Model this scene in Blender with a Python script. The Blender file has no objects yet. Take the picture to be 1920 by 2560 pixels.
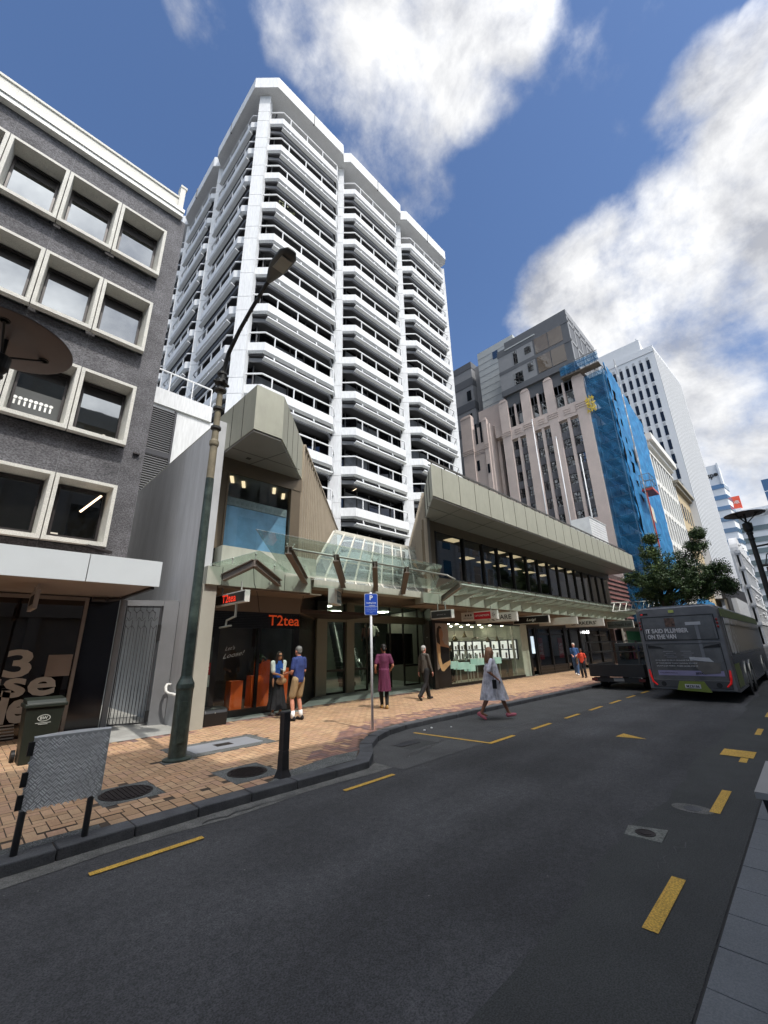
import bpy, bmesh, math, random
from mathutils import Vector, Matrix
R = math.radians
sc = bpy.context.scene
# ---------------------------------------------------------------- camera
cam_d = bpy.data.cameras.new("camera"); cam = bpy.data.objects.new("camera", cam_d)
sc.collection.objects.link(cam); sc.camera = cam
cam_d.sensor_fit = 'HORIZONTAL'; cam_d.sensor_width = 36.0; cam_d.lens = 1025.08/1920*36
cam_d.clip_start = 0.05; cam_d.clip_end = 5000
_y, _p, _r = R(45.52), R(18.294), R(-1.419)
_f = Vector((math.cos(_p)*math.sin(_y), math.cos(_p)*math.cos(_y), math.sin(_p)))
_rt = Vector((math.cos(_y), -math.sin(_y), 0)); _u = _rt.cross(_f)
_r2 = math.cos(_r)*_rt + math.sin(_r)*_u; _u2 = -math.sin(_r)*_rt + math.cos(_r)*_u
cam.matrix_world = Matrix(((_r2.x, _u2.x, -_f.x, 0), (_r2.y, _u2.y, -_f.y, 0), (_r2.z, _u2.z, -_f.z, 1.7), (0, 0, 0, 1)))
sc.view_settings.view_transform = 'Standard'; sc.view_settings.look = 'None'
sc.view_settings.gamma = 1; sc.view_settings.exposure = 0.85
sc.render.engine = 'CYCLES'
sc.cycles.max_bounces = 7; sc.cycles.transparent_max_bounces = 14; sc.cycles.glossy_bounces = 4
# ---------------------------------------------------------------- sky and sun
SUN_EL, SUN_AZ = 57.0, 186.0      # azimuth clockwise from +Y
w = bpy.data.worlds.new("World"); sc.world = w; w.use_nodes = True
nt = w.node_tree; N = nt.nodes; LK = nt.links
for n in list(N): N.remove(n)
def mth(op, a, b=None, clamp=False):
    n = N.new('ShaderNodeMath'); n.operation = op; n.use_clamp = clamp
    for i, v in enumerate((a, b)):
        if v is None: continue
        if isinstance(v, (int, float)): n.inputs[i].default_value = v
        else: LK.new(v, n.inputs[i])
    return n.outputs[0]
out = N.new('ShaderNodeOutputWorld'); bg = N.new('ShaderNodeBackground'); LK.new(bg.outputs[0], out.inputs[0])
sky = N.new('ShaderNodeTexSky'); sky.sky_type = 'NISHITA'; sky.sun_disc = False
sky.sun_elevation = R(SUN_EL); sky.sun_rotation = R(SUN_AZ); sky.air_density = 1.0; sky.dust_density = 0.6; sky.ozone_density = 2.0
tc = N.new('ShaderNodeTexCoord')
BL = [(0.311, 0.201, 0.929, 0.9857, 0.82), (0.394, 0.105, 0.913, 0.9944, 0.95), (0.265, 0.308, 0.914, 0.991, 0.75), (0.4, 0.191, 0.896, 0.9919, 0.85), (0.375, 0.295, 0.879, 0.9903, 0.75), (0.183, 0.326, 0.927, 0.9922, 0.7), (0.361, 0.396, 0.845, 0.9946, 0.62), (0.464, 0.326, 0.824, 0.9962, 0.6), (0.577, 0.289, 0.764, 0.9967, 0.38), (0.584, 0.356, 0.73, 0.9971, 0.3), (0.063, 0.416, 0.907, 0.9971, 0.5), (0.108, 0.431, 0.896, 0.9978, 0.42), (0.143, 0.459, 0.877, 0.9989, 0.3), (-0.126, 0.579, 0.805, 0.9991, 0.4), (0.598, -0.148, 0.788, 0.9993, 0.8), (0.619, -0.1, 0.779, 0.9963, 0.85), (0.634, -0.062, 0.771, 0.997, 0.7), (0.715, -0.117, 0.69, 0.987, 1), (0.745, -0.033, 0.666, 0.9845, 1), (0.754, 0.083, 0.652, 0.9862, 1), (0.725, 0.189, 0.663, 0.9925, 0.85), (0.85, -0.043, 0.525, 0.9697, 1), (0.864, 0.086, 0.497, 0.9694, 1), (0.928, -0.017, 0.371, 0.9883, 1), (0.812, 0.185, 0.554, 0.9842, 1), (0.711, 0.251, 0.657, 0.9972, 0.55), (0.0, -0.819, 0.574, 0.866, 1.3), (-0.22, -0.604, 0.766, 0.9397, 1.1), (0.321, -0.557, 0.766, 0.8988, 1.2), (-0.587, -0.492, 0.643, 0.8829, 1.2), (0.163, -0.925, 0.342, 0.9135, 1.2), (-0.707, -0.0, 0.707, 0.9063, 0.9), (0.75, -0.433, 0.5, 0.8988, 1), (0.937, -0.165, 0.309, 0.9272, 1), (0.875, 0.235, 0.423, 0.9613, 0.9), (-0.492, 0.587, 0.643, 0.9613, 0.7), (-0.065, -0.369, 0.927, 0.9135, 1.3), (-0.036, -0.098, 0.995, 0.9613, 1.2), (-0.441, -0.161, 0.883, 0.9272, 1.2), (0.235, -0.407, 0.883, 0.9511, 1.2), (-0.539, 0.196, 0.819, 0.9397, 1.1)]  # later entries: unseen cloud added for white fill and window reflections
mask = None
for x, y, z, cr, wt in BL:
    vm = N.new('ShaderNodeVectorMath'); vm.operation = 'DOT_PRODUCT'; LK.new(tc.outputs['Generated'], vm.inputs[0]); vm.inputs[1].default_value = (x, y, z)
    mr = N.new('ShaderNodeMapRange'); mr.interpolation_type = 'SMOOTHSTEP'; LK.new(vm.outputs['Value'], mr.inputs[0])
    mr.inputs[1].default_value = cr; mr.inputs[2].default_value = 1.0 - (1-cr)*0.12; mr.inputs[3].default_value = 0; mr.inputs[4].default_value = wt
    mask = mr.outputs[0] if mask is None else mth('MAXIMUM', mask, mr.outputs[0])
def noise(scale, det, rough, dist=0.0, stretch=(1, 1, 1), off=(0, 0, 0)):
    mp = N.new('ShaderNodeMapping'); LK.new(tc.outputs['Generated'], mp.inputs[0]); mp.inputs['Scale'].default_value = stretch; mp.inputs['Location'].default_value = off
    n = N.new('ShaderNodeTexNoise'); LK.new(mp.outputs[0], n.inputs['Vector']); n.inputs['Scale'].default_value = scale
    n.inputs['Detail'].default_value = det; n.inputs['Roughness'].default_value = rough; n.inputs['Distortion'].default_value = dist
    return n.outputs[0]
n1 = noise(2.6, 10, 0.60, 0.15, (1, 1, 1.2))
n2 = noise(8.0, 9, 0.60, 0.1, (1, 1, 1.1), (3, 1, 2))
nn = mth('ADD', mth('MULTIPLY', n1, 0.65), mth('MULTIPLY', n2, 0.35))
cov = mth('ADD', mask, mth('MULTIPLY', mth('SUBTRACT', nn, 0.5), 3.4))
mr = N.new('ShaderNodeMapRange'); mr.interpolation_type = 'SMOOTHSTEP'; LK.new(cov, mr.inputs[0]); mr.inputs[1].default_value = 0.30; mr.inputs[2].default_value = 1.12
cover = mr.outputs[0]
n3 = noise(4.2, 10, 0.62, 0.2, (1, 1, 1.3), (7, 3, 1))
mr2 = N.new('ShaderNodeMapRange'); LK.new(n3, mr2.inputs[0]); mr2.inputs[1].default_value = 0.36; mr2.inputs[2].default_value = 0.62
cr_ = N.new('ShaderNodeMix'); cr_.data_type = 'RGBA'; LK.new(mr2.outputs[0], cr_.inputs[0])
cr_.inputs[6].default_value = (2.8, 2.9, 3.2, 1); cr_.inputs[7].default_value = (6.8, 6.8, 6.75, 1)
mx = N.new('ShaderNodeMix'); mx.data_type = 'RGBA'; LK.new(cover, mx.inputs[0]); tint = N.new('ShaderNodeMix'); tint.data_type = 'RGBA'; tint.blend_type = 'MULTIPLY'; tint.inputs[0].default_value = 1; LK.new(sky.outputs[0], tint.inputs[6]); tint.inputs[7].default_value = (.68, .77, .90, 1); LK.new(tint.outputs[2], mx.inputs[6]); 
# cloud glow added round the sun, out of view, to fill the shaded street
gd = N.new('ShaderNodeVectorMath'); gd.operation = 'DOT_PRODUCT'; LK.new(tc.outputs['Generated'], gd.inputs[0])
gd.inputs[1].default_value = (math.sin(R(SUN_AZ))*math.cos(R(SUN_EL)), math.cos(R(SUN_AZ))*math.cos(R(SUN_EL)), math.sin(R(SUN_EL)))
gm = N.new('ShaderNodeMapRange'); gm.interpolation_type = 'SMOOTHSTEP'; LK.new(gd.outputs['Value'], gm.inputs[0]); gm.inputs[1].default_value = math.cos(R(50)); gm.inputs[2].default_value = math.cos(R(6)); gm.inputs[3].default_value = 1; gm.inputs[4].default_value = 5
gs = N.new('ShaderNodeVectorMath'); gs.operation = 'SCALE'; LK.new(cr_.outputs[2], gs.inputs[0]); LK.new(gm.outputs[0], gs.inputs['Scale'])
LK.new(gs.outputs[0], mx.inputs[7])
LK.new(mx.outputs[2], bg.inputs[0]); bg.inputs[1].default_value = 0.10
sun_d = bpy.data.lights.new("sun", 'SUN'); sun_d.energy = 1.9; sun_d.angle = R(0.6); sun_d.color = (1.0, 0.95, 0.88)
sun = bpy.data.objects.new("sun", sun_d); sc.collection.objects.link(sun)
sd = Vector((math.sin(R(SUN_AZ))*math.cos(R(SUN_EL)), math.cos(R(SUN_AZ))*math.cos(R(SUN_EL)), math.sin(R(SUN_EL))))
sun.rotation_euler = sd.to_track_quat('Z', 'Y').to_euler()
# ---------------------------------------------------------------- helpers
random.seed(7)
def lin(h):
    h = h.lstrip('#'); o = []
    for i in (0, 2, 4):
        c = int(h[i:i+2], 16)/255; o.append(c/12.92 if c < .04045 else ((c+.055)/1.055)**2.4)
    return tuple(o)
MATS = {}
def mat(name, col, rough=.6, metal=0.0, var=.12, scale=2.0, bump=0.0, bscale=40.0, spec=.5, fine=.0, fscale=120., stretch=(1, 1, 1), emit=None):
    if name in MATS: return MATS[name]
    m = bpy.data.materials.new(name); m.use_nodes = True; t = m.node_tree; b = t.nodes['Principled BSDF']
    c = lin(col) if isinstance(col, str) else col
    co = t.nodes.new('ShaderNodeTexCoord'); mp = t.nodes.new('ShaderNodeMapping'); t.links.new(co.outputs['Object'], mp.inputs[0]); mp.inputs['Scale'].default_value = stretch
    no = t.nodes.new('ShaderNodeTexNoise'); no.inputs['Scale'].default_value = scale; no.inputs['Detail'].default_value = 6; no.inputs['Roughness'].default_value = .6
    t.links.new(mp.outputs[0], no.inputs['Vector'])
    mr = t.nodes.new('ShaderNodeMapRange'); t.links.new(no.outputs[0], mr.inputs[0]); mr.inputs[1].default_value = .3; mr.inputs[2].default_value = .7
    mr.inputs[3].default_value = 1-var; mr.inputs[4].default_value = 1+var; v = mr.outputs[0]
    if fine > 0:
        n2 = t.nodes.new('ShaderNodeTexNoise'); n2.inputs['Scale'].default_value = fscale; n2.inputs['Detail'].default_value = 3; t.links.new(mp.outputs[0], n2.inputs['Vector'])
        m2 = t.nodes.new('ShaderNodeMapRange'); t.links.new(n2.outputs[0], m2.inputs[0]); m2.inputs[1].default_value = .35; m2.inputs[2].default_value = .65
        m2.inputs[3].default_value = 1-fine; m2.inputs[4].default_value = 1+fine
        mm = t.nodes.new('ShaderNodeMath'); mm.operation = 'MULTIPLY'; t.links.new(v, mm.inputs[0]); t.links.new(m2.outputs[0], mm.inputs[1]); v = mm.outputs[0]
    vs = t.nodes.new('ShaderNodeVectorMath'); vs.operation = 'SCALE'; vs.inputs[0].default_value = c; t.links.new(v, vs.inputs['Scale'])
    t.links.new(vs.outputs[0], b.inputs['Base Color'])
    b.inputs['Roughness'].default_value = rough; b.inputs['Metallic'].default_value = metal; b.inputs['Specular IOR Level'].default_value = spec
    if bump > 0:
        nb = t.nodes.new('ShaderNodeTexNoise'); nb.inputs['Scale'].default_value = bscale; nb.inputs['Detail'].default_value = 4; t.links.new(mp.outputs[0], nb.inputs['Vector'])
        bn = t.nodes.new('ShaderNodeBump'); bn.inputs['Strength'].default_value = bump; bn.inputs['Distance'].default_value = .02
        t.links.new(nb.outputs[0], bn.inputs['Height']); t.links.new(bn.outputs[0], b.inputs['Normal'])
    if emit: b.inputs['Emission Color'].default_value = (*lin(emit[0]), 1); b.inputs['Emission Strength'].default_value = emit[1]
    MATS[name] = m; return m
def facing(t):
    # Schlick curve from the facing ratio, the same from both sides of the sheet
    lw = t.nodes.new('ShaderNodeLayerWeight'); lw.inputs[0].default_value = .5
    p = t.nodes.new('ShaderNodeMath'); p.operation = 'POWER'; t.links.new(lw.outputs['Facing'], p.inputs[0]); p.inputs[1].default_value = 4
    q = t.nodes.new('ShaderNodeMath'); q.operation = 'MULTIPLY_ADD'; t.links.new(p.outputs[0], q.inputs[0]); q.inputs[1].default_value = .8; q.inputs[2].default_value = .03
    return q
def pane_mat(name, col, refl=.5, rough=.02, wob=.15, tint=(.85, .9, .95)):
    """opaque dark glazing: dark body with a mirror-like coat"""
    if name in MATS: return MATS[name]
    m = bpy.data.materials.new(name); m.use_nodes = True; t = m.node_tree
    for n in list(t.nodes): t.nodes.remove(n)
    o = t.nodes.new('ShaderNodeOutputMaterial'); mx = t.nodes.new('ShaderNodeMixShader'); d = t.nodes.new('ShaderNodeBsdfDiffuse'); g = t.nodes.new('ShaderNodeBsdfGlossy')
    d.inputs[0].default_value = (*lin(col), 1); g.inputs['Color'].default_value = (*tint, 1); g.inputs['Roughness'].default_value = rough
    lw = facing(t)
    a = t.nodes.new('ShaderNodeMath'); a.operation = 'ADD'; a.use_clamp = True; t.links.new(lw.outputs[0], a.inputs[0]); a.inputs[1].default_value = refl
    co = t.nodes.new('ShaderNodeTexCoord'); nb = t.nodes.new('ShaderNodeTexNoise'); nb.inputs['Scale'].default_value = 1.3; t.links.new(co.outputs['Object'], nb.inputs['Vector'])
    bn = t.nodes.new('ShaderNodeBump'); bn.inputs['Strength'].default_value = wob; bn.inputs['Distance'].default_value = .02; t.links.new(nb.outputs[0], bn.inputs['Height'])
    t.links.new(bn.outputs[0], g.inputs['Normal'])
    t.links.new(a.outputs[0], mx.inputs[0]); t.links.new(d.outputs[0], mx.inputs[1]); t.links.new(g.outputs[0], mx.inputs[2]); t.links.new(mx.outputs[0], o.inputs[0])
    MATS[name] = m; return m
def glass_mat(name, tint, refl=.06, rough=.01, dirt=0.0, dcol='c8d8d2'):
    """see-through thin glass"""
    if name in MATS: return MATS[name]
    m = bpy.data.materials.new(name); m.use_nodes = True; t = m.node_tree
    for n in list(t.nodes): t.nodes.remove(n)
    o = t.nodes.new('ShaderNodeOutputMaterial'); mx = t.nodes.new('ShaderNodeMixShader'); d = t.nodes.new('ShaderNodeBsdfTransparent'); g = t.nodes.new('ShaderNodeBsdfGlossy')
    d.inputs[0].default_value = (*tint, 1); g.inputs['Roughness'].default_value = rough
    lw = facing(t)
    a = t.nodes.new('ShaderNodeMath'); a.operation = 'ADD'; a.use_clamp = True; t.links.new(lw.outputs[0], a.inputs[0]); a.inputs[1].default_value = refl
    src = d.outputs[0]
    if dirt > 0:
        df = t.nodes.new('ShaderNodeBsdfDiffuse'); df.inputs[0].default_value = (*lin(dcol), 1); m2 = t.nodes.new('ShaderNodeMixShader'); m2.inputs[0].default_value = dirt
        t.links.new(src, m2.inputs[1]); t.links.new(df.outputs[0], m2.inputs[2]); src = m2.outputs[0]
    t.links.new(a.outputs[0], mx.inputs[0]); t.links.new(src, mx.inputs[1]); t.links.new(g.outputs[0], mx.inputs[2]); t.links.new(mx.outputs[0], o.inputs[0])
    MATS[name] = m; return m
class MB:
    def __init__(s): s.v = []; s.f = []; s.m = []; s.cur = 0
    def add(s, vs, fs):
        o = len(s.v); s.v += [tuple(p) for p in vs]; s.f += [tuple(i+o for i in f) for f in fs]; s.m += [s.cur]*len(fs); return s
    def box(s, x0, x1, y0, y1, z0, z1):
        return s.add([(x0, y0, z0), (x1, y0, z0), (x1, y1, z0), (x0, y1, z0), (x0, y0, z1), (x1, y0, z1), (x1, y1, z1), (x0, y1, z1)],
                     [(3, 2, 1, 0), (4, 5, 6, 7), (0, 1, 5, 4), (1, 2, 6, 5), (2, 3, 7, 6), (3, 0, 4, 7)])
    def quad(s, *p): return s.add(p, [tuple(range(len(p)))])
    def extr(s, pts, vec):
        n = len(pts); v = Vector(vec)
        return s.add([tuple(p) for p in pts]+[tuple(Vector(p)+v) for p in pts], [tuple(range(n))[::-1], tuple(range(n, 2*n))]+[(i, (i+1) % n, n+(i+1) % n, n+i) for i in range(n)])
    def prism(s, pts, z0, z1): return s.extr([(x, y, z0) for x, y in pts], (0, 0, z1-z0))
    def tube(s, path, r, n=8, cap=True):
        P = [Vector(p) for p in path]; rs = r if isinstance(r, (list, tuple)) else [r]*len(P); V = []; F = []
        for i, p in enumerate(P):
            d = (P[min(i+1, len(P)-1)]-P[max(i-1, 0)]).normalized()
            a = Vector((0, 0, 1)) if abs(d.z) < .9 else Vector((1, 0, 0))
            e = d.cross(a).normalized(); g = d.cross(e)
            for k in range(n):
                t = 2*math.pi*k/n; V.append(p+(e*math.cos(t)+g*math.sin(t))*rs[i])
        for i in range(len(P)-1):
            for k in range(n): F.append((i*n+k, i*n+(k+1) % n, (i+1)*n+(k+1) % n, (i+1)*n+k))
        if cap: F += [tuple(range(n))[::-1], tuple((len(P)-1)*n+k for k in range(n))]
        return s.add(V, F)
    def bar(s, p0, p1, w, h, up=(0, 0, 1)):
        a, b = Vector(p0), Vector(p1); d = (b-a).normalized(); e = d.cross(Vector(up)).normalized()*w/2; g = e.cross(d).normalized()*h/2
        q = [a-e-g, a+e-g, a+e+g, a-e+g]; return s.extr(q, b-a)
    def ball(s, c, r, nu=12, nv=8, fn=None):
        r = (r, r, r) if isinstance(r, (int, float)) else r; V = []; F = []
        for j in range(nv+1):
            ph = math.pi*j/nv
            for i in range(nu):
                th = 2*math.pi*i/nu; V.append((c[0]+r[0]*math.sin(ph)*math.cos(th), c[1]+r[1]*math.sin(ph)*math.sin(th), c[2]+r[2]*math.cos(ph)))
        for j in range(nv):
            for i in range(nu): F.append((j*nu+i, (j+1)*nu+i, (j+1)*nu+(i+1) % nu, j*nu+(i+1) % nu))
        return s.add(V, F)
    def lathe(s, prof, c=(0, 0, 0), n=20):
        V = []; F = []
        for r, z in prof:
            for k in range(n):
                t = 2*math.pi*k/n; V.append((c[0]+r*math.cos(t), c[1]+r*math.sin(t), c[2]+z))
        for i in range(len(prof)-1):
            for k in range(n): F.append((i*n+k, i*n+(k+1) % n, (i+1)*n+(k+1) % n, (i+1)*n+k))
        F += [tuple(range(n))[::-1], tuple((len(prof)-1)*n+k for k in range(n))]
        return s.add(V, F)
    def xf(s, M, start=0):
        for i in range(start, len(s.v)): s.v[i] = tuple(M @ Vector(s.v[i]))
        return s
OFF = {}
def tag(o, label=None, cat=None, group=None, kind=None):
    if label: o['label'] = label
    if cat: o['category'] = cat
    if group: o['group'] = group
    if kind: o['kind'] = kind
    return o
def T(name, label, cat, loc=(0, 0, 0), group=None):
    o = bpy.data.objects.new(name, None); sc.collection.objects.link(o); o.location = loc; o.empty_display_size = .2
    OFF[o] = Vector(loc); return tag(o, label, cat, group)
def part(name, mb, mats, parent=None, smooth=False, local=False, bevel=0.0, normals=True):
    off = OFF.get(parent, Vector()) if (parent and not local) else Vector()
    me = bpy.data.meshes.new(name)
    me.from_pydata([tuple(Vector(p)-off) for p in mb.v], [], mb.f)
    if not isinstance(mats, (list, tuple)): mats = [mats]
    for m in mats: me.materials.append(m)
    if len(mats) > 1: me.polygons.foreach_set('material_index', mb.m)
    if normals:
        b = bmesh.new(); b.from_mesh(me); bmesh.ops.recalc_face_normals(b, faces=b.faces); b.to_mesh(me); b.free()
    if smooth: me.polygons.foreach_set('use_smooth', [True]*len(me.polygons))
    me.update()
    o = bpy.data.objects.new(name, me); sc.collection.objects.link(o)
    if parent: o.parent = parent
    OFF[o] = off if parent else Vector()
    if bevel > 0:
        bv = o.modifiers.new('bevel', 'BEVEL'); bv.width = bevel; bv.segments = 2; bv.limit_method = 'ANGLE'; bv.angle_limit = R(40)
    return o
def struct(name, mb, mats, **k): return tag(part(name, mb, mats, **k), kind='structure')
KID = {}
def copy_tree(o, parent=None, loc=None, label=None):
    c = o.copy(); sc.collection.objects.link(c); c.parent = parent
    if loc is not None: c.location = loc
    OFF[c] = OFF.get(parent, Vector())
    if label: c['label'] = label
    for ch in CH(o): copy_tree(ch, c)
    return c
def CH(o): return [x for x in list(OFF) if x.parent == o]
def text(s, h, m, origin, right, up, parent, name='lettering', width=None, bold=0.0, depth=.004, align='LEFT', shear=0.0, size=None):
    """text as one mesh: cap height h, standing at origin, reading along right"""
    cu = bpy.data.curves.new(name, 'FONT'); cu.body = s; cu.size = 1; cu.extrude = 0; cu.offset = bold; cu.align_x = align; cu.shear = shear; cu.resolution_u = 3
    tmp = bpy.data.objects.new('tmp_text', cu); sc.collection.objects.link(tmp)
    dg = bpy.context.evaluated_depsgraph_get(); me = bpy.data.meshes.new_from_object(tmp.evaluated_get(dg)); bpy.data.objects.remove(tmp); bpy.data.curves.remove(cu)
    xs = [v.co.x for v in me.vertices]; ys = [v.co.y for v in me.vertices]
    cap = 0.73 if size is None else size
    ky = h/cap; kx = ky if width is None else width/(max(xs)-min(xs)); x0 = min(xs) if align == 'LEFT' else 0
    r = Vector(right).normalized(); u = Vector(up).normalized(); off = OFF.get(parent, Vector()); O = Vector(origin)-off; nn_ = r.cross(u)
    for v in me.vertices: v.co = O + r*((v.co.x-x0)*kx) + u*(v.co.y*ky) + nn_*depth
    me.name = name; me.materials.clear(); me.materials.append(m)
    o = bpy.data.objects.new(name, me); sc.collection.objects.link(o); o.parent = parent; OFF[o] = off
    return o
XR, YR, ZU = (1, 0, 0), (0, -1, 0), (0, 0, 1)     # reading directions: street-facing walls, walls facing back along the street
# ================================================================ street
PZ = .09
K = [(-12, 5.05), (0.7, 5.08), (2.5, 5.14), (3.9, 5.10), (4.75, 5.10), (5.02, 5.24), (5.3, 5.62), (5.62, 5.95), (6.1, 6.3), (6.6, 6.53), (7.2, 6.66), (8.2, 6.68), (10, 6.62), (18, 6.45), (60, 6.4)]
def kerb_y(x):
    for (a, b), (c, d) in zip(K, K[1:]):
        if a <= x <= c: return b+(d-b)*(x-a)/(c-a)
    return K[-1][1]
m_asph = mat('asphalt', (.056, .056, .059), .8, var=.16, scale=.9, bump=.5, bscale=120, fine=.5, fscale=110, stretch=(1, 1, 1))
t_ = m_asph.node_tree; b_ = t_.nodes['Principled BSDF']; src = b_.inputs['Base Color'].links[0].from_socket
co_ = t_.nodes.new('ShaderNodeTexCoord')
def lane(sc_, stretch, lo, hi, p0, p1):
    mp_ = t_.nodes.new('ShaderNodeMapping'); mp_.inputs['Scale'].default_value = stretch; t_.links.new(co_.outputs['Object'], mp_.inputs[0]); n_ = t_.nodes.new('ShaderNodeTexNoise'); n_.inputs['Scale'].default_value = sc_; n_.inputs['Detail'].default_value = 5; t_.links.new(mp_.outputs[0], n_.inputs[0])
    m_ = t_.nodes.new('ShaderNodeMapRange'); t_.links.new(n_.outputs[0], m_.inputs[0]); m_.inputs[1].default_value = p0; m_.inputs[2].default_value = p1; m_.inputs[3].default_value = lo; m_.inputs[4].default_value = hi; return m_.outputs[0]
def vmul(a, f): v_ = t_.nodes.new('ShaderNodeVectorMath'); v_.operation = 'SCALE'; t_.links.new(a, v_.inputs[0]); t_.links.new(f, v_.inputs['Scale']); return v_.outputs[0]
src = vmul(src, lane(1.0, (.12, .9, 1), .70, 1.25, .38, .62)); src = vmul(src, lane(14.0, (1, 1, 1), .90, 1.12, .4, .6)); src = vmul(src, lane(.45, (.5, .5, 1), .80, 1.15, .4, .6))
vo = t_.nodes.new('ShaderNodeTexVoronoi'); vo.inputs['Scale'].default_value = 5; t_.links.new(co_.outputs['Object'], vo.inputs[0]); lt = t_.nodes.new('ShaderNodeMath'); lt.operation = 'LESS_THAN'; t_.links.new(vo.outputs['Distance'], lt.inputs[0]); lt.inputs[1].default_value = .035
mx_ = t_.nodes.new('ShaderNodeMix'); mx_.data_type = 'RGBA'; t_.links.new(lt.outputs[0], mx_.inputs[0]); t_.links.new(src, mx_.inputs[6]); mx_.inputs[7].default_value = (.16, .16, .15, 1); t_.links.new(mx_.outputs[2], b_.inputs['Base Color'])
m_asph2 = mat('old_asphalt', (.078, .078, .078), .9, var=.22, scale=1.4, bump=.6, bscale=120, fine=.5, fscale=110)
m_gut = mat('gutter_concrete', (.12, .118, .11), .9, var=.35, scale=5, bump=.6, bscale=60, fine=.35, fscale=90)
m_kerb = mat('basalt_kerb', (.07, .072, .078), .75, var=.35, scale=3, bump=.35, bscale=50, fine=.18, fscale=120)
m_grout = mat('grout', (.075, .055, .04), .95)
m_yel = mat('yellow_road_paint', (.56, .34, .055), .7, var=.12, scale=6, bump=.4, bscale=150, fine=.38, fscale=75)
mb = MB(); mb.quad((-400, -400, 0), (900, -400, 0), (900, 900, 0), (-400, 900, 0)); struct('ground', mb, mat('ground', (.10, .10, .10), .9))
mb = MB(); mb.quad((-60, .82, .004), (160, .82, .004), (160, 6.7, .004), (-60, 6.7, .004)); struct('road', mb, m_asph)
mb = MB(); pts = [(5.0, 4.66)]+[(60, 4.66), (60, 6.45)]+[(x, y+.02) for x, y in K[::-1] if 5 < x < 60]; mb.quad(*[(x, y, .008) for x, y in pts]); struct('parking_bay', mb, m_asph2)
mb = MB(); gp = [p for p in K if p[0] < 5.05]
mb.quad(*([(x, y+.02, .008) for x, y in gp]+[(x, y-.22-.05*math.sin(x*3), .008) for x, y in [(5.0, 5.12)]+[(q*.5, 5.12) for q in range(9, -24, -1)]])); struct('gutter', mb, m_gut)
# kerb stones
mb = MB()
def along(P, step):
    o = []; acc = 0; last = Vector((*P[0], 0)); o.append(last.copy())
    for p in P[1:]:
        q = Vector((*p, 0)); d = (q-last).length
        while acc+d >= step:
            t = (step-acc)/d; last = last.lerp(q, t); o.append(last.copy()); d = (q-last).length; acc = 0
        acc += d; last = q
    return o
S = along([(x, y) for x, y in K], .62)
for a, b in zip(S, S[1:]):
    d = (b-a).normalized(); n = Vector((-d.y, d.x, 0)); wd = .23; g = .006; h = PZ+.012+random.uniform(-.004, .004); jx = n*random.uniform(-.006, .006)
    q = [a+d*g+jx, b-d*g+jx, b-d*g+n*wd, a+d*g+n*wd]
    mb.extr([(p.x, p.y, -.02) for p in q], (0, 0, h+.02))
struct('kerb', mb, m_kerb, bevel=.012)
# brick paving in a herringbone bond with a red border
tan = [mat('tan_paver_%s' % n, c, .85, var=.16, scale=1.1, bump=.2, bscale=80, fine=.1, fscale=60) for n, c in
       (('a', (.43, .262, .15)), ('b', (.46, .305, .18)), ('c', (.385, .245, .14)), ('d', (.47, .30, .18)), ('e', (.42, .26, .165)))]
red = [mat('red_paver_%s' % n, c, .85, var=.2, scale=1.5, bump=.2, bscale=80) for n, c in (('a', (.22, .12, .10)), ('b', (.27, .15, .115)), ('c', (.18, .115, .105)), ('d', (.33, .19, .125)))]
base = MB(); kk = [(x, y+.12) for x, y in K]
base.quad(*([(x, y, PZ) for x, y in kk]+[(60, 13.6, PZ), (-12, 13.6, PZ)])); struct('pavement_bed', base, m_grout)
def inner(x, y): return y > kerb_y(x)+.24
LIDS = [(1.55, 2.2, 5.98, 6.72), (2.92, 3.62, 5.55, 6.4), (2.95, 4.65, 7.5, 8.55), (2.6, 3.1, 7.35, 7.62)]
mb = MB(); W = .105; g = .005
def pav_lim(x): return 9.95 if 2.2 < x < 4.0 else 10.35 if 4.0 <= x < 7.2 else (11.0 if x < 16 else 10.98)
for cx in range(int(-3/W), int(38/W)):
    for cy in range(int(5/W), int(12.3/W)):
        r_ = (cx-cy) % 4
        if r_ not in (0, 3): continue
        x0, y0 = cx*W, cy*W; x1, y1 = (x0+2*W, y0+W) if r_ == 0 else (x0+W, y0+2*W); mx_, my_ = (x0+x1)/2, (y0+y1)/2
        ky = kerb_y(mx_)
        lim = 12.0 if mx_ < 2.2 else pav_lim(mx_)
        if my_ > lim or my_ < ky+.24+.31 and mx_ < 5.1 or my_ < ky+.24+.05: continue
        if any(a < mx_ < b and c < my_ < d for a, b, c, d in LIDS): continue
        band = my_-ky-.24
        if mx_ > 5.0: isred = band < .85 and (band < .4 or random.random() < .75)
        elif mx_ > 4.1: isred = band < .95 and my_ < 6.9 and band < (mx_-4.1)*3
        else: isred = False
        edge = lim-my_ < .28 and 2.2 < mx_
        mb.cur = 5+random.randrange(4) if isred or (edge and random.random() < .8) else random.randrange(5)
        z = PZ+.004+random.uniform(0, .002)
        mb.quad((x0+g, y0+g, z), (x1-g, y0+g, z), (x1-g, y1-g, z), (x0+g, y1-g, z))
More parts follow.
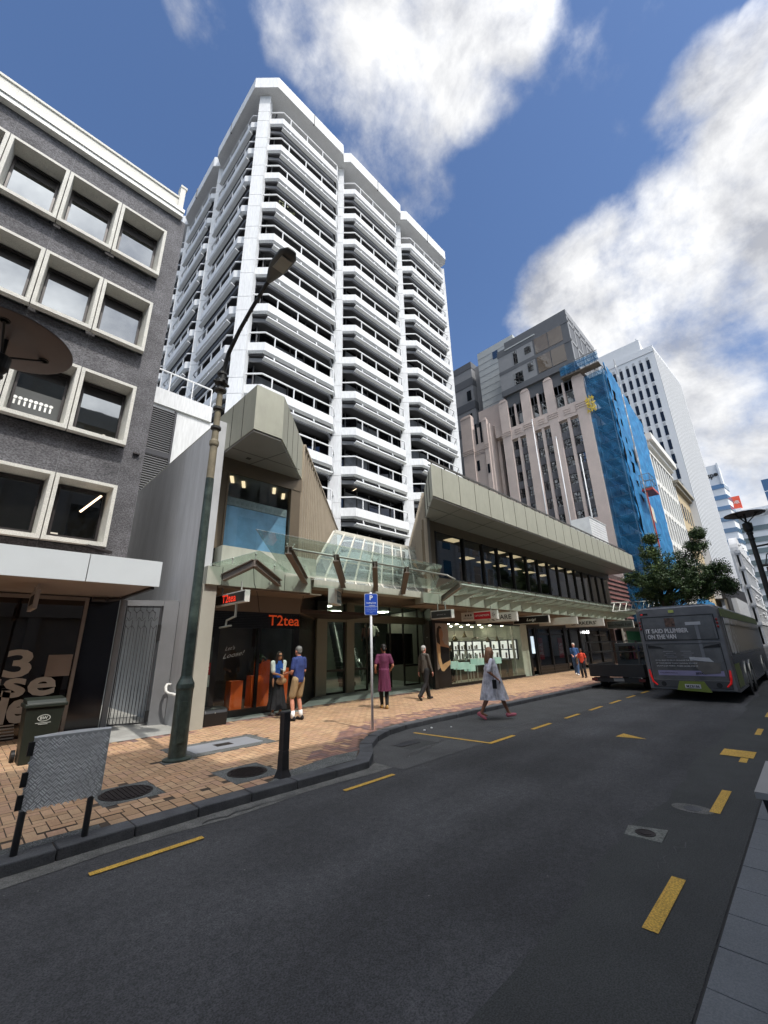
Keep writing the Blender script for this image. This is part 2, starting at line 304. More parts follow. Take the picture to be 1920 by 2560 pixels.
# soldier courses along the near kerb
x = -3.0
while x < 4.55:
    ky = kerb_y(x)+.235
    for lane, (a, b) in enumerate(((.005, .145), (.155, .30))):
        if x > 3.15 and lane == 0 or (.55 < x < 1.35 and lane == 0): continue
        mb.cur = random.randrange(5) if lane or random.random() < .8 else 8
        mb.quad((x+g, ky+a, PZ+.005), (x+.155-g, ky+a, PZ+.005), (x+.155-g, ky+b, PZ+.005), (x+g, ky+b, PZ+.005))
    x += .16
struct('brick_paving', mb, tan+red, normals=False)
m_agg = mat('exposed_aggregate', (.12, .125, .12), .9, var=.25, scale=4, bump=.8, bscale=110, fine=.6, fscale=85)
m_conc = mat('light_concrete', (.33, .33, .31), .85, var=.22, scale=1.6, bump=.2, bscale=60, fine=.14, fscale=70)
mb = MB(); mb.quad((2.2, 9.98, PZ+.006), (4.0, 9.98, PZ+.006), (4.0, 17.5, PZ+.006), (2.2, 17.5, PZ+.006)); struct('concrete_path', mb, m_conc)
m_terr = mat('grey_stone_paving', (.20, .215, .20), .6, var=.1, scale=1.5, bump=.1, bscale=60, fine=.08, fscale=80)
mb = MB(); mb.quad((4.0, 10.4, PZ+.006), (7.2, 10.4, PZ+.006), (7.2, 11.05, PZ+.006), (15.9, 11.05, PZ+.006), (15.9, 13.3, PZ+.006), (4.0, 13.3, PZ+.006))
mb.quad((13.8, 11.0, PZ+.008), (36, 11.0, PZ+.008), (36, 11.2, PZ+.008), (13.8, 11.2, PZ+.008)); struct('entrance_paving', mb, m_terr)
mb = MB(); mb.quad((.5, 5.31, PZ+.007), (1.4, 5.31, PZ+.007), (1.4, 5.47, PZ+.007), (.5, 5.47, PZ+.007)); mb.quad((3.2, 5.35, PZ+.007), (4.7, 5.35, PZ+.007), (5.1, 5.75, PZ+.007), (4.6, 5.8, PZ+.007), (3.7, 5.62, PZ+.007)); 
mb.box(1.55, 2.2, 5.98, 6.72, .0, PZ+.006); mb.box(2.92, 3.62, 5.6, 6.4, 0, PZ+.006); mb.box(2.95, 4.65, 7.5, 8.55, 0, PZ+.006); mb.box(2.65, 3.1, 7.36, 7.62, 0, PZ+.0065); struct('aggregate_infill', mb, m_agg)
# near pavement
m_pav = mat('grey_paver', (.135, .145, .155), .8, var=.14, scale=1.3, bump=.2, bscale=70, fine=.16, fscale=120)
mb = MB(); mb.box(-20, 70, -5, .815, -.02, .012); struct('near_pavement_bed', mb, mat('paver_joint', (.03, .03, .03), .9))
mb = MB(); x = 1.0-12*.41+.02
while x < 30:
    for k, (a, b) in enumerate(((.80, .30), (.295, -.3), (-.305, -.9), (-.905, -1.5))):
        mb.box(x+.004, x+.406, b, a, .0, .022+random.uniform(-.001, .001))
    x += .41
struct('near_pavement', mb, m_pav)
# painted markings
def mark(pts, z=.012): mb = MB(); mb.quad(*[(x, y, z) for x, y in pts]); return struct('road_marking', mb, m_yel)
def rect(x0, x1, y0, y1): return [(x0, y0), (x1, y0), (x1, y1), (x0, y1)]
for a, b in ((1.17, 2.09), (3.85, 4.75), (-1.5, -.6), (-4.2, -3.3)): mark(rect(a, b, 4.565, 4.635))
for a, b in ((7.28, 8.13), (8.91, 9.79), (10.61, 11.45), (12.18, 13.1), (13.8, 14.74), (15.4, 16.25), (17, 17.9), (18.6, 19.5), (20.2, 21.1)): mark(rect(a, b, 4.53, 4.62))
mark([(7.10, 6.3), (7.18, 6.3), (7.30, 4.53), (7.22, 4.53)], .013)
for a, b in ((3.39, 4.20), (5.88, 6.78), (10.83, 11.56), (13.3, 14.1), (-.2, .65)): mark(rect(a, b, 1.085, 1.175), .0125)
mark([(9.17, 3.05), (9.55, 3.02), (9.26, 2.56)])
mark(rect(8.7, 9.2, 1.03, 1.43), .0165); mark(rect(8.38, 8.69, 1.085, 1.175), .0125)
# covers
m_iron = mat('cast_iron', (.035, .028, .028), .55, .6, var=.3, scale=6, bump=.3, bscale=60)
def round_cover(x, y, r, z, label, name='manhole_cover', pat='grid'):
    t = T(name, label, 'manhole cover', (x, y, z)); mb = MB(); mb.lathe([(r, -.02), (r, .004), (r-.03, .004), (r-.03, .001), (.0, .001)], n=36); part('lid', mb, m_iron, t, local=True)
    mb = MB(); s = .034
    if pat == 'grid':
        k = int(r/s)
        for i in range(-k, k+1):
            for j in range(-k, k+1):
                if (i*s)**2+(j*s)**2 < (r-.05)**2: mb.box(i*s-.011, i*s+.011, j*s-.011, j*s+.011, .001, .006)
    else:
        i = -r+.06
        while i < r-.05:
            hw = math.sqrt(max((r-.045)**2-i*i, 0)); mb.box(i-.012, i+.012, -hw, hw, .001, .007); i += .05
    part('tread', mb, m_iron, t, local=True); return t
round_cover(1.87, 6.35, .29, PZ+.008, 'round ribbed iron cover in the pavement beside the chequered metal guard', pat='bars')
round_cover(3.28, 6.02, .27, PZ+.008, 'round iron cover with small square studs beside the black bollard')
t = T('utility_lid', 'long rectangular grey lid set in the brick paving beside the green lamp post', 'utility lid', (3.85, 8.02, PZ+.008))
mb = MB(); mb.box(-.62, .62, -.33, .33, -.02, .004); part('plate', mb, mat('lid_concrete', (.22, .23, .25), .7, var=.1), t, local=True)
mb = MB(); mb.box(-.15, .15, -.11, .11, .004, .006); part('badge', mb, m_iron, t, local=True)
m_patch = mat('worn_concrete_patch', (.15, .155, .14), .9, var=.3, scale=8, bump=.6, bscale=60, fine=.3, fscale=60)
t = T('valve_cover', 'small round iron valve cover in a pale concrete patch in the middle of the lane', 'valve cover', (4.9, 1.52, .008))
mb = MB(); mb.extr([(-.14, .14, -.005), (.1, .17, -.005), (.2, -.14, -.005), (-.13, -.16, -.005)], (0, 0, .009)); part('surround', mb, m_patch, t, local=True)
mb = MB(); mb.lathe([(.085, 0), (.085, .008), (.07, .008), (.07, .006), (.05, .006), (.05, .009), (0, .009)]); part('lid', mb, m_iron, t, local=True)
t = T('valve_cover', 'grey valve cover half covered by a yellow road dash', 'valve cover', (5.88, 1.32, .008))
mb = MB(); mb.lathe([(.17, -.003), (.17, .003), (.1, .003)], n=24); mb.xf(Matrix.Diagonal((.8, 1.1, 1, 1))); part('surround', mb, m_gut, t, local=True)
mb = MB(); mb.lathe([(.08, 0), (.08, .0045), (.02, .0045)], n=20); part('lid', mb, m_kerb, t, local=True)
t = T('storm_grate', 'dark drain grate in the parking bay by the curved kerb', 'drain', (6.3, 5.75, .009))
mb = MB(); mb.box(-.25, .25, -.13, .13, -.01, .002); part('frame', mb, m_iron, t, local=True)
mb = MB()
for i in range(9): mb.box(-.23+i*.054, -.2+i*.054, -.11, .11, .002, .006)
part('grate', mb, m_kerb, t, local=True)
for i, (x, y) in enumerate(((7.42, 6.25), (7.72, 6.3), (8.05, 6.02))):
    mb = MB(); mb.ball((0, 0, .018), (.035-.008*i, .025, .015), 7, 5); o = part('litter', mb, mat('paper_litter', 'e8e8e4', .8), None); o.location = (x, y, .008)
    tag(o, ['largest white scrap of paper lying beside the bay kerb', 'small white scrap of litter close to the bay kerb', 'white scrap of litter farthest along the parking bay'][i], 'litter', 'scraps of litter in the parking bay')

m_tar = mat('tar_seal', (.022, .022, .024), .45, var=.2, scale=12, bump=.2, bscale=60)
random.seed(31)
def crack(p, q, n=14, w=.009, jit=.035):
    a, b = Vector((*p, 0)), Vector((*q, 0)); pts = [a.lerp(b, i/n)+Vector((random.uniform(-jit, jit), random.uniform(-jit, jit), 0)) for i in range(n+1)]; mb = MB()
    for u, v in zip(pts, pts[1:]): d = (v-u).normalized(); e = Vector((-d.y, d.x, 0))*w*random.uniform(.5, 1.2); mb.quad(u-e+Vector((0, 0, .0095)), u+e+Vector((0, 0, .0095)), v+e+Vector((0, 0, .0095)), v-e+Vector((0, 0, .0095)))
    return struct('road_crack', mb, m_tar, normals=False)
crack((4.3, 1.3), (4.9, 1.22), 9, .004); crack((2.2, 4.95), (3.4, 4.98), 9, .012); crack((5.6, 5.1), (7.0, 5.4), 10, .009); crack((8.2, 5.2), (9.8, 4.95), 10, .009)
m_new = mat('newer_asphalt', (.046, .048, .047), .85, var=.2, scale=1.2, bump=.5, bscale=120, fine=.4, fscale=110)
mb = MB(); xs_ = [-6+.5*i for i in range(60)]; mb.quad(*([(x, .822, .0075) for x in xs_]+[(x, 1.62+.05*math.sin(x*1.7)+.03*math.sin(x*5.1), .0075) for x in xs_[::-1]])); struct('resurfaced_strip', mb, m_new)
mb = MB(); mb.box(6.0, 6.75, 5.35, 5.9, .0, .0088); struct('asphalt_patch', mb, m_new)
# ================================================================ grey stone office building
m_char = mat('charcoal_stone', (.105, .103, .111), .8, var=.3, scale=1.5, bump=.9, bscale=38, fine=.45, fscale=26, stretch=(1, 1, 1.5))
m_cast = mat('cream_precast', (.57, .56, .51), .85, var=.08, scale=3, bump=.4, bscale=90, fine=.16, fscale=60)
m_fr = mat('dark_aluminium', (.035, .03, .03), .4, .3)
m_sill = mat('pale_parapet', (.56, .55, .50), .7, var=.05)
m_band = mat('white_band', (.72, .72, .68), .6, var=.04)
m_dark = mat('black_interior', (.006, .006, .007), .6)
m_pane = pane_mat('office_pane', '14140f', .12, wob=.05)
m_pane_d = pane_mat('office_pane_dark', '100f0c', .06, wob=.05)
g1 = T('grey_office_building', 'four storey charcoal stone office block with deep cream framed square windows', 'building', (0, 12, 0))
Y0 = 12.0
tops = [5.88, 8.90, 11.92, 14.92]; bots = [4.24, 7.06, 10.12, 13.03]; cols = [(.915, 2.215), (-.39, .91), (-1.695, -.395), (-3.0, -1.70)]
mb = MB()
mb.box(2.225, 2.75, Y0+.16, 24, 2.95, 16.05)            # right edge with return
for k in range(5):
    lo = 2.95 if k == 0 else tops[k-1]; hi = bots[k] if k < 4 else 16.05
    for (a, b) in cols: mb.box(a+.004, b+.001, Y0+.17, Y0+.5, lo, hi)
mb.box(-8, -3.0, Y0+.17, Y0+.5, 2.95, 16.05); mb.box(-8, 2.2, Y0+.9, 24, 2.95, 16.0)
mb.cur = 1
                                              # pale joints between stone panels
for k in range(5):
    lo = 2.95 if k == 0 else tops[k-1]; hi = bots[k] if k < 4 else 16.05
    for x in (.912, -.393, -1.698): mb.box(x-.006, x+.006, Y0+.166, Y0+.18, lo, hi)
    mb.box(2.21, 2.222, Y0+.158, Y0+.18, lo, hi)
for z in bots: mb.box(2.225, 2.75, Y0+.157, Y0+.165, z-.02, z-.008)
part('wall', mb, [m_char, mat('joint', (.16, .16, .17), .9)], g1)
mb = MB(); mb.box(-8, 2.6, Y0-.02, Y0+.6, 16.05, 16.22); mb.box(-8, 2.62, Y0-.06, Y0+.6, 16.22, 16.36); part('cornice_band', mb, m_band, g1)
mb = MB(); mb.box(-8, 2.4, Y0+.12, Y0+.45, 16.36, 16.9); mb.box(-8, 2.42, Y0+.08, Y0+.5, 16.9, 16.98)
for x in (-1.9, .1, 1.7): mb.box(x, x+.012, Y0+.115, Y0+.2, 16.36, 16.9)
part('parapet', mb, m_sill, g1)
mb = MB(); mb.box(2.4, 2.56, Y0+.02, Y0+.3, 16.36, 17.45); mb.box(2.39, 2.6, Y0+.0, Y0+.32, 17.38, 17.47); part('parapet_post', mb, m_sill, g1)
def ring(mb, x0, x1, z0, z1, y0, y1, t, tb=None, ti=None):
    """window surround with splayed reveals: outer x0..x1,z0..z1 at y0, opening narrowing to y1"""
    tb = tb or t; ti = ti or 0
    o = [(x0, z0), (x1, z0), (x1, z1), (x0, z1)]; i = [(x0+t, z0+tb), (x1-t, z0+tb), (x1-t, z1-t), (x0+t, z1-t)]; d = [(x0+t+ti, z0+tb+ti), (x1-t-ti, z0+tb+ti), (x1-t-ti, z1-t-ti*.6), (x0+t+ti, z1-t-ti*.6)]
    V = [(x, y0+.17, z) for x, z in o]+[(x, y0, z) for x, z in o]+[(x, y0, z) for x, z in i]+[(x, y1, z) for x, z in d]
    F = []
    for a in range(3):
        for k in range(4): F.append((a*4+k, a*4+(k+1) % 4, (a+1)*4+(k+1) % 4, (a+1)*4+k))
    mb.add(V, F)
first = None
for k in range(4):
    for c, (a, b) in enumerate(cols):
        if k == 0 and c > 2: continue
        mb = MB(); ring(mb, a+.008, b-.008, bots[k], tops[k], Y0-.12, Y0+.40, .08, .10, .05)
        wn = part('window', mb, m_cast, g1, normals=True)
        x0, x1, z0, z1 = a+.15, b-.15, bots[k]+.18, tops[k]-.13
        mb = MB()
        for q in ((x0, x0+.05, z0, z1), (x1-.05, x1, z0, z1), (x0+.05, x1-.05, z0, z0+.07), (x0+.05, x1-.05, z1-.07, z1)): mb.box(q[0], q[1], Y0+.34, Y0+.41, q[2], q[3])
        part('frame', mb, m_fr, wn)
        mb = MB(); zz = z1-.34 if k else z1-.08
        mb.quad((x0+.04, Y0+.385, z0+.06), (x1-.04, Y0+.385, z0+.06), (x1-.04, Y0+.385, zz), (x0+.04, Y0+.385, zz)); part('pane', mb, m_pane if k else m_pane_d, wn, normals=False)
        if k:
            mb = MB(); mb.box(x0+.04, x1-.04, Y0+.38, Y0+.4, zz+.002, z1-.06); part('blind', mb, mat('blind_black', (.012, .01, .01), .5), wn)
# things seen in the windows
mb = MB(); mb.bar((1.6, Y0+.375, 5.15), (1.98, Y0+.37, 5.68), .05, .01, up=(0, 1, 0)); part('ceiling_light', mb, mat('tube_light', 'ffe2c0', emit=('ffe0bc', 1.6)), g1)
mb = MB(); mb.box(1.12, 1.26, Y0+.36, Y0+.38, 4.45, 4.53); mb.box(1.72, 1.78, Y0+.36, Y0+.38, 7.28, 7.40); part('notice', mb, mat('notice_white', 'd8d2c4'), g1)
mb = MB()
for q in range(8): mb.box(-.18+q*.1, -.14+q*.1, Y0+.372, Y0+.38, 7.55, 7.68); mb.ball((-.16+q*.1, Y0+.376, 7.74), (.045, .006, .045), 7, 5)
part('window_decoration', mb, mat('paper_cutouts', 'f4f4f0', emit=None), g1)
mb = MB(); mb.box(-.23, .76, Y0+.378, Y0+.383, 7.36, 8.02); part('lower_blind', mb, mat('grey_blind', (.06, .065, .065)), g1)
mb = MB(); mb.box(2.45, 2.62, Y0+.08, Y0+.16, 6.98, 7.02); mb.ball((2.49, Y0+.09, 6.98), .03, 8, 6); mb.ball((2.58, Y0+.09, 6.98), .03, 8, 6); part('wall_lights', mb, m_fr, g1)
# shop under the building
mb = MB(); mb.box(2.11, 2.74, Y0, Y0+.3, PZ, 3.03); part('black_pier', mb, mat('gloss_black', (.008, .008, .012), .12, var=.02), g1)
mb = MB(); mb.box(2.03, 2.10, Y0-.03, Y0+.06, PZ, 3.0); mb.box(-8, 2.03, Y0-.02, Y0+.06, 2.92, 3.0); part('shopfront_frame', mb, mat('champagne_frame', (.26, .22, .19), .4, .3), g1)
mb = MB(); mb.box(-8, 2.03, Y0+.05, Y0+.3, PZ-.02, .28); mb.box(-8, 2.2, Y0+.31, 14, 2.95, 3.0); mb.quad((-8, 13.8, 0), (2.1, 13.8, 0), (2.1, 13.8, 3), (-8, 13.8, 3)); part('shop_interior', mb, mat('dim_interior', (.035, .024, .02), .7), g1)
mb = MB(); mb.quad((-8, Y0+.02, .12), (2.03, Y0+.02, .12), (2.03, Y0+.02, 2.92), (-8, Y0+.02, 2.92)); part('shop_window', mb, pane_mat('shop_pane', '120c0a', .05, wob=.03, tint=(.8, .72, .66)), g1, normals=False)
m_let = mat('cream_letters', (.42, .39, .35), .6)
text('3', .52, m_let, (.86, Y0, 1.31), XR, ZU, g1, width=.45, bold=.03, size=.70)
text('use', .38, m_let, (.42, Y0, .92), XR, ZU, g1, width=1.38, bold=.028, size=.52)
text('de', .60, m_let, (.72, Y0, .44), XR, ZU, g1, width=.70, bold=.045)
mb = MB()
for i in range(5): z = .385-i*.06; mb.box(-.2, 1.24+i*.01, Y0-.004, Y0+.01, z-.024, z)
part('window_stripes', mb, m_let, g1)
mb = MB(); mb.box(1.56, 2.0, Y0-.004, Y0+.008, 1.27, 1.72); part('menu_sheet', mb, mat('menu_paper', (.24, .19, .16), .7), g1)
# awning
mb = MB(); mb.box(-8, 1.535, 9.5, 9.56, 3.03, 3.56); mb.box(1.55, 2.84, 9.5, 9.56, 3.03, 3.56); mb.box(2.78, 2.84, 9.56, 12.15, 3.06, 3.56); part('awning_fascia', mb, mat('pale_blue_panel', (.60, .64, .66), .35, var=.03), g1)
mb = MB(); mb.box(-8, 2.78, 9.56, 12.1, 3.5, 3.54); mb.box(-8, 2.70, 9.57, 12.15, 3.03, 3.05); part('awning_soffit', mb, mat('soffit_beige', (.30, .25, .22), .6, var=.08), g1)
mb = MB(); mb.box(2.70, 2.77, 9.57, 12.1, 2.98, 3.04); mb.tube([(2.1, 11.7, 2.93), (2.35, 11.7, 2.93), (2.45, 11.85, 2.95), (2.7, 11.85, 3.0)], .05); part('gutter_trim', mb, m_fr, g1)
s1 = T('hanging_sign', 'beige box sign with dark emblem hanging under the pale grey awning', 'sign', (.95, 10.6, 2.6), 'blade signs under the canopies')
mb = MB(); mb.box(.92, .98, 10.1, 11.0, 2.55, 2.9); mb.box(.94, .96, 10.3, 10.33, 2.9, 3.03); mb.box(.94, .96, 10.8, 10.83, 2.9, 3.03); part('sign_box', mb, mat('sign_beige', (.36, .32, .29)), s1)
mb = MB(); mb.box(.912, .92, 10.3, 10.8, 2.64, 2.82); part('emblem', mb, m_dark, s1)
b = T('security_camera', 'black wall-mounted floodlight above the pale awning of the charcoal building', 'floodlight', (2.2, 11.6, 3.6))  # floodlight fitting with its bracket
mb = MB(); mb.extr([(1.8, 11.95, 4.18), (2.3, 11.95, 4.08), (2.28, 11.5, 4.02), (1.78, 11.5, 4.12)], (0, 0, .05)); part('lamp_head', mb, m_fr, b)
mb = MB(); mb.bar((2.05, 11.9, 4.15), (2.05, 12.15, 4.2), .05, .05); part('bracket', mb, m_fr, b)
# wheelie bin
b = T('wheelie_bin', 'dark green wheelie bin with an oval white logo by the shop window', 'bin', (1.3, 9.35, PZ))
m_bin = mat('bin_green', (.012, .017, .012), .45, var=.15)
mb = MB(); V = [(-.20, -.2, .0), (.20, -.2, 0), (.20, .18, .0), (-.20, .18, .0), (-.255, -.25, .82), (.255, -.25, .82), (.255, .25, .82), (-.255, .25, .82)]; mb.add(V, [(3, 2, 1, 0), (4, 5, 6, 7), (0, 1, 5, 4), (1, 2, 6, 5), (2, 3, 7, 6), (3, 0, 4, 7)]); part('body', mb, m_bin, b, local=True, bevel=.02)
mb = MB(); mb.box(-.28, .28, -.28, .28, .82, .88); mb.extr([(-.26, -.26, .88), (-.26, .27, .88), (-.26, .25, .95), (-.26, -.2, .93)], (.52, 0, 0)); part('lid', mb, m_bin, b, local=True, bevel=.012)
mb = MB(); mb.tube([(-.2, .3, .86), (.2, .3, .86)], .018); part('handle', mb, m_bin, b, local=True)
for s in (-1, 1): mb = MB(); mb.tube([(s*.22, .2, .09), (s*.27, .2, .09)], .09, 16); part('wheel', mb, m_dark, b, local=True)
mb = MB()
for a in range(24):
    t0, t1 = a*math.pi/12, (a+1)*math.pi/12
    mb.quad((.085*math.cos(t0), -.247, .66+.05*math.sin(t0)), (.085*math.cos(t1), -.247, .66+.05*math.sin(t1)), (.075*math.cos(t1), -.247, .66+.041*math.sin(t1)), (.075*math.cos(t0), -.247, .66+.041*math.sin(t0)))
mb.box(-.1, .1, -.245, -.238, .585, .592); mb.box(-.06, .06, -.245, -.238, .565, .572); lg = part('logo', mb, mat('logo_white', (.5, .52, .48)), b, local=True, normals=False)
text('BW', .045, MATS['logo_white'], (1.3-.05, 9.35-.243, PZ+.64), XR, ZU, b, width=.1, bold=.02)
# tread plate guard
b = T('metal_guard', 'chequered aluminium guard on two grey posts beside the kerb', 'barrier', (1.0, 5.2, PZ))
m_tread = mat('tread_aluminium', (.44, .45, .46), .4, .25, var=.1, scale=3)
mb = MB(); n = 14
for i in range(n):
    x0, x1 = .7+.6*i/n, .7+.6*(i+1)/n; bul = lambda x: .045*math.sin((x-.7)/.6*math.pi)
    mb.quad((x0, 5.17+bul(x0)*-.6, .43+.012*math.sin((x0-.7)*5)), (x1, 5.17-bul(x1)*.6, .43+.012*math.sin((x1-.7)*5)), (x1, 5.17-bul(x1)*.2, 1.0), (x0, 5.17-bul(x0)*.2, 1.0))
for i in range(n):
    x0, x1 = .7+.6*i/n, .7+.6*(i+1)/n; q = lambda x: 5.17-.009*math.sin((x-.7)/.6*math.pi); mb.quad((x0, q(x0), 1.0), (x1, q(x1), 1.0), (x1, q(x1)+.10*math.sin((x1-.7)/.6*math.pi)+.01, 1.012), (x0, q(x0)+.10*math.sin((x0-.7)/.6*math.pi)+.01, 1.012))
part('plate', mb, m_tread, b, normals=False)
mb = MB(); s = .05                                   # raised tread lozenges in alternating directions
for i in range(12):
    for j in range(11):
        x = .72+i*s+(.0 if j % 2 else s/2); z = .455+j*s
        if x > 1.285 or z > .985: continue
        fx = (x-.7)/.6; yy = 5.17-.045*math.sin(fx*math.pi)*(.6-.4*(z-.43)/.57)-.0016
        for k in (-1, 0, 1):
            sgn = 1 if (i+j) % 2 else -1; c = Vector((x+k*.0115*sgn, yy, z-k*.0115)); d = Vector((.016, 0, .016*sgn)); e = Vector((-.0036*sgn, 0, .0036))
            mb.quad(c-d-e, c+d-e, c+d+e, c-d+e)
part('tread_pattern', mb, mat('tread_raised', (.88, .89, .9), .3, .3, var=.25, scale=9), b, normals=False)
for x in (.735, 1.235):
    mb = MB(); mb.tube([(x, 5.22, PZ-.02), (x, 5.22, .98)], .027, 12); part('post', mb, mat('post_grey', (.10, .10, .10), .5, .4, var=.15), b, smooth=True)
for z in (.86, .62, .45): mb = MB(); mb.box(.668, .712, 5.155, 5.185, z, z+.11); part('hinge', mb, m_dark, b)
# party wall, pier and gate
b = T('grey_party_wall', 'tall smooth grey rendered side wall with a cream front pier', 'wall', (3.95, 10.1, 0))
mb = MB(); mb.box(3.95, 4.15, 10.12, 17.6, 0, 7.75); part('render', mb, mat('grey_render', (.48, .49, .505), .8, var=.13, scale=1.0, bump=.15, bscale=14, fine=.05, fscale=6, stretch=(1, 2, .35)), b)
mb = MB(); mb.box(3.95, 4.28, 9.98, 10.11, 0, 3.25); mb.box(4.15, 4.28, 10.11, 10.6, 0, 3.2); part('pier', mb, mat('cream_pier', (.36, .35, .30), .7, var=.06), b)
mb = MB(); mb.tube([(3.93, 11.2, .98), (3.84, 11.2, .98), (3.80, 11.15, .93), (3.80, 11.1, .84), (3.83, 11.0, .80), (3.90, 10.9, .78), (3.90, 10.75, .77)], .032, 10); part('pipe', mb, mat('white_pvc', 'd8d8d4', .4), b, smooth=True)
b = T('metal_gate', 'tall grey bar gate with a pattern of bent bars at its top', 'gate', (3.3, 11.5, 0))
def skew(mb): mb.v = [(x, y+.5-(x-2.76)*.47, z) for x, y, z in mb.v]
m_gate = mat('gate_grey', (.20, .205, .215), .5, .2); m_bar = mat('gate_bar', (.05, .05, .055), .5, .3)
mb = MB(); mb.box(3.62, 3.93, 11.4, 11.55, PZ, 2.98); mb.box(2.76, 3.62, 11.42, 11.52, 2.84, 2.98); mb.box(2.76, 2.86, 11.42, 11.52, PZ, 2.84); skew(mb); part('frame', mb, m_gate, b)
mb = MB(); GX = [2.92+i*.062 for i in range(11)]
for i, x in enumerate(GX):
    zb = 2.28 if i % 2 else 2.36; mb.box(x-.006, x+.006, 11.45, 11.462, .16, zb)
for lv in range(3):
    z = 2.28+lv*.19
    for i in range(0, 10):
        if (i+lv) % 4 == 3: continue
        a, c = GX[i], GX[i+1]; mb.bar((a, 11.456, z+(.09 if i % 2 == 0 else 0)), (c, 11.456, z+(0 if i % 2 == 0 else .09)), .012, .012)
        if (i+lv) % 2 == 0: mb.box(a-.006, a+.006, 11.45, 11.462, z+.05, z+.22)
mb.box(2.9, 3.6, 11.445, 11.465, .14, .17); mb.box(2.9, 3.6, 11.445, 11.465, 2.8, 2.83); mb.box(3.57, 3.60, 11.44, 11.47, .14, 2.83); mb.box(2.88, 2.90, 11.44, 11.47, .14, 2.83)
skew(mb); part('bars', mb, m_bar, b)
mb = MB(); mb.box(3.56, 3.63, 11.40, 11.44, 2.0, 2.38); mb.box(3.55, 3.62, 11.4, 11.44, .18, .42); skew(mb); part('lock', mb, m_dark, b)
# ================================================================ shopping centre with the bronze clad wings
m_brz = mat('bronze_panel', (.365, .365, .295), .42, .15, var=.07, scale=1.1, stretch=(1, 1, .4), fine=.04, fscale=9)
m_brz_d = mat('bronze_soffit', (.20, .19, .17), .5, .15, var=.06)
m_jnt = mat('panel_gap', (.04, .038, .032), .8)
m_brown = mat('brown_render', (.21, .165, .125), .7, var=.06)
m_frame = mat('bronze_frame', (.17, .135, .095), .4, .4, var=.08)
m_shopblk = mat('shop_black', (.009, .009, .010), .3, var=.1)
m_glass = glass_mat('clear_shop_glass', (.78, .82, .80), .05)
m_glass_up = glass_mat('upper_window_glass', (.45, .49, .46), .16)
m_cano = glass_mat('canopy_glass', (.86, .93, .90), .05, dirt=.06, dcol='d8e2dc')
m_steel = mat('pale_steel', (.40, .41, .37), .45, .3, var=.05)
m_beam = mat('beam_brown', (.20, .17, .145), .5, .2, var=.06)
m_fascia = mat('canopy_fascia', (.40, .41, .345), .5, .05, var=.12, scale=2.5, stretch=(3, 3, .4))
m_fit = mat('ceiling_panel_light', 'fff0d0', emit=('ffe2b8', .75))
pc = T('shopping_centre', 'bronze clad shopping centre with two angular wings, glass canopies and a recessed entrance', 'building', (8, 10, 0))
def P2(x, k): return (x, x-k)                      # the two inner walls run at 45 degrees: X-Y = k
# --- left wing: parapet box
mb = MB(); mb.prism([(4.15, 8.5), (4.95, 8.5), (6.85, 10.4), (6.85, 10.7), (4.15, 10.7)], 6.9, 8.17); mb.prism([(4.16, 10.7), (6.8, 10.7), (13.9, 17.8), (4.16, 17.8)], 6.9, 8.12); part('parapet', mb, m_brz, pc)
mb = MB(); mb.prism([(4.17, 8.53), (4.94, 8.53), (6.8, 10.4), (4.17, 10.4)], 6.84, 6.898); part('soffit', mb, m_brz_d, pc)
mb = MB()
for y in (9.15, 9.8): mb.box(4.142, 4.15, y-.008, y+.008, 6.9, 8.17)
for t in (.55, 1.2, 1.9): x = 4.95+t*.70; mb.extr([(x-.008, x-.008+3.55-.006, 6.9), (x+.012, x+.012+3.55-.006, 6.9), (x+.012, x+.012+3.55+.02, 6.9), (x-.008, x-.008+3.55+.02, 6.9)], (0, 0, 1.27))
mb.extr([(5.35, 8.98, 6.836), (5.37, 8.97, 6.836), (5.02, 10.4, 6.836), (5.0, 10.4, 6.836)], (0, 0, .01)); mb.box(4.17, 6.3, 9.7, 9.714, 6.834, 6.85)
mb.box(4.75, 4.87, 9.95, 10.07, 6.832, 6.85)
part('panel_joints', mb, m_jnt, pc)
mb = MB(); mb.box(4.15, 6.82, 10.34, 10.42, 6.44, 6.84); mb.box(4.15, 4.42, 10.36, 10.6, 4.25, 6.44); mb.box(6.5, 6.8, 10.36, 10.6, 4.25, 6.44); part('window_surround', mb, m_frame, pc)
mb = MB(); mb.box(4.42, 4.47, 10.33, 10.42, 4.3, 6.44); mb.box(6.45, 6.5, 10.33, 10.42, 4.3, 6.44); mb.box(4.42, 6.5, 10.33, 10.42, 4.24, 4.3); wf = part('window', mb, m_frame, pc)
mb = MB(); mb.quad((4.46, 10.4, 4.3), (6.46, 10.4, 4.3), (6.46, 10.4, 6.44), (4.46, 10.4, 6.44)); part('pane', mb, glass_mat('left_wing_glass', (.85, .92, .90), .06), wf, normals=False)
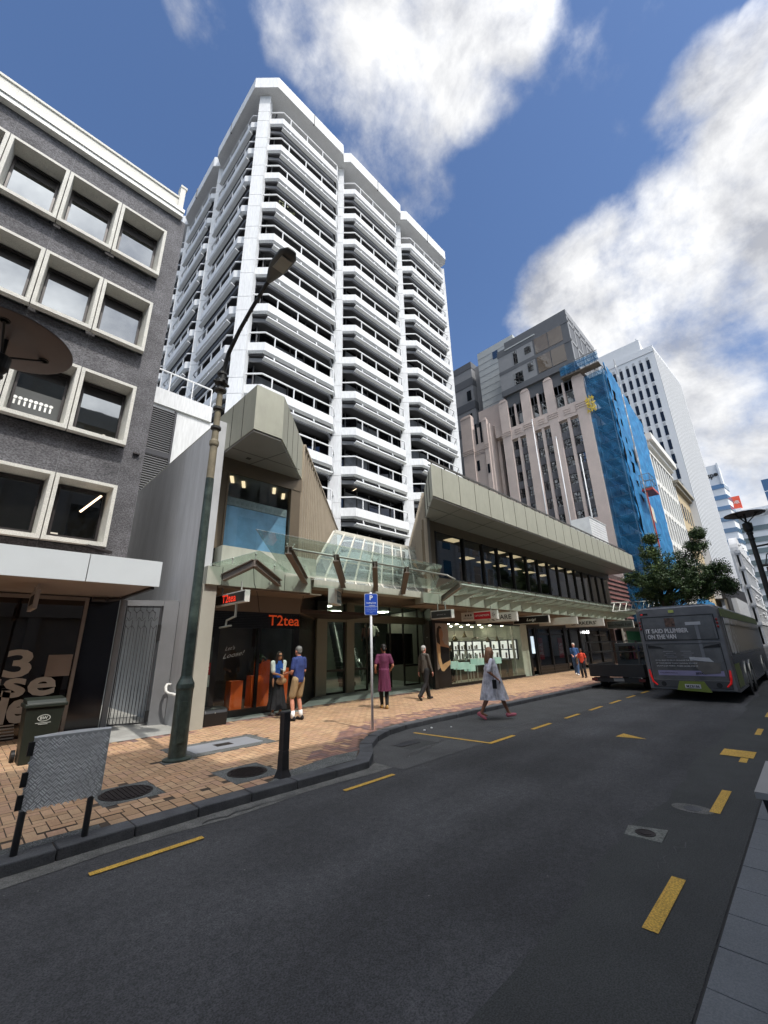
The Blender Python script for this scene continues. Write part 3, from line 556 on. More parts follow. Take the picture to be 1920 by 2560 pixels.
# blue translucent blind and room
mb = MB(); mb.quad((4.44, 10.55, 4.3), (6.45, 10.55, 4.3), (6.45, 10.55, 5.55), (4.44, 10.55, 5.55)); part('blue_blind', mb, mat('blue_film', (.22, .42, .66), .6, var=.35, scale=.9), pc, normals=False)
mb = MB(); mb.quad((4.44, 10.54, 5.56), (6.45, 10.54, 5.56), (6.45, 10.54, 5.80), (4.44, 10.54, 5.80)); part('patterned_strip', mb, mat('pattern_strip', (.25, .30, .32), .6, var=.2, scale=9), pc, normals=False)
mb = MB()
for i in range(13): mb.tube([(4.56+i*.15, 10.53, 5.68), (4.56+i*.15, 10.537, 5.68)], .045, 10)
part('strip_pattern', mb, mat('strip_dots', (.22, .27, .29)), pc)
mb = MB(); mb.box(4.2, 6.8, 14.6, 14.7, 3.9, 6.9); mb.prism([(4.2, 10.6), (6.85, 10.6), (10.8, 14.6), (4.2, 14.6)], 6.72, 6.8); mb.prism([(4.2, 10.6), (6.85, 10.6), (10.8, 14.6), (4.2, 14.6)], 4.0, 4.1); part('room', mb, mat('room_grey', (.34, .36, .35), .8), pc)
for x, y in ((4.9, 11.2), (5.35, 11.35), (6.35, 11.2), (6.85, 11.45)): mb = MB(); mb.bar((x, y, 6.70), (x+.25, y+.45, 6.70), .10, .02); part('ceiling_light', mb, m_fit, pc)
# --- glazed fin wall on the 45 degree line
mb = MB(); k = -3.6
mb.extr([(6.8, 10.4, 3.5), (14.2, 17.8, 3.5), (14.2, 17.8, 6.9), (6.8, 10.4, 6.9)], (-.1, .1, 0)); part('inner_wall', mb, mat('fin_wall_back', (.10, .09, .075), .5), pc)
m_fin = mat('fin_bronze', (.36, .30, .225), .5, .1, var=.1)
mb = MB(); x = 6.86
while x < 14.1:
    mb.bar((x, x-k-.03, 3.5), (x, x-k-.03, 8.1), .07, .16, up=(1, -1, 0)); x += .27
mb.bar((6.86, 10.43, 8.13), (14.1, 17.67, 8.13), .2, .07); part('fins', mb, m_fin, pc)
mb = MB(); x = 6.99; i = 0
random.seed(3)
while x < 14.0:
    z = 3.6
    while z < 7.7:
        h = random.choice((.6, .9, 1.3)); mb.extr([(x-.09, x-.09-k-.015, z), (x+.09, x+.09-k-.015, z), (x+.09, x+.09-k-.015, min(z+h-.06, 8)), (x-.09, x-.09-k-.015, min(z+h-.06, 8))], (-.01, .01, 0)); z += h
    x += .27
part('fin_glazing', mb, pane_mat('fin_pane', '4a4a40', .12, wob=.3), pc)
# --- right wing
mb = MB(); XE = 36.5
mb.prism([(11.2, 8.5), (XE, 8.5), (XE, 20), (22.9, 20), (13.2, 10.38), (13.0, 10.3)], 6.9, 8.17); part('parapet', mb, m_brz, pc)
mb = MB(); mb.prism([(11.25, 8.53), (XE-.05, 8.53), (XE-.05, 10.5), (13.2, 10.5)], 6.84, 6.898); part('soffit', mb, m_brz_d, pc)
mb = MB(); x = 11.85
while x < XE: mb.box(x-.008, x+.008, 8.492, 8.5, 6.9, 8.17); x += 1.12
for x in (13.1, 15.6, 18.1, 20.6, 23, 26): mb.extr([(x, 8.54, 6.834), (x+.02, 8.54, 6.834), (x+.52, 10.4, 6.834), (x+.5, 10.4, 6.834)], (0, 0, .01))
mb.box(11.9, XE, 9.3, 9.312, 6.832, 6.85)
for t in (.5, 1.1, 1.7): x = 11.2+t; mb.extr([(x-.01, x-2.69, 6.9), (x+.01, x-2.67, 6.9), (x, x-2.65, 6.9), (x-.02, x-2.67, 6.9)], (0, 0, 1.27))
part('panel_joints', mb, m_jnt, pc)
mb = MB(); x = 11.7
while x < XE-.3: mb.bar((x, 8.85, 8.17), (x, 8.85, 8.52), .04, .04, up=(1, 0, 0)); x += .85
mb.box(11.5, XE-.2, 8.82, 8.88, 8.5, 8.57); mb.box(11.5, XE-.2, 8.83, 8.87, 8.32, 8.35); part('roof_rail', mb, mat('rail_dark', (.08, .075, .07), .4, .3), pc)
# its angled end wall with fins
mb = MB(); mb.extr([(13.0, 10.3, 3.3), (22.5, 19.8, 3.3), (22.5, 19.8, 6.9), (13.0, 10.3, 6.9)], (.1, -.1, 0)); part('inner_wall', mb, MATS['fin_wall_back'], pc)
mb = MB(); x = 13.0
while x < 20: mb.bar((x-.02, x-2.7+.03, 3.3), (x-.02, x-2.7+.03, 8.1 if x > 13.1 else 6.84), .06, .13, up=(1, -1, 0)); x += .24
part('fins', mb, mat('fin_bronze_pale', (.33, .28, .215), .5, .1, var=.1), pc)
# ribbon window
mb = MB(); YW = 10.42
mb.box(13.1, XE-.3, YW-.02, YW+.2, 6.42, 6.86); mb.box(13.1, XE-.3, YW-.02, YW+.2, 3.4, 4.42); mb.box(13.1, 13.6, YW-.04, YW+.25, 4.42, 6.42); part('window_surround', mb, m_frame, pc)
XW = [13.62, 15.7, 17.35, 18.75, 20.3, 21.9, 23.3, 24.7, 26.1, 27.5, 28.9, 30.3, 31.7, 33.1, 34.5, 35.9]
mb = MB()
for i, (a, b) in enumerate(zip(XW, XW[1:])):
    mb = MB(); mb.box(a, a+.10, YW-.05, YW+.12, 4.42, 6.42); mb.box(a+.10, b, YW, YW+.06, 4.42, 4.47); mb.box(a+.1, b, YW, YW+.06, 6.37, 6.42)
    wn = part('window', mb, mat('mullion_black', (.02, .018, .016), .4, .3), pc)
    mb = MB(); mb.quad((a+.1, YW+.03, 4.47), (b, YW+.03, 4.47), (b, YW+.03, 6.37), (a+.1, YW+.03, 6.37)); part('pane', mb, m_glass_up, wn, normals=False)
mb = MB(); mb.quad((19.4, 16.5, 4), (XE, 16.5, 4), (XE, 16.5, 6.9), (19.4, 16.5, 6.9)); mb.quad((13.6, 10.7, 6.72), (XE, 10.7, 6.72), (XE, 16.5, 6.72), (19.4, 16.5, 6.72)); mb.quad((13.6, 10.7, 4.2), (XE, 10.7, 4.2), (XE, 16.5, 4.2), (19.4, 16.5, 4.2)); mb.quad((13.6, 10.75, 4.2), (19.35, 16.5, 4.2), (19.35, 16.5, 6.72), (13.6, 10.75, 6.72)); mb.box(XE-.35, XE-.3, 10.6, 16.5, 3.4, 6.9); 
part('office_interior', mb, mat('office_grey', (.10, .10, .095), .8), pc)
for i, x in enumerate((14.6, 16.6, 20.9, 22.8, 24.8, 26.8, 29, 31.2)):
    for y in (11.5, 13.6):
        if x-.5 < y+3.0: continue
        mb = MB(); mb.box(x-.42, x+.42, y-.3, y+.3, 6.69, 6.715); part('ceiling_light', mb, m_fit, pc)
for x, h in ((21.5, .5), (22.4, .7), (25, .6), (27.2, .9), (29.5, .5)): mb = MB(); mb.box(x, x+.5, 11.4, 11.5, 4.2, 4.3+h); mb.box(x-.3, x+.9, 11.48, 12.1, 4.6, 4.64); part('desk', mb, mat('desk_grey', (.05, .055, .06)), pc)
# roof plant
b = T('roof_plant_box', 'white louvred plant box on the bronze roof in front of the pink stone building', 'plant box', (30.5, 9.6, 8.2))
mb = MB(); mb.prism([(29.9, 9.1), (33.3, 9.1), (33.3, 10.4), (29.9, 10.4)], 8.6, 10.15); part('casing', mb, mat('box_white', (.66, .67, .68), .5), b)
mb = MB()
for i in range(7): mb.box(29.95, 33.25, 9.08, 9.1, 8.75+i*.19, 8.76+i*.19)
mb.box(29.86, 33.34, 9.06, 9.1, 10.1, 10.18); part('louvres', mb, mat('box_line', (.45, .46, .47)), b)
mb = MB(); mb.box(30, 30.1, 9.2, 9.3, 8.17, 8.6); mb.box(33.1, 33.2, 9.2, 9.3, 8.17, 8.6); part('legs', mb, m_dark, b)
# --- skylight over the atrium
m_sky = glass_mat('skylight_glass', (.80, .90, .86), .10, dirt=.28, dcol='dfe8e0')
m_bone = mat('skylight_bars', (.55, .53, .46), .5)
ra, rb_ = Vector((11.2, 14.2, 6.75)), Vector((16.9, 14.2, 6.75)); ea, eb = Vector((8.2, 11.75, 4.1)), Vector((14.5, 11.75, 4.1))
mb = MB(); mb.quad(ra, rb_, eb, ea); mb.quad(ea, eb, eb+Vector((-.6, -1.0, -.45)), ea+Vector((-1.0, -1.0, -.45))); part('skylight_glazing', mb, m_sky, pc, normals=False)
mb = MB(); mb.bar(ra, rb_, .16, .16); mb.bar(ea, eb, .08, .08); mb.bar(ra, ea, .09, .09); mb.bar(rb_, eb, .09, .09)
for i in range(1, 9): t = i/9; p, q = ra.lerp(rb_, t), ea.lerp(eb, t); mb.bar(p, q, .055, .09); mb.bar(q, q+Vector((-.75, -1.0, -.45)), .05, .07)
for t in (.33, .66): mb.bar(ra.lerp(ea, t), rb_.lerp(eb, t), .03, .04)
part('skylight_bars', mb, m_bone, pc)
# --- canopy beams along the front
mb = MB(); mb.prism([(3.97, 9.88), (6.95, 9.88), (7.15, 10.1), (7.15, 10.8), (3.97, 10.3)], 3.24, 3.68); mb.box(4.28, 7.15, 9.9, 10.35, 3.68, 4.24)
mb.prism([(7.15, 9.98), (12.05, 9.98), (12.05, 10.5), (7.15, 10.5)], 3.44, 3.66)
mb.prism([(11.95, 9.8), (36, 9.8), (36, 10.42), (12.2, 10.42)], 3.24, 3.62); part('canopy_fascia', mb, m_fascia, pc)
mb = MB()
for x in (4.34, 6.1, 12.9): mb.box(x-.006, x+.006, 9.872 if x < 7 else 9.792, 9.9, 3.24, 3.68 if x < 7 else 3.62)
part('fascia_joints', mb, m_jnt, pc)
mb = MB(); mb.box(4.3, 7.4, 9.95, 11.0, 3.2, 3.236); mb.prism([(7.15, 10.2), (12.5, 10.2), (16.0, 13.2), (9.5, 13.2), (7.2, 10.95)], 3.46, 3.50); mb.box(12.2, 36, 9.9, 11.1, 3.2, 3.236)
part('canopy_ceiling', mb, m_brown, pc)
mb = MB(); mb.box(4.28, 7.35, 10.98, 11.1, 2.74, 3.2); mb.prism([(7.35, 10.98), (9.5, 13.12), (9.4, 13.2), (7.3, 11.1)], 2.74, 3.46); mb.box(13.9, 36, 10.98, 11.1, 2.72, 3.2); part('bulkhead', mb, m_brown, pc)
# small gable canopy and the long entrance canopy
def ibeam(parent, p0, p1, h=.16, w=.13, name='canopy_beam'):
    mb = MB(); a, b = Vector(p0), Vector(p1); up = Vector((0, 0, 1)); d = (b-a).normalized(); n = d.cross(up).normalized().cross(d)
    mb.bar(a, b, .02, h); mb.bar(a+n*h/2, b+n*h/2, w, .02); mb.bar(a-n*h/2, b-n*h/2, w, .02); return part(name, mb, m_beam, parent)
ibeam(pc, (4.36, 9.86, 3.42), (4.72, 9.02, 3.70)); ibeam(pc, (5.94, 9.86, 3.42), (4.72, 9.02, 3.70))
for bx in (6.83, 8.25, 9.65, 11.0): ibeam(pc, (bx, 9.95, 3.58), (bx-1.72, 8.2, 3.93), .17, .15)
mb = MB(); mb.tube([(5.15, 8.28, 3.99), (11.4, 8.28, 3.99)], .028, 8); mb.tube([(11.4, 8.28, 3.99), (11.9, 8.3, 3.9)], .028, 8); part('rail', mb, m_steel, pc, smooth=True)
mb = MB(); mb.quad((4.0, 9.86, 3.72), (4.75, 8.88, 3.98), (5.35, 9.3, 3.93), (6.5, 10.1, 3.76), (5.2, 10.3, 3.76)); mb.quad((4.15, 8.0, 4.22), (10.8, 8.0, 4.22), (12.6, 9.75, 3.78), (6.6, 9.86, 3.72), (6.0, 9.8, 3.74)); 
cg = part('canopy_glass', mb, m_cano, pc, normals=False)
md = cg.modifiers.new('thick', 'SOLIDIFY'); md.thickness = .014
mb = MB(); 
for p in ((4.30, 9.3, 3.80), (4.75, 9.05, 3.92), (5.6, 9.6, 3.82)): mb.tube([(p[0], p[1], p[2]-.12), (p[0], p[1], p[2])], .012, 6); mb.ball(p, .03, 6, 4)
for bx in (6.83, 8.25, 9.65, 11.0):
    for t in (.25, .9): 
        c = Vector((bx-1.72*t, 9.95-1.75*t, 3.67+.35*t))
        for s in (-.09, .09): mb.tube([c, c+Vector((s, -s*.2, .13))], .011, 5); mb.ball(c+Vector((s, -s*.2, .14)), .026, 6, 4)
part('glass_clamps', mb, m_steel, pc)
mb = MB(); mb.tube([(4.7, 9.02, 3.6), (5.0, 9.5, 3.3), (5.6, 10.4, 3.15)], .008, 5); mb.tube([(5.6, 10.4, 3.15), (6.0, 10.97, 2.75)], .008, 5)
for bx in (6.83, 8.25, 9.65): mb.tube([(bx, 9.97, 3.45), (bx+.35, 10.6, 2.98)], .009, 5)
part('cables', mb, m_dark, pc)
# right canopy
mb = MB(); mb.quad((11.7, 8.25, 3.86), (35.8, 8.25, 3.86), (35.8, 9.85, 3.66), (12.3, 9.85, 3.66)); cg = part('canopy_glass', mb, m_cano, pc, normals=False); md = cg.modifiers.new('thick', 'SOLIDIFY'); md.thickness = .014
ibeam(pc, (13.1, 9.8, 3.45), (12.55, 8.55, 3.78), .16, .13)
x = 13.9
while x < 35.6:
    mb = MB(); mb.extr([(x, 9.8, 3.26), (x, 9.8, 3.58), (x, 8.5, 3.78), (x, 8.5, 3.70)], (.03, 0, 0)); mb.box(x-.05, x+.08, 8.5, 9.8, 3.60, 3.61); part('canopy_beam', mb, m_fascia, pc); x += 1.12
mb = MB(); mb.tube([(12.55, 8.5, 3.79), (35.6, 8.5, 3.79)], .03, 8); part('rail', mb, m_steel, pc, smooth=True)
mb = MB(); x = 13.9
while x < 35: mb.ball((x, 8.5, 3.80), .05, 6, 4); x += 1.12
part('glass_clamps', mb, m_beam, pc)
# --- tea shop front
mb = MB()
mb.box(4.28, 7.35, 11.0, 11.06, 2.30, 2.74)
for i in range(9): mb.box(4.28, 7.35, 10.985, 11.0, 2.33+i*.045, 2.35+i*.045)
mb.box(4.28, 4.9, 10.95, 11.05, PZ, 2.3); mb.box(7.18, 7.36, 10.96, 11.08, PZ, 2.3); mb.box(4.9, 7.2, 10.97, 11.05, PZ, .26); mb.box(6.02, 6.10, 10.97, 11.05, .26, 2.3)
part('tea_shop_front', mb, m_shopblk, pc)
mb = MB(); mb.prism([(7.36, 10.98), (9.5, 13.1), (9.45, 13.2), (7.33, 11.08)], PZ, 2.74)
for j in range(2):
    for i in range(7):
        a, b_ = 7.5+j*1.0, 8.4+j*1.0; z = 2.32+i*.055; mb.extr([(a, a+3.60, z), (b_, b_+3.60, z), (b_, b_+3.57, z+.012), (a, a+3.57, z+.012)], (0, 0, .015))
part('louvred_side_wall', mb, m_shopblk, pc)
mb = MB(); mb.quad((4.9, 11.0, .26), (7.2, 11.0, .26), (7.2, 11.0, 2.3), (4.9, 11.0, 2.3)); part('tea_shop_window', mb, glass_mat('tea_glass', (.80, .80, .78), .035), pc, normals=False)
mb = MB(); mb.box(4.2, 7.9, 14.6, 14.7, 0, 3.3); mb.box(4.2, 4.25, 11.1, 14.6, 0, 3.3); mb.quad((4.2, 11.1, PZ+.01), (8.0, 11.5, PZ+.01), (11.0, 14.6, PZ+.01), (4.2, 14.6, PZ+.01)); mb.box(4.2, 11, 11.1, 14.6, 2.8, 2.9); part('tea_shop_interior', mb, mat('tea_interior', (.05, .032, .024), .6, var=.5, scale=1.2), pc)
m_or = mat('orange_lacquer', (.85, .15, .03), .4, var=.05)
text('T2tea', .30, mat('orange_sign', (.85, .13, .03), emit=('ff5a2c', .12)), (6.30, 10.96, 2.39), XR, ZU, pc, width=1.05, bold=.012)
text("Let's", .10, mat('white_script', (.62, .62, .6)), (5.10, 10.985, 1.72), (1, 0, .12), ZU, pc, width=.27, shear=.4, bold=-.006); text("Loose!", .12, MATS['white_script'], (5.06, 10.985, 1.52), (1, 0, .16), ZU, pc, width=.60, shear=.4, bold=-.006)
for i, (x, y, w0, h, lab) in enumerate(((5.62, 11.35, .34, .85, 'lowest orange display plinth behind the tea shop glass'), (6.16, 11.3, .3, .95, 'orange display plinth beside the woman in the tea shop window'), (6.5, 11.5, .34, 1.35, 'tallest orange display plinth in the tea shop window'), (6.98, 11.22, .3, 1.12, 'tapering orange display plinth between the two standing people'))):
    b = T('display_plinth', lab, 'plinth', (x, y, PZ), 'orange plinths in the tea shop window'); mb = MB(); q = .04 if i == 3 else 0
    mb.add([(-w0/2+q, -.15, 0), (w0/2-q, -.15, 0), (w0/2-q, .15, 0), (-w0/2+q, .15, 0), (-w0/2, -.15, h), (w0/2, -.15, h), (w0/2, .15, h), (-w0/2, .15, h)], [(3, 2, 1, 0), (4, 5, 6, 7), (0, 1, 5, 4), (1, 2, 6, 5), (2, 3, 7, 6), (3, 0, 4, 7)])
    part('block', mb, m_or, b, local=True)
b = T('potted_plant', 'small leafy plant on a plinth behind the tea shop glass', 'plant', (6.35, 11.4, 1.4)); mb = MB(); random.seed(5)
for i in range(60):
    d = Vector((random.gauss(0, 1), random.gauss(0, 1), abs(random.gauss(.4, .8)))).normalized()*random.uniform(.08, .24); e = Vector((random.gauss(0, 1), random.gauss(0, 1), random.gauss(0, 1))).normalized()*.035; mb.quad(d-e, d+e.cross(d).normalized()*.02, d+e, d-e.cross(d).normalized()*.02)
part('foliage', mb, mat('plant_green', (.03, .09, .03), .5), b, local=True, normals=False)
mb = MB(); mb.lathe([(.05, -.06), (.08, .06)]); part('pot', mb, m_dark, b, local=True)
# poster case on the pier side of the tea shop
b = T('poster_stand', 'narrow notice board with red and pale panels between the pier and tea shop', 'notice board', (4.5, 10.85, .3))
mb = MB(); mb.box(4.40, 4.72, 10.86, 10.93, .45, 2.05); part('board', mb, mat('board_dark', (.04, .05, .048), .3), b)
mb = MB(); mb.box(4.46, 4.70, 10.85, 10.858, 1.16, 1.44); part('red_panel', mb, mat('notice_red', (.35, .02, .03)), b)
mb = MB(); mb.box(4.46, 4.70, 10.85, 10.858, .88, 1.15); part('pale_panel', mb, mat('notice_pale', (.35, .45, .42)), b)
for i, s in enumerate(('PLEASE', 'PREPAY', 'HUT')): text(s, .055, MATS['white_script'], (4.49, 10.848, 1.35-i*.085), XR, ZU, b, width=.18, bold=.01)
for i, s in enumerate(('WE', 'PUT', 'IT')): text(s, .05, MATS['white_script'], (4.50, 10.848, .76-i*.09), XR, ZU, b, width=.10+.04*(i == 1), bold=.01)
b = T('black_planter_box', 'low black box with a rounded top beside the tea shop window', 'box', (4.75, 10.3, PZ))
mb = MB(); mb.extr([(4.35, 10.12, PZ), (4.35, 10.12, .36), (4.37, 10.16, .43), (4.37, 10.3, .46), (4.37, 10.62, .46), (4.35, 10.62, PZ)], (.55, 0, 0)); o = part('casing', mb, m_shopblk, b, bevel=.02); mb = MB(); mb.ball((4.6, 10.115, .36), .012, 6, 4); part('lock', mb, m_steel, b)
# --- entrance glazing at the back of the recess
YE = 13.1
m_trim = mat('bronze_trim', (.165, .155, .125), .4, .3, var=.06)
m_tlit = mat('bronze_trim_pale', (.30, .29, .22), .45, .2, var=.05)
mb = MB()
for a, b_ in ((9.5, 9.98), (10.95, 11.35)): mb.box(a, b_, YE-.12, YE+.08, PZ, 3.46)
mb.box(9.98, 15.95, YE-.10, YE+.06, 2.70, 3.02); mb.box(9.98, 16, YE-.06, YE+.06, 3.40, 3.46)
part('entrance_portal', mb, m_tlit, pc)
mb = MB()
for x in (9.98, 10.88, 11.35, 12.1, 13.5, 14.35, 15.35, 15.85): mb.box(x, x+.06, YE-.03, YE+.03, PZ, 3.4)
for a, b_ in ((10.04, 10.88), (11.41, 12.1), (14.41, 15.35)): mb.box(a, b_, YE-.03, YE+.03, .88, .96); mb.box(a, b_, YE-.03, YE+.03, PZ, .16)
part('entrance_frame', mb, mat('dark_bronze', (.06, .055, .05), .4, .4), pc)
mb = MB(); 
for a, b_ in ((10.04, 10.88), (11.41, 13.5), (14.41, 15.8)): mb.quad((a, YE, PZ+.05), (b_, YE, PZ+.05), (b_, YE, 3.4), (a, YE, 3.4))
part('entrance_glass', mb, glass_mat('entrance_glass', (.80, .84, .80), .05), pc, normals=False)
mb = MB(); mb.box(13.55, 15.3, YE+.25, YE+.3, .96, 2.3); part('dark_poster', mb, mat('poster_dark', (.012, .014, .018), .2), pc)
mb = MB(); mb.quad((9.5, 13.15, PZ+.01), (16, 13.15, PZ+.01), (20, 22, PZ+.01), (9, 22, PZ+.01)); mb.quad((9.2, 21, 0), (22, 21, 0), (22, 21, 3.6), (9.2, 21, 3.6)); mb.quad((9.2, 13.2, 3.47), (18, 13.2, 3.47), (22, 21, 3.47), (9.2, 21, 3.47)); mb.quad((9.45, 13.2, 0), (9.45, 21, 0), (9.45, 21, 3.5), (9.45, 13.2, 3.5))
part('mall_interior', mb, mat('mall_dark', (.16, .18, .15), .5, var=.4, scale=.8), pc, normals=False)
mb = MB(); x = 15.9
for i in range(9): q = 13.3+i*.32; mb.box(16.0-.0+i*.06, 16.05+i*.06, q, q+.26, PZ, 3.4)
part('side_fins', mb, m_trim, pc)
mb = MB(); mb.prism([(15.85, 13.0), (13.75, 10.95), (13.9, 10.95), (16.1, 13.15)], PZ, 3.46); part('side_wall', mb, m_trim, pc)
mb = MB(); x = 14.1
while x < 15.8: mb.bar((x-.03, x-2.82, PZ), (x-.03, x-2.82, 2.7), .05, .08, up=(1, -1, 0)); x += .22
part('side_wall_fins', mb, mat('fin_dark', (.11, .10, .085), .5), pc)
# escalator
b = T('escalator', 'glass sided escalator with pale handrails rising behind the entrance glazing', 'escalator', (13.0, 15.5, PZ)); dv = Vector((.6, 1.0, .78)); p0 = Vector((12.9, 15.1, .2))
mb = MB()
for i in range(14): c = p0+dv*.27*i; mb.box(c.x-.36, c.x+.36, c.y, c.y+.3, c.z-.15, c.z+.06)
part('steps', mb, mat('step_metal', (.07, .075, .075), .4, .6), b)
for s in (-.46, .46):
    mb = MB(); a = p0+Vector((s, 0, 0)); e = a+dv*3.8; mb.tube([a+Vector((0, -.3, .1)), a+Vector((0, -.45, .5)), a+Vector((0, -.3, .85)), a+Vector((0, 0, .95)), e+Vector((0, 0, .95))], .035, 8); part('handrail', mb, mat('handrail_pale', (.45, .46, .45), .4), b, smooth=True)
    mb = MB(); mb.extr([a+Vector((0, -.3, .1)), a+Vector((0, -.2, .85)), e+Vector((0, 0, .85)), e], (.02, 0, 0)); part('balustrade', mb, glass_mat('escalator_glass', (.75, .85, .8), .08, dirt=.25), b)
# --- jewellery shop
mb = MB(); mb.box(13.75, 13.95, 10.9, 11.05, PZ, 2.72); mb.box(13.95, 21.4, 10.97, 11.05, 2.62, 2.72); mb.box(13.95, 21.4, 10.97, 11.05, PZ, .2); part('jewellery_shop_frame', mb, m_shopblk, pc)
mb = MB(); mb.quad((13.95, 11.0, .2), (21.4, 11.0, .2), (21.4, 11.0, 2.62), (13.95, 11.0, 2.62)); part('jewellery_window', mb, m_glass, pc, normals=False)
mb = MB(); mb.quad((17, 14, 0), (22, 14, 0), (22, 14, 3), (17, 14, 3)); mb.quad((14.05, 11.1, 2.68), (22, 11.1, 2.68), (22, 14, 2.68), (17, 14, 2.68)); mb.quad((14.05, 11.1, .1), (22, 11.1, .1), (22, 14, .1), (17, 14, .1)); mb.quad((14.05, 11.1, 0), (17, 14, 0), (17, 14, 3), (14.05, 11.1, 3)); mb.box(21.4, 22.2, 11.02, 14, PZ, 2.7)
part('jewellery_interior', mb, mat('jewel_room', (.42, .44, .37), .7, var=.15, emit=('b9bfa4', .03)), pc, normals=False)  # room walls given a faint glow of their own
mb = MB()
for x in (15.1, 15.8, 16.5, 17.4, 18.4, 19.4, 20.6): mb.tube([(x, 11.6, 2.65), (x, 11.6, 2.66)], .07, 8); mb.tube([(x+1.6, 13.1, 2.65), (x+1.6, 13.1, 2.66)], .07, 8)
part('ceiling_light', mb, mat('spot_light', 'ffffff', emit=('fff2d8', 30)), pc)
random.seed(11)
for i, (x, z, kd) in enumerate(((15.2, 1.82, 0), (16.1, 2.0, 1), (16.9, 2.15, 2), (17.8, 2.0, 0), (18.9, 1.95, 1), (19.8, 1.95, 2))):
    b = T('pendant_lamp', ['flat brown pendant lamp nearest the poster of the woman', 'faceted bulb pendant lamp second from the poster', 'highest narrow pendant lamp in the jewellery shop', 'wide flat pendant lamp in the middle of the jewellery window', 'diamond shaped pendant lamp right of the window middle', 'tall bell pendant lamp nearest the jewellery shop door'][i], 'lamp', (x, 11.5, z), 'pendant lamps in the jewellery shop')
    mb = MB(); mb.tube([(0, 0, .1), (0, 0, 2.66-z)], .006, 5); part('cord', mb, m_dark, b, local=True)
    mb = MB(); mb.lathe([[(.02, .1), (.24, -.02), (.22, -.03)], [(.02, .14), (.15, -.03), (.08, -.12)], [(.02, .2), (.06, .05), (.12, -.08)]][kd], n=12); part('lamp_shade', mb, mat('lamp_bronze', (.10, .08, .04), .4, .5), b, local=True)
for i, (x0, x1, z) in enumerate(((14.95, 15.75, 1.0), (15.85, 16.6, .93), (16.65, 17.05, .82), (17.2, 18.2, 1.05), (18.9, 19.4, 1.05))):
    b = T('display_case', ['nearest pale green glass jewellery case beside the poster', 'second pale green jewellery case from the poster', 'smallest and lowest pale green jewellery case', 'widest pale green jewellery case behind the walking woman', 'farthest pale green jewellery case in the shop'][i], 'display case', (x0, 11.3, PZ), 'pale green jewellery cases')
    mb = MB(); mb.box(x0, x1, 11.15, 11.5, z-.22, z+.06); part('case', mb, mat('case_mint', (.48, .62, .55), .4, emit=('bfe8d8', .25)), b)
    for x in (x0+.08, x1-.1): mb = MB(); mb.box(x, x+.035, 11.2, 11.235, PZ, z-.22); part('leg', mb, m_steel, b)
for i in range(22):
    x = 15+random.random()*5; z = 1.0+random.random()*.25; mb = MB(); mb.box(x, x+.05, 11.5, 11.55, z, z+random.uniform(.1, .25))
    if i == 0: acc = MB()
    acc.box(x, x+random.uniform(.03, .12), 11.6, 11.64, z, z+random.uniform(.08, .3))
part('stock', acc, mat('stock_white', (.7, .7, .66)), pc)
for i, x in enumerate((17.2, 17.9, 18.5, 19.2, 19.8, 20.5, 21.1)):
    mb = MB(); mb.box(x, x+.5, 13.86, 13.98, .95, 1.95); sc_ = part('wall_showcase', mb, mat('showcase_frame', (.05, .05, .045)), pc)
    mb = MB(); mb.box(x+.04, x+.46, 13.83, 13.86, 1.0, 1.42); mb.box(x+.04, x+.46, 13.83, 13.86, 1.48, 1.9); part('lit_back', mb, mat('showcase_lit', (.6, .6, .56), emit=('f4f6ee', .5)), sc_)
    mb = MB(); mb.box(x+.08, x+.16, 13.78, 13.82, 1.02, 1.3); mb.box(x+.22, x+.28, 13.78, 13.82, 1.02, 1.22); mb.box(x+.33, x+.42, 13.78, 13.82, 1.5, 1.75); mb.box(x+.1, x+.2, 13.78, 13.82, 1.5, 1.68); part('stock', mb, mat('stock_dark', (.12, .1, .07)), sc_)
for i, y in enumerate((11.25, 11.75, 12.3, 12.85, 13.4)):
    mb = MB(); mb.box(21.3, 21.42, y, y+.46, .95, 1.95); sc_ = part('wall_showcase', mb, MATS['showcase_frame'], pc)
    mb = MB(); mb.box(21.27, 21.30, y+.04, y+.42, 1.0, 1.42); mb.box(21.27, 21.30, y+.04, y+.42, 1.48, 1.9); part('lit_back', mb, MATS['showcase_lit'], sc_)
    mb = MB(); mb.box(21.22, 21.26, y+.08, y+.16, 1.02, 1.3); mb.box(21.22, 21.26, y+.25, y+.33, 1.5, 1.72); part('stock', mb, MATS['stock_dark'], sc_)
mb = MB(); mb.box(20.2, 20.7, 11.3, 12.3, .1, .95); part('shop_counter', mb, mat('counter_brown', (.11, .085, .06), .5), pc)
mb = MB(); mb.box(15.6, 20.8, 12.6, 13.0, .1, 1.0); part('shop_counter', mb, mat('counter_brown', (.11, .085, .06), .5), pc)
mb = MB(); mb.box(15.9, 20.6, 12.55, 13.05, 1.0, 1.05); mb.box(14.6, 21.2, 11.9, 11.94, 2.06, 2.10); mb.box(20.9, 20.98, 11.2, 11.3, .2, 2.6); part('counter_top', mb, mat('counter_pale', (.5, .5, .45), .4), pc)
mb = MB(); mb.box(17.0, 22, 13.97, 13.99, 2.1, 2.5); part('wall_graphic', mb, mat('graphic_cream', (.62, .6, .52)), pc)
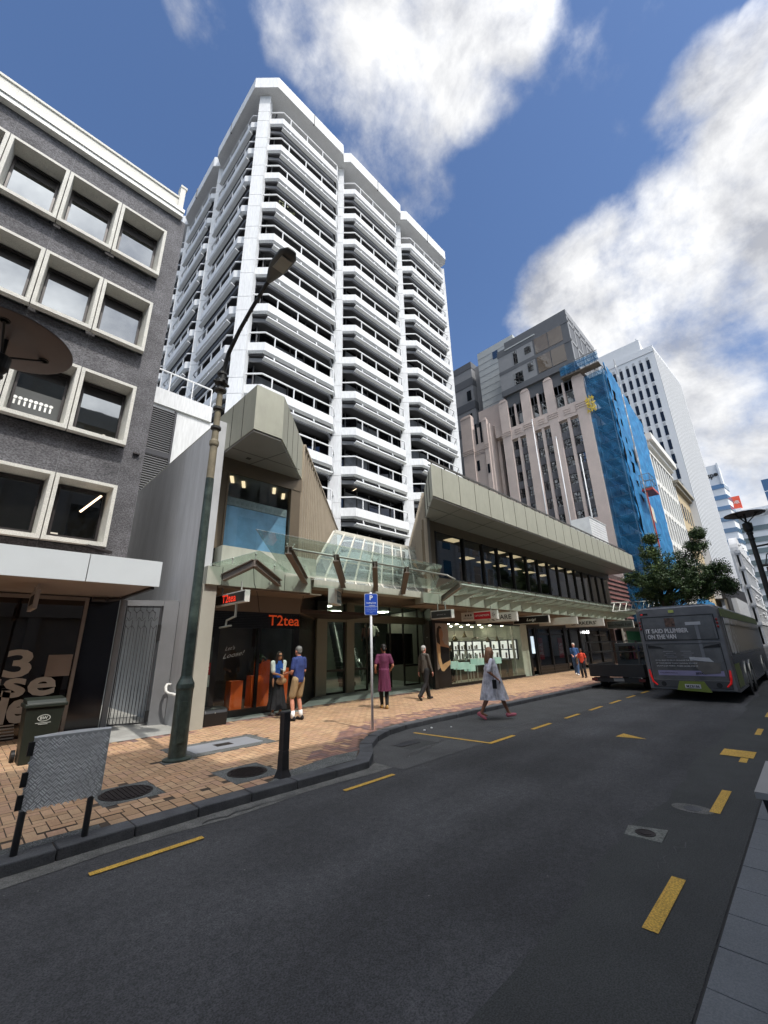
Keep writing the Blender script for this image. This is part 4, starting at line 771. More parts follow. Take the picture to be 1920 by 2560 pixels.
# poster of a woman in a black dress (flat print)
mb = MB(); mb.quad((13.97, 10.985, .2), (14.93, 10.985, .2), (14.93, 10.985, 2.62), (13.97, 10.985, 2.62)); po = part('poster', mb, mat('poster_ground', (.36, .31, .27), .5), pc, normals=False)
def flat(parent, name, pts, m, y): mb = MB(); mb.quad(*[(x, y, z) for x, z in pts]); return part(name, mb, m, parent, normals=False)
pk = mat('poster_black', (.008, .008, .01), .4); sk = mat('poster_skin', (.55, .33, .17), .6)
flat(po, 'hair', [(14.12, 1.85), (14.08, 2.1), (14.14, 2.4), (14.3, 2.53), (14.45, 2.45), (14.5, 2.2), (14.42, 1.9), (14.3, 1.75)], mat('poster_hair', (.02, .013, .01), .5), 10.978)
flat(po, 'face', [(14.3, 1.95), (14.26, 2.2), (14.32, 2.4), (14.42, 2.42), (14.52, 2.3), (14.53, 2.1), (14.47, 1.97), (14.62, 1.78), (14.9, 1.7), (14.9, 1.58), (14.3, 1.6)], mat('poster_face', (.36, .19, .11), .6), 10.974)
flat(po, 'dress', [(14.3, 1.7), (14.9, 1.62), (14.93, .2), (14.0, .2), (14.0, .75), (14.3, .9)], pk, 10.971)
flat(po, 'arm', [(14.1, 1.85), (14.05, 1.5), (14.1, 1.1), (14.3, .75), (14.45, .72), (14.93, .98), (14.93, 1.14), (14.6, 1.05), (14.38, .98), (14.28, 1.3), (14.3, 1.75)], sk, 10.968)
# --- fashion shop and dark shopfronts farther on
mb = MB(); mb.box(22.2, 36, 11.0, 11.05, 2.5, 2.72)
for x in (22.2, 22.95, 23.15, 24.95, 27.0, 27.9, 29.6, 31, 33.4, 35.6): mb.box(x, x+.14, 10.95, 11.06, PZ, 2.6)
mb.box(23.2, 27, 10.97, 11.05, PZ, .52); mb.box(23.2, 27, 10.93, 10.97, .2, .22); mb.box(23.2, 27, 10.93, 10.97, .36, .38); mb.box(23.2, 27, 11.0, 11.05, 2.18, 2.28); part('fashion_shop_front', mb, m_shopblk, pc)
mb = MB(); mb.quad((22.2, 11.03, .3), (35.8, 11.03, .3), (35.8, 11.03, 2.5), (22.2, 11.03, 2.5)); part('fashion_shop_window', mb, glass_mat('dark_shop_glass', (.35, .36, .36), .06), pc, normals=False)
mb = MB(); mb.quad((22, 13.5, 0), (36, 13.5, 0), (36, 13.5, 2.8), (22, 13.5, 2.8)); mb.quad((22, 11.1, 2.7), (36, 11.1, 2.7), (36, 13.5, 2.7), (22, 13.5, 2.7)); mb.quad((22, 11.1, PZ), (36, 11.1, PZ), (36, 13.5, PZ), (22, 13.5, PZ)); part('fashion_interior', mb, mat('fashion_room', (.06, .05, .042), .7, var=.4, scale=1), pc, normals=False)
mr_ = mat('sale_red', (.5, .012, .025), .5); mw = mat('sale_white', (.8, .8, .8))
for i, (x, lab) in enumerate(((23.45, ('SALE', '50%', 'OFF')), (26.2, ('NEW', 'IN', 'NOW')))):
    b = T('sale_banner', ['red sale banner in the left shop window bay', 'red banner beside the dark shop doorway'][i], 'banner', (x, 11.1, .9)); mb = MB(); mb.box(x, x+.62, 11.07, 11.085, .86, 2.02); part('sheet', mb, mr_, b)
    for j, s in enumerate(('SALE', 'STORE', 'WIDE') if i == 0 else ('UP', 'TO', '50%')): text(s, .17, mw, (x+.06, 11.065, 1.55-j*.22), XR, ZU, b, width=.5, bold=.02)
mb = MB(); mb.box(22.4, 22.75, 10.94, 10.95, 1.2, 2.1); part('lit_screen', mb, mat('screen_white', 'c0ccd2', emit=('c8dcea', .55)), pc)
mb = MB(); mb.box(23.9, 24.4, 11.9, 11.95, .5, 1.9); mb.box(25.4, 25.9, 12.1, 12.2, .6, 1.8); part('clothes_rail', mb, mat('clothes_beige', (.24, .2, .14), .8, var=.4, scale=6), pc)
text('rodd', .18, mat('lit_letters', 'ffffff', emit=('ffffff', 2.5)), (30.0, 10.9, 2.32), XR, ZU, pc, width=1.2, bold=.05)
text('neuroom', .14, mat('grey_letters', (.3, .3, .3)), (32.0, 10.9, 2.15), XR, ZU, pc, width=2.4, bold=.02)
# blade signs under the canopy: faces look back along the street (towards -X)
def blade(x, y0, y1, z0, z1, label, m, border=None, th=.12):
    t = T('hanging_sign', label, 'sign', (x, (y0+y1)/2, z0), 'blade signs under the canopies'); mb = MB(); mb.box(x, x+th, y0, y1, z0, z1); part('sign_box', mb, border or mat('sign_edge', (.62, .61, .56), .5), t)
    mb = MB(); mb.box(x-.012, x-.001, y0+.03, y1-.03, z0+.03, z1-.03); part('sign_face', mb, m, t)
    for y in (y0+.3, y1-.3): mb = MB(); mb.box(x+.04, x+.07, y-.015, y+.015, z1, 3.25 if z1 < 3.25 else z1+.05); part('hanger', mb, m_steel, t)
    return t
mk = mat('sign_black', (.007, .007, .008), .35); mwh = mat('sign_white', (.66, .66, .62), .5); mbk = mat('letter_black', (.012, .012, .012))
t = blade(4.45, 8.84, 10.45, 2.76, 3.03, 'black hanging sign with red neon letters beside the green lamp post', mk)
text('T2tea', .19, mat('neon_red', 'e0402c', emit=('ff3a22', .35)), (4.43, 9.95, 2.81), YR, ZU, t, width=.72, bold=.012)
mb = MB(); mb.box(4.48, 4.52, 9.30, 9.34, 2.45, 2.76); mb.tube([(4.5, 9.32, 2.47), (4.5, 9.75, 2.40), (4.5, 9.78, 2.28)], .022, 6); mb.tube([(4.5, 9.5, 2.27), (4.5, 10.1, 2.25)], .022, 6); part('bracket', mb, m_steel, t)
t = T('hanging_sign', 'small white and blue hanging sign over the shopping centre entrance', 'sign', (7.95, 9.95, 3.0), 'blade signs under the canopies')
mb = MB(); d = Vector((.80, .60, 0)); n_ = Vector((-.6, .8, 0)); c = Vector((7.75, 9.75, 2.98)); mb.extr([c, c+d*.8, c+d*.8+Vector((0, 0, .45)), c+Vector((0, 0, .45))], n_*.2); part('sign_box', mb, mwh, t)
mb = MB(); c2_ = c-n_*.006; mb.extr([c2_+d*.28+Vector((0, 0, .05)), c2_+d*.74+Vector((0, 0, .05)), c2_+d*.74+Vector((0, 0, .40)), c2_+d*.28+Vector((0, 0, .40))], n_*.004); part('blue_panel', mb, mat('sign_slate', (.10, .16, .19)), t)
for i, s in enumerate(('COOK', 'DENT')): text(s, .08, mwh, c2_+d*.32+Vector((0, 0, .28-i*.13)), d, ZU, t, width=.36, bold=.01)
t = blade(12.45, 8.95, 9.9, 2.66, 2.96, 'small dark hanging sign nearest the entrance', mat('sign_charcoal', (.03, .03, .03)), th=.16); text('store', .06, MATS['grey_letters'], (12.43, 9.6, 2.78), YR, ZU, t, width=.4)
t = blade(15.45, 8.85, 10.6, 2.7, 3.06, 'white hanging sign with a red centre panel and three dark symbols', mwh)
mb = MB(); mb.box(15.43, 15.438, 9.15, 9.95, 2.74, 3.02); part('red_panel', mb, mr_, t); text('OPTOMETRISTS', .07, mwh, (15.425, 9.90, 2.85), YR, ZU, t, width=.7, bold=.01)
mb = MB()
for i in range(3): mb.tube([(15.43, 10.1+i*.13, 2.93), (15.438, 10.1+i*.13, 2.93)], .045, 10)
part('symbols', mb, mat('symbol_brown', (.05, .03, .025)), t)
text('one six optic', .05, mbk, (15.43, 10.5, 2.79), YR, ZU, t, width=.5); text('Sy', .14, mbk, (15.43, 9.08, 2.83), YR, ZU, t, width=.16, shear=.4)
t = blade(17.0, 8.8, 10.9, 2.66, 3.06, 'white hanging sign with large black capitals partly hidden by the red panelled sign', mwh); text('SQUARE', .2, mbk, (16.98, 10.25, 2.77), YR, ZU, t, width=1.2, bold=.005)
t = blade(20.2, 8.8, 10.7, 2.66, 3.04, 'black hanging sign with small white script', mk); text('Luigi', .12, mwh, (20.18, 9.95, 2.8), YR, ZU, t, width=.5, bold=.01, shear=.3)
t = blade(23.6, 8.75, 10.9, 2.66, 3.06, 'plain blank pale hanging sign', mwh)
t = blade(27.3, 8.6, 10.9, 2.62, 3.08, 'white hanging sign with bold black capitals just past the blank pale sign', mwh); text("BARKERS'", .2, mbk, (27.28, 10.5, 2.75), YR, ZU, t, width=1.5, bold=.015)
t = blade(33.0, 8.5, 10.2, 2.6, 3.12, 'dull grey green hanging sign with lower case lettering farthest along the canopy', mat('sign_slategreen', (.12, .15, .145))); text('michael hill', .2, mbk, (32.98, 10.1, 2.75), YR, ZU, t, width=1.45, bold=.012)

m_dn = mat('interior_fill_panel', 'ffffff', emit=('f4ffe8', 14))  # glowing ceiling panels added to brighten the mall and tea shop
for x, y in ((11, 14.6), (13, 16.4), (15.5, 15.5), (16, 18.5)): mb = MB(); mb.box(x-.25, x+.25, y-.25, y+.25, 3.44, 3.46); part('ceiling_light', mb, m_dn, pc)
for x, y in ((5.4, 11.8), (6.5, 11.8), (6.0, 13.2)): mb = MB(); mb.box(x-.12, x+.12, y-.12, y+.12, 2.77, 2.79); part('ceiling_light', mb, m_dn, pc)
# ================================================================ white office tower
m_wht = mat('white_concrete', (.60, .61, .62), .75, var=.05, scale=.5, bump=.12, bscale=30, fine=.07, fscale=5, stretch=(3, 3, .4))
m_whs = mat('soffit_shadow_grey', (.24, .25, .26), .8, var=.05)
m_tg = pane_mat('tower_pane', '0a0a0c', .035, wob=.1, tint=(.75, .8, .95))
tw = T('white_office_tower', 'tall white office tower with stacked balcony bands and a heavy white roof fascia', 'building', (9.6, 22, 0))
FL = [2.35+3.32*i for i in range(14)]           # rail heights, lowest to highest
TOPZ = FL[-1]+.9
CX = [9.5, 17.6, 25.85, 34.0]; CYs = [30.4, 38.5, 46.6]
YF = 21.75; XF = 9.3
mb = MB(); mb.box(XF+2.0, 34.4, YF+2.0, 50, 0, 47.2); part('core', mb, mat('core_dark', (.02, .02, .022), .5), tw)
def jointed(mb, poly, z0, z1):
    zs = sorted([z0]+[f-.55 for f in FL if z0 < f-.55 < z1]+[f-1.75 for f in FL if z0 < f-1.75 < z1]+[z1])
    for a, b in zip(zs, zs[1:]): mb.prism(poly, a+.018, b-.018)
    cx = sum(p[0] for p in poly)/len(poly); cy = sum(p[1] for p in poly)/len(poly)
    mb.prism([(cx+(x-cx)*.9, cy+(y-cy)*.9) for x, y in poly], z0, z1)
def dia(x, y): return [(x-.50, y+.62), (x+.16, y-.04), (x+.60, y+.40), (x-.06, y+1.06)]      # square column set at 45 degrees
for x in CX: mb = MB(); jointed(mb, dia(x, 21.9), 0, 47.1); part('column', mb, m_wht, tw)
for y in CYs: mb = MB(); jointed(mb, [(9.9, y), (9.4, y+.5), (8.95, y+.05), (9.45, y-.45)], 0, 47.1); part('column', mb, m_wht, tw)
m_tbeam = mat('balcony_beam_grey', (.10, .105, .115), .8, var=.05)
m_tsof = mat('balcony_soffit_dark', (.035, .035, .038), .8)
def bay(L, ax):
    """one balcony bay in local coordinates: ax 'x' runs along +X facing -Y, ax 'y' runs along +Y facing -X. Origin: bay start, rail height"""
    f = (lambda u, v, z: (u, v, z)) if ax == 'x' else (lambda u, v, z: (v, u, z))
    c = .95; v0 = -.42
    def poly(v0, v1, cc): return [(0, v1), (0, v0+cc), (cc, v0), (L-cc, v0), (L, v0+cc), (L, v1)]
    def pr(mb, pts, z0, z1): mb.extr([f(u, v, z0) for u, v in pts], f(0, 0, z1-z0))
    mb = MB(); pr(mb, poly(v0, 1.0, c), -1.48, -.84)
    a_, b_ = poly(v0, 1.0, c), poly(v0+.22, 1.1, c)
    mb.add([f(u, v, -1.48) for u, v in a_]+[f(u, v, -1.62) for u, v in b_], [(i, (i+1) % 6, 6+(i+1) % 6, 6+i) for i in range(6)])
    o = part('balcony', mb, m_wht, None)
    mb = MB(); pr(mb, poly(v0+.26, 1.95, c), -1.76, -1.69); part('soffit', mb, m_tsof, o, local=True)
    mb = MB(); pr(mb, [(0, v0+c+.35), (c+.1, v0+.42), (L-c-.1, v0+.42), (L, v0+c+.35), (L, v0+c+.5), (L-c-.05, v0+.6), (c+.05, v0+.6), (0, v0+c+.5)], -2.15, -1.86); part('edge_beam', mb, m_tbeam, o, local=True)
    mb = MB(); pts = [f(0, v0+c+.06, 0), f(c, v0+.06, 0), f(L-c, v0+.06, 0), f(L, v0+c+.06, 0)]
    for a, b in zip(pts, pts[1:]): mb.bar(a, b, .085, .085)
    for i in range(4): u = c+.75+(L-2*c-.75)*i/3; mb.bar(f(u, v0+.06, -.8), f(u, v0+.06, 0), .07, .07, up=f(0, 1, 0))
    part('railing', mb, m_wht, o, local=True)
    mb = MB(); mb.extr([f(c, v0-.08, -2.10), f(c, v0-.08, -2.0), f(c, v0+.20, -2.14), f(c, v0+.20, -2.18)], f(L-2*c, 0, 0))
    for i in range(3): u = c+.75+(L-2*c-.75)*i/3; mb.bar(f(u, v0-.04, -2.05), f(u, v0+.05, -1.7), .07, .07, up=f(0, 1, 0))
    part('sunshade', mb, m_wht, o, local=True)
    return o
def glaz(L, ax, seed=0):
    f = (lambda u, v, z: (u, v, z)) if ax == 'x' else (lambda u, v, z: (v, u, z))
    mb = MB(); mb.cur = 0; mb.extr([f(0, 1.35, -1.5), f(L, 1.35, -1.5), f(L, 1.35, 1.3), f(0, 1.35, 1.3)], f(0, .03, 0)); o = part('window', mb, m_tg, None)
    mb = MB(); n = 6
    for i in range(n+1): u = L*i/n; mb.bar(f(u, 1.3, -1.5), f(u, 1.3, 1.3), .09, .08, up=f(0, 1, 0))
    part('mullions', mb, mat('tower_mullion', (.06, .06, .062), .5), o, local=True)
    random.seed(seed); mb = MB()
    for i in (random.sample(range(n-1), 1) if seed % 2 else [2]): i2 = i+1; u = L*i/n; d_ = random.choice((.5, .9, 1.5)); mb.extr([f(u+.08, 1.33, 1.0-d_), f(u+2*L/n-.08, 1.33, 1.0-d_), f(u+2*L/n-.08, 1.33, 1.0), f(u+.08, 1.33, 1.0)], f(0, .012, 0))
    part('blind', mb, mat('tower_blind', (.10, .105, .115), .6, var=.4), o, local=True); return o
px = bay(7.75, 'x'); py = bay(7.7, 'y'); GX_ = [glaz(7.75, 'x', k) for k in (1, 2, 3)]; GY_ = [glaz(7.7, 'y', k) for k in (4, 5)]
usedx = False
def place(proto, first, loc):
    o = proto if first else copy_tree(proto)
    o.location = Vector(loc)-OFF[tw]; o.parent = tw; return o
n = 0
for i, z in enumerate(FL):
    for x in CX[:-1]:
        if z < 8 and x > 20 or z < 11 and x < 15: continue
        place(px, n == 0, (x+.25, YF, z)); place(GX_[n % 3] if n < 3 else GX_[(n*7+i) % 3], n < 3, (x+.25, YF, z)); n += 1
n = 0
for i, z in enumerate(FL):
    for y in [22.3]+CYs[:-1]:
        if z < 8: continue
        place(py, n == 0, (XF, y+.2, z)); place(GY_[n % 2] if n < 2 else GY_[(n+i) % 2], n < 2, (XF, y+.2, z)); n += 1
for o in [px, py]+GX_+GY_:
    for ch in CH(o): OFF[ch] = Vector()
# roof fascia, one chamfered length per bay
def fas(L, ax):
    f = (lambda u, v, z: (u, v, z)) if ax == 'x' else (lambda u, v, z: (v, u, z))
    mb = MB(); c = .75; mb.extr([f(0, -1.0+c, 0), f(c, -1.0, 0), f(L-c*.0, -1.0, 0), f(L, -1.0+c*.5, 0), f(L, 3, 0), f(0, 3, 0)], f(0, 0, 1.25)); return mb
mb = MB(); mb.prism([(8.4, 22.35), (9.8, 20.95), (16.95, 20.95), (17.42, 21.42), (17.42, 24), (11, 24), (11, 30.15), (8.95, 30.15), (8.4, 29.6)], 47.1, 48.4); part('roof_fascia', mb, m_wht, tw)
for a in (17.42, 25.6): mb = MB(); mb.prism([(a+.01, 21.42), (a+.48, 20.95), (a+7.7, 20.95), (a+8.17, 21.42), (a+8.17, 24), (a+.01, 24)], 47.1, 48.4); part('roof_fascia', mb, m_wht, tw)
for a in (30.15, 38.3): mb = MB(); mb.prism([(8.95, a+.01), (8.45, a+.5), (8.45, a+7.6), (8.95, a+8.1), (11, a+8.1), (11, a+.01)], 47.1, 48.4); part('roof_fascia', mb, m_wht, tw)
mb = MB(); mb.box(10.5, 33.5, 22.5, 46, 47.15, 48.3); part('roof_slab', mb, m_wht, tw)
mb = MB()
for x in (13.5, 21.6, 29.8): mb.box(x, x+.07, 20.93, 21.05, 47.03, 48.42)
for y in (26.8, 34.8, 42.8): mb.box(8.38, 8.5, y, y+.07, 47.03, 48.42)
part('fascia_joints', mb, mat('joint_black', (.03, .03, .03)), tw)
mb = MB(); mb.bar((20.0, 23.0, 13.6), (20.4, 23.08, 13.9), .12, .03); part('ceiling_light', mb, mat('tower_tube', 'ffe8c8', emit=('ffe6c4', 1)), tw)
b = T('roof_terrace_plants', 'small yellow green plants on an upper balcony of the white tower', 'plant', (11.3, 22, 35.0)); mb = MB(); random.seed(4)
for i in range(70): p = Vector((random.uniform(11.0, 12.6), random.uniform(21.5, 22.0), random.uniform(34.5, 35.7))); e = Vector((random.gauss(0, 1), random.gauss(0, 1), random.gauss(0, 1))).normalized()*.12; mb.quad(p-e, p+Vector((.05, 0, .05)), p+e, p-Vector((.05, 0, .05)))
part('foliage', mb, mat('terrace_green', (.12, .14, .04)), b, normals=False)
# rear service block with black louvres between the grey building and the tower
b = T('louvred_service_block', 'white service block with tall black louvres squeezed behind the grey side wall', 'building', (5, 18, 0))
mb = MB(); mb.box(3.2, 9.3, 18.1, 24, 0, 12.2); mb.box(3.2, 6.6, 18.0, 24, 12.2, 13.0); mb.box(9.3, 10.2, 20.5, 24, 0, 12); part('wall', mb, m_wht, b)
mb = MB()
for z0, z1 in ((8.0, 9.7), (9.95, 12.05)):
    z = z0
    while z < z1: mb.extr([(4.0, 18.06, z), (4.0, 17.97, z), (4.0, 17.99, z+.05), (4.0, 18.08, z+.07)], (.98, 0, 0)); z += .105
mb.box(4.98, 5.06, 17.95, 18.1, 8, 12.1); mb.box(4.0, 5.0, 17.96, 18.1, 9.72, 9.93); part('louvres', mb, mat('louvre_black', (.022, .022, .028), .5), b)
mb = MB(); mb.bar((3.5, 18.1, 14.0), (6.5, 18.1, 14.0), .06, .06)
for x in (3.6, 4.6, 5.6, 6.5): mb.bar((x, 18.1, 13), (x, 18.1, 14), .05, .05, up=(1, 0, 0))
part('roof_rail', mb, m_wht, b)
# ================================================================ pink stone building with grey rooftop addition
m_pink = mat('pink_stone', (.52, .435, .395), .8, var=.08, scale=.6, fine=.04, fscale=10)
m_dwin = pane_mat('deco_pane', '15181a', .16, wob=.4); m_spn = mat('spandrel_metal', (.10, .10, .11), .5, .2, var=.2, scale=3)
dc = T('art_deco_building', 'pink stone nineteen thirties building with vertical piers and a grey rooftop addition', 'building', (42.5, 11, 0)); XD = 42.5
mb = MB(); mb.box(XD+.5, 70, 11.6, 21, 0, 28.6); mb.box(XD+.02, XD+.6, 11.0, 21, 0, 13.5); part('core', mb, m_pink, dc)
piers = [(19.9, 21.0, 31.0), (17.0, 18.1, 31.1), (14.2, 15.2, 31.2), (10.95, 12.1, 30.0)]
mb = MB()
for y0, y1, zt in piers:
    mb.box(XD, XD+.8, y0, y1, 8, zt-.5)
    for j in range(3): mb.box(XD-.06+.08*j, XD+.8, y0+.05+.09*j, y1-.05-.09*j, zt-.5+j*.17, zt-.34+j*.17)
    for j in range(3): mb.box(XD-.07, XD, y0-.1, y1+.1, 25.75+j*.25, 25.88+j*.25)
for (a0, a1, _), (b0, b1, _) in zip(piers[1:], piers[:-1]):
    m_ = (a1+b0)/2; mb.box(XD+.1, XD+.8, m_-.15, m_+.15, 8, 25.1); mb.box(XD+.12, XD+.8, m_-.11, m_+.11, 26.7, 29.7); mb.box(XD+.05, XD+.8, a1, b0, 25.1, 26.7)
    for j in range(3): mb.box(XD-.02, XD+.05, m_-.35, m_+.35, 25.6+j*.28, 25.74+j*.28)
    mb.extr([(XD+.0, m_-.35, 25.5), (XD+.0, a1+.1, 25.5), (XD+.0, a1+.1, 26.4), (XD+.0, m_-.45, 26.4)], (.05, 0, 0))
part('piers', mb, m_pink, dc)
rows = [24.9, 22.85, 20.8, 18.75, 16.7, 14.65, 12.6]
for (a0, a1, _), (b0, b1, _) in zip(piers[1:], piers[:-1]):
    m_ = (a1+b0)/2
    for u0, u1 in ((a1, m_-.15), (m_+.15, b0)):
        for z in rows:
            mb = MB(); mb.box(XD+.42, XD+.46, u0, u1, z-1.15, z); w_ = part('window', mb, m_dwin, dc)
            mb = MB(); mb.box(XD+.38, XD+.43, (u0+u1)/2-.02, (u0+u1)/2+.02, z-1.15, z); mb.box(XD+.38, XD+.43, u0, u1, z-.5, z-.46); mb.box(XD+.38, XD+.43, u0, u1, z-.85, z-.82); mb.box(XD+.36, XD+.46, u0, u0+.04, z-1.15, z); mb.box(XD+.36, XD+.46, u1-.04, u1, z-1.15, z); part('frame', mb, m_fr, w_)
            mb = MB(); mb.box(XD+.3, XD+.46, u0, u1, z-2.05, z-1.15); mb.box(XD+.26, XD+.3, (u0+u1)/2-.04, (u0+u1)/2+.04, z-1.95, z-1.25)
            part('spandrel', mb, m_spn, dc)
        mb = MB(); mb.box(XD+.42, XD+.46, u0, u1, 26.7, 28.4); part('window', mb, m_dwin, dc)
        mb = MB(); mb.box(XD+.3, XD+.46, u0, u1, 28.4, 29.6); mb.box(XD+.26, XD+.3, (u0+u1)/2-.04, (u0+u1)/2+.04, 28.4, 29.6); part('spandrel', mb, m_spn, dc)
mb = MB(); mb.box(XD+.6, 60, 21, 22.2, 26.4, 28.0); mb.box(XD+2, 60, 21, 24, 0, 26.4); mb.box(XD+1.4, XD+2, 21.0, 21.4, 0, 26.4); mb.box(XD+1.4, XD+2, 22.1, 22.5, 0, 26.4); mb.box(XD+1.9, 60, 21.1, 25, 27, 32)
mb.box(XD, 60, 22.6, 26.6, 0, 28.6)
for y0, y1, zt in ((25.1, 26.7, 31.0), (22.9, 23.5, 29.6)):
    mb.box(XD-.15, XD+.6, y0, y1, 0, zt-.5)
    for j in range(3): mb.box(XD-.2+.08*j, XD+.6, y0+.08*j, y1-.08*j, zt-.5+.16*j, zt-.34+.16*j); mb.box(XD-.22, XD-.15, y0-.05, y1+.05, 25.2+.25*j, 25.35+.25*j)
for j in range(3): mb.box(XD-.06, XD, 23.5, 25.1, 24.8+.25*j, 24.93+.25*j)
part('side_wing', mb, m_pink, dc)
for (y0, y1, z0, z1) in ((24.5, 24.9, 22.6, 24.0), (23.05, 23.35, 21.8, 23.0), (23.7, 24.0, 26.3, 29.2), (24.4, 24.7, 26.3, 29.2)): mb = MB(); mb.box(XD-.2 if y0 < 23.5 else XD-.03, XD+.02, y0, y1, z0, z1); part('window', mb, m_dwin, dc)
mb = MB(); mb.box(XD+1.95, XD+2.0, 21.4, 22.1, 9, 26.0); part('window', mb, m_dwin, dc)
# rooftop addition in two greys
m_g1 = mat('addition_dark_grey', (.09, .095, .105), .6, var=.05); m_g2 = mat('addition_mid_grey', (.22, .225, .235), .6, var=.05); m_g3 = mat('addition_light_grey', (.40, .42, .42), .6, var=.05)
mb = MB(); mb.box(XD, 52, 11.35, 20.3, 31.2, 38.0); mb.box(XD, 52, 11.35, 19.2, 38.0, 38.8); mb.box(XD-.04, XD, 11.3, 20.34, 31.2, 32.0); mb.box(XD-.04, XD, 11.3, 20.34, 34.3, 34.8); mb.box(XD-.04, XD, 11.3, 20.34, 36.95, 37.6); mb.box(XD+.3, 50, 12, 20, 28.5, 31.2); part('rooftop_addition', mb, m_g1, dc)
mb = MB(); mb.box(XD-.02, XD+.02, 15.6, 20.3, 32.0, 34.3); mb.box(XD-.02, XD+.02, 15.6, 20.3, 34.8, 36.95); part('cladding_panels', mb, m_g2, dc)
mb = MB(); mb.box(XD-.1, XD, 15.2, 19.2, 37.55, 37.7); part('slot', mb, m_g3, dc)
for (y0, y1, z0, z1) in ((15.9, 16.7, 35.5, 36.5), (17.7, 18.2, 34.9, 36.8), (15.9, 16.6, 32.9, 34.1), (17.3, 18.5, 32.0, 33.6)): 
    mb = MB(); mb.box(XD-.05, XD+.01, y0, y1, z0, z1); w_ = part('window', mb, m_dwin, dc); mb = MB(); mb.box(XD-.09, XD-.04, (y0+y1)/2-.04, (y0+y1)/2+.04, z0, z1); mb.box(XD-.09, XD-.04, y0, y1, (z0+z1)/2-.04, (z0+z1)/2+.04); part('frame', mb, m_fr, w_)
for z0, z1 in ((32.1, 34.3), (34.85, 36.95)):
    for y0, y1 in ((12.1, 13.7), (13.8, 15.4)): mb = MB(); mb.box(XD-.05, XD+.02, y0, y1, z0, z1); part('glazed_panel', mb, pane_mat('curtain_pane', '5f5347', .06, wob=.6), dc)
mb = MB()
for z in (31.2, 34.3, 36.95): mb.box(XD, 52, 11.3, 11.36, z, z+.35)
mb.box(XD, 52, 11.3, 11.36, 37.9, 38.8)
for i in range(6): mb.box(XD+i*1.9, XD+.3+i*1.9, 11.3, 11.36, 31.2, 38)
part('street_frames', mb, m_g2, dc)
mb = MB(); mb.box(XD+.1, 52, 11.37, 11.4, 31.5, 38); part('street_glazing', mb, pane_mat('street_glaze', '8a9090', .15, wob=.2), dc)
b = T('pale_grey_block', 'pale grey panelled block rising behind the pink stone building', 'building', (45.5, 20, 0)); mb = MB(); mb.box(45.5, 55, 19.2, 24.8, 20, 42.1); part('wall', mb, m_g3, b)
mb = MB()
for i in range(10): mb.box(45.48, 45.5, 19.2, 24.8, 32+i, 32.05+i)
part('panel_lines', mb, m_g2, b); mb = MB(); mb.box(45.45, 45.52, 21.6, 22.4, 39.8, 41.0); part('window', mb, m_dwin, b)
b = T('dark_grey_block', 'dark banded grey block between the white tower and the pale panelled block', 'building', (46.5, 26, 0))
mb = MB(); mb.box(46.5, 56, 26.6, 33, 15, 42.3); mb.box(47.5, 56, 24.9, 26.6, 15, 41.8); part('wall', mb, m_g2, b)
mb = MB()
for z in (30.5, 34.4, 38.4): mb.box(46.45, 56, 26.55, 33.05, z, z+1.3)
mb.box(46.45, 56, 26.55, 33.05, 41.3, 42.4); part('dark_bands', mb, m_g1, b)
for y0, z0 in ((27, 36), (27.2, 32.2)): mb = MB(); mb.box(46.42, 46.5, y0, y0+.7, z0, z0+1.6); part('window', mb, m_dwin, b)
for x, y, zt, lab in ((42.0, 16.9, 26.2, 'tallest white flagpole against the pink stone building'), (42.0, 14.6, 23.0, 'middle white flagpole against the pink stone building'), (42.0, 12.5, 20.1, 'shortest white flagpole beside the blue netting')):
    b = T('flagpole', lab, 'flagpole', (x, y, 8)); mb = MB(); mb.tube([(x, y, 8.17), (x-.0, y, zt)], [.09, .05], 8); part('pole', mb, m_wht, b, smooth=True); mb = MB(); mb.ball((x, y, zt+.08), .1, 8, 6); part('finial', mb, m_wht, b)
# ---------------------------------------------------------------- scaffold with blue netting
sf = T('wrapped_scaffold', 'tall scaffold wrapped in bright blue netting on the street front of the pink building', 'scaffold', (43, 8.7, 0))
m_net = bpy.data.materials.new('blue_netting'); m_net.use_nodes = True; t_ = m_net.node_tree; b_ = t_.nodes['Principled BSDF']; MATS['blue_netting'] = m_net
co = t_.nodes.new('ShaderNodeTexCoord'); no = t_.nodes.new('ShaderNodeTexNoise'); no.inputs['Scale'].default_value = .9; no.inputs['Detail'].default_value = 6; t_.links.new(co.outputs['Object'], no.inputs[0])
rp = t_.nodes.new('ShaderNodeValToRGB'); rp.color_ramp.elements[0].position = .3; rp.color_ramp.elements[0].color = (.006, .10, .25, 1); rp.color_ramp.elements[1].position = .75; rp.color_ramp.elements[1].color = (.012, .19, .40, 1); t_.links.new(no.outputs[0], rp.inputs[0]); t_.links.new(rp.outputs[0], b_.inputs['Base Color']); b_.inputs['Roughness'].default_value = .8
m_net2 = m_net.copy(); m_net2.name = 'blue_netting_thin'; t2 = m_net2.node_tree; bb = t2.nodes['Principled BSDF']; oo = t2.nodes['Material Output']; tr = t2.nodes.new('ShaderNodeBsdfTransparent'); ms = t2.nodes.new('ShaderNodeMixShader'); n2_ = t2.nodes.new('ShaderNodeTexNoise'); n2_.inputs['Scale'].default_value = 1.6; n2_.inputs['Detail'].default_value = 5
c2_ = t2.nodes.new('ShaderNodeTexCoord'); t2.links.new(c2_.outputs['Object'], n2_.inputs[0]); mr_2 = t2.nodes.new('ShaderNodeMapRange'); t2.links.new(n2_.outputs[0], mr_2.inputs[0]); mr_2.inputs[3].default_value = .2; mr_2.inputs[4].default_value = .8
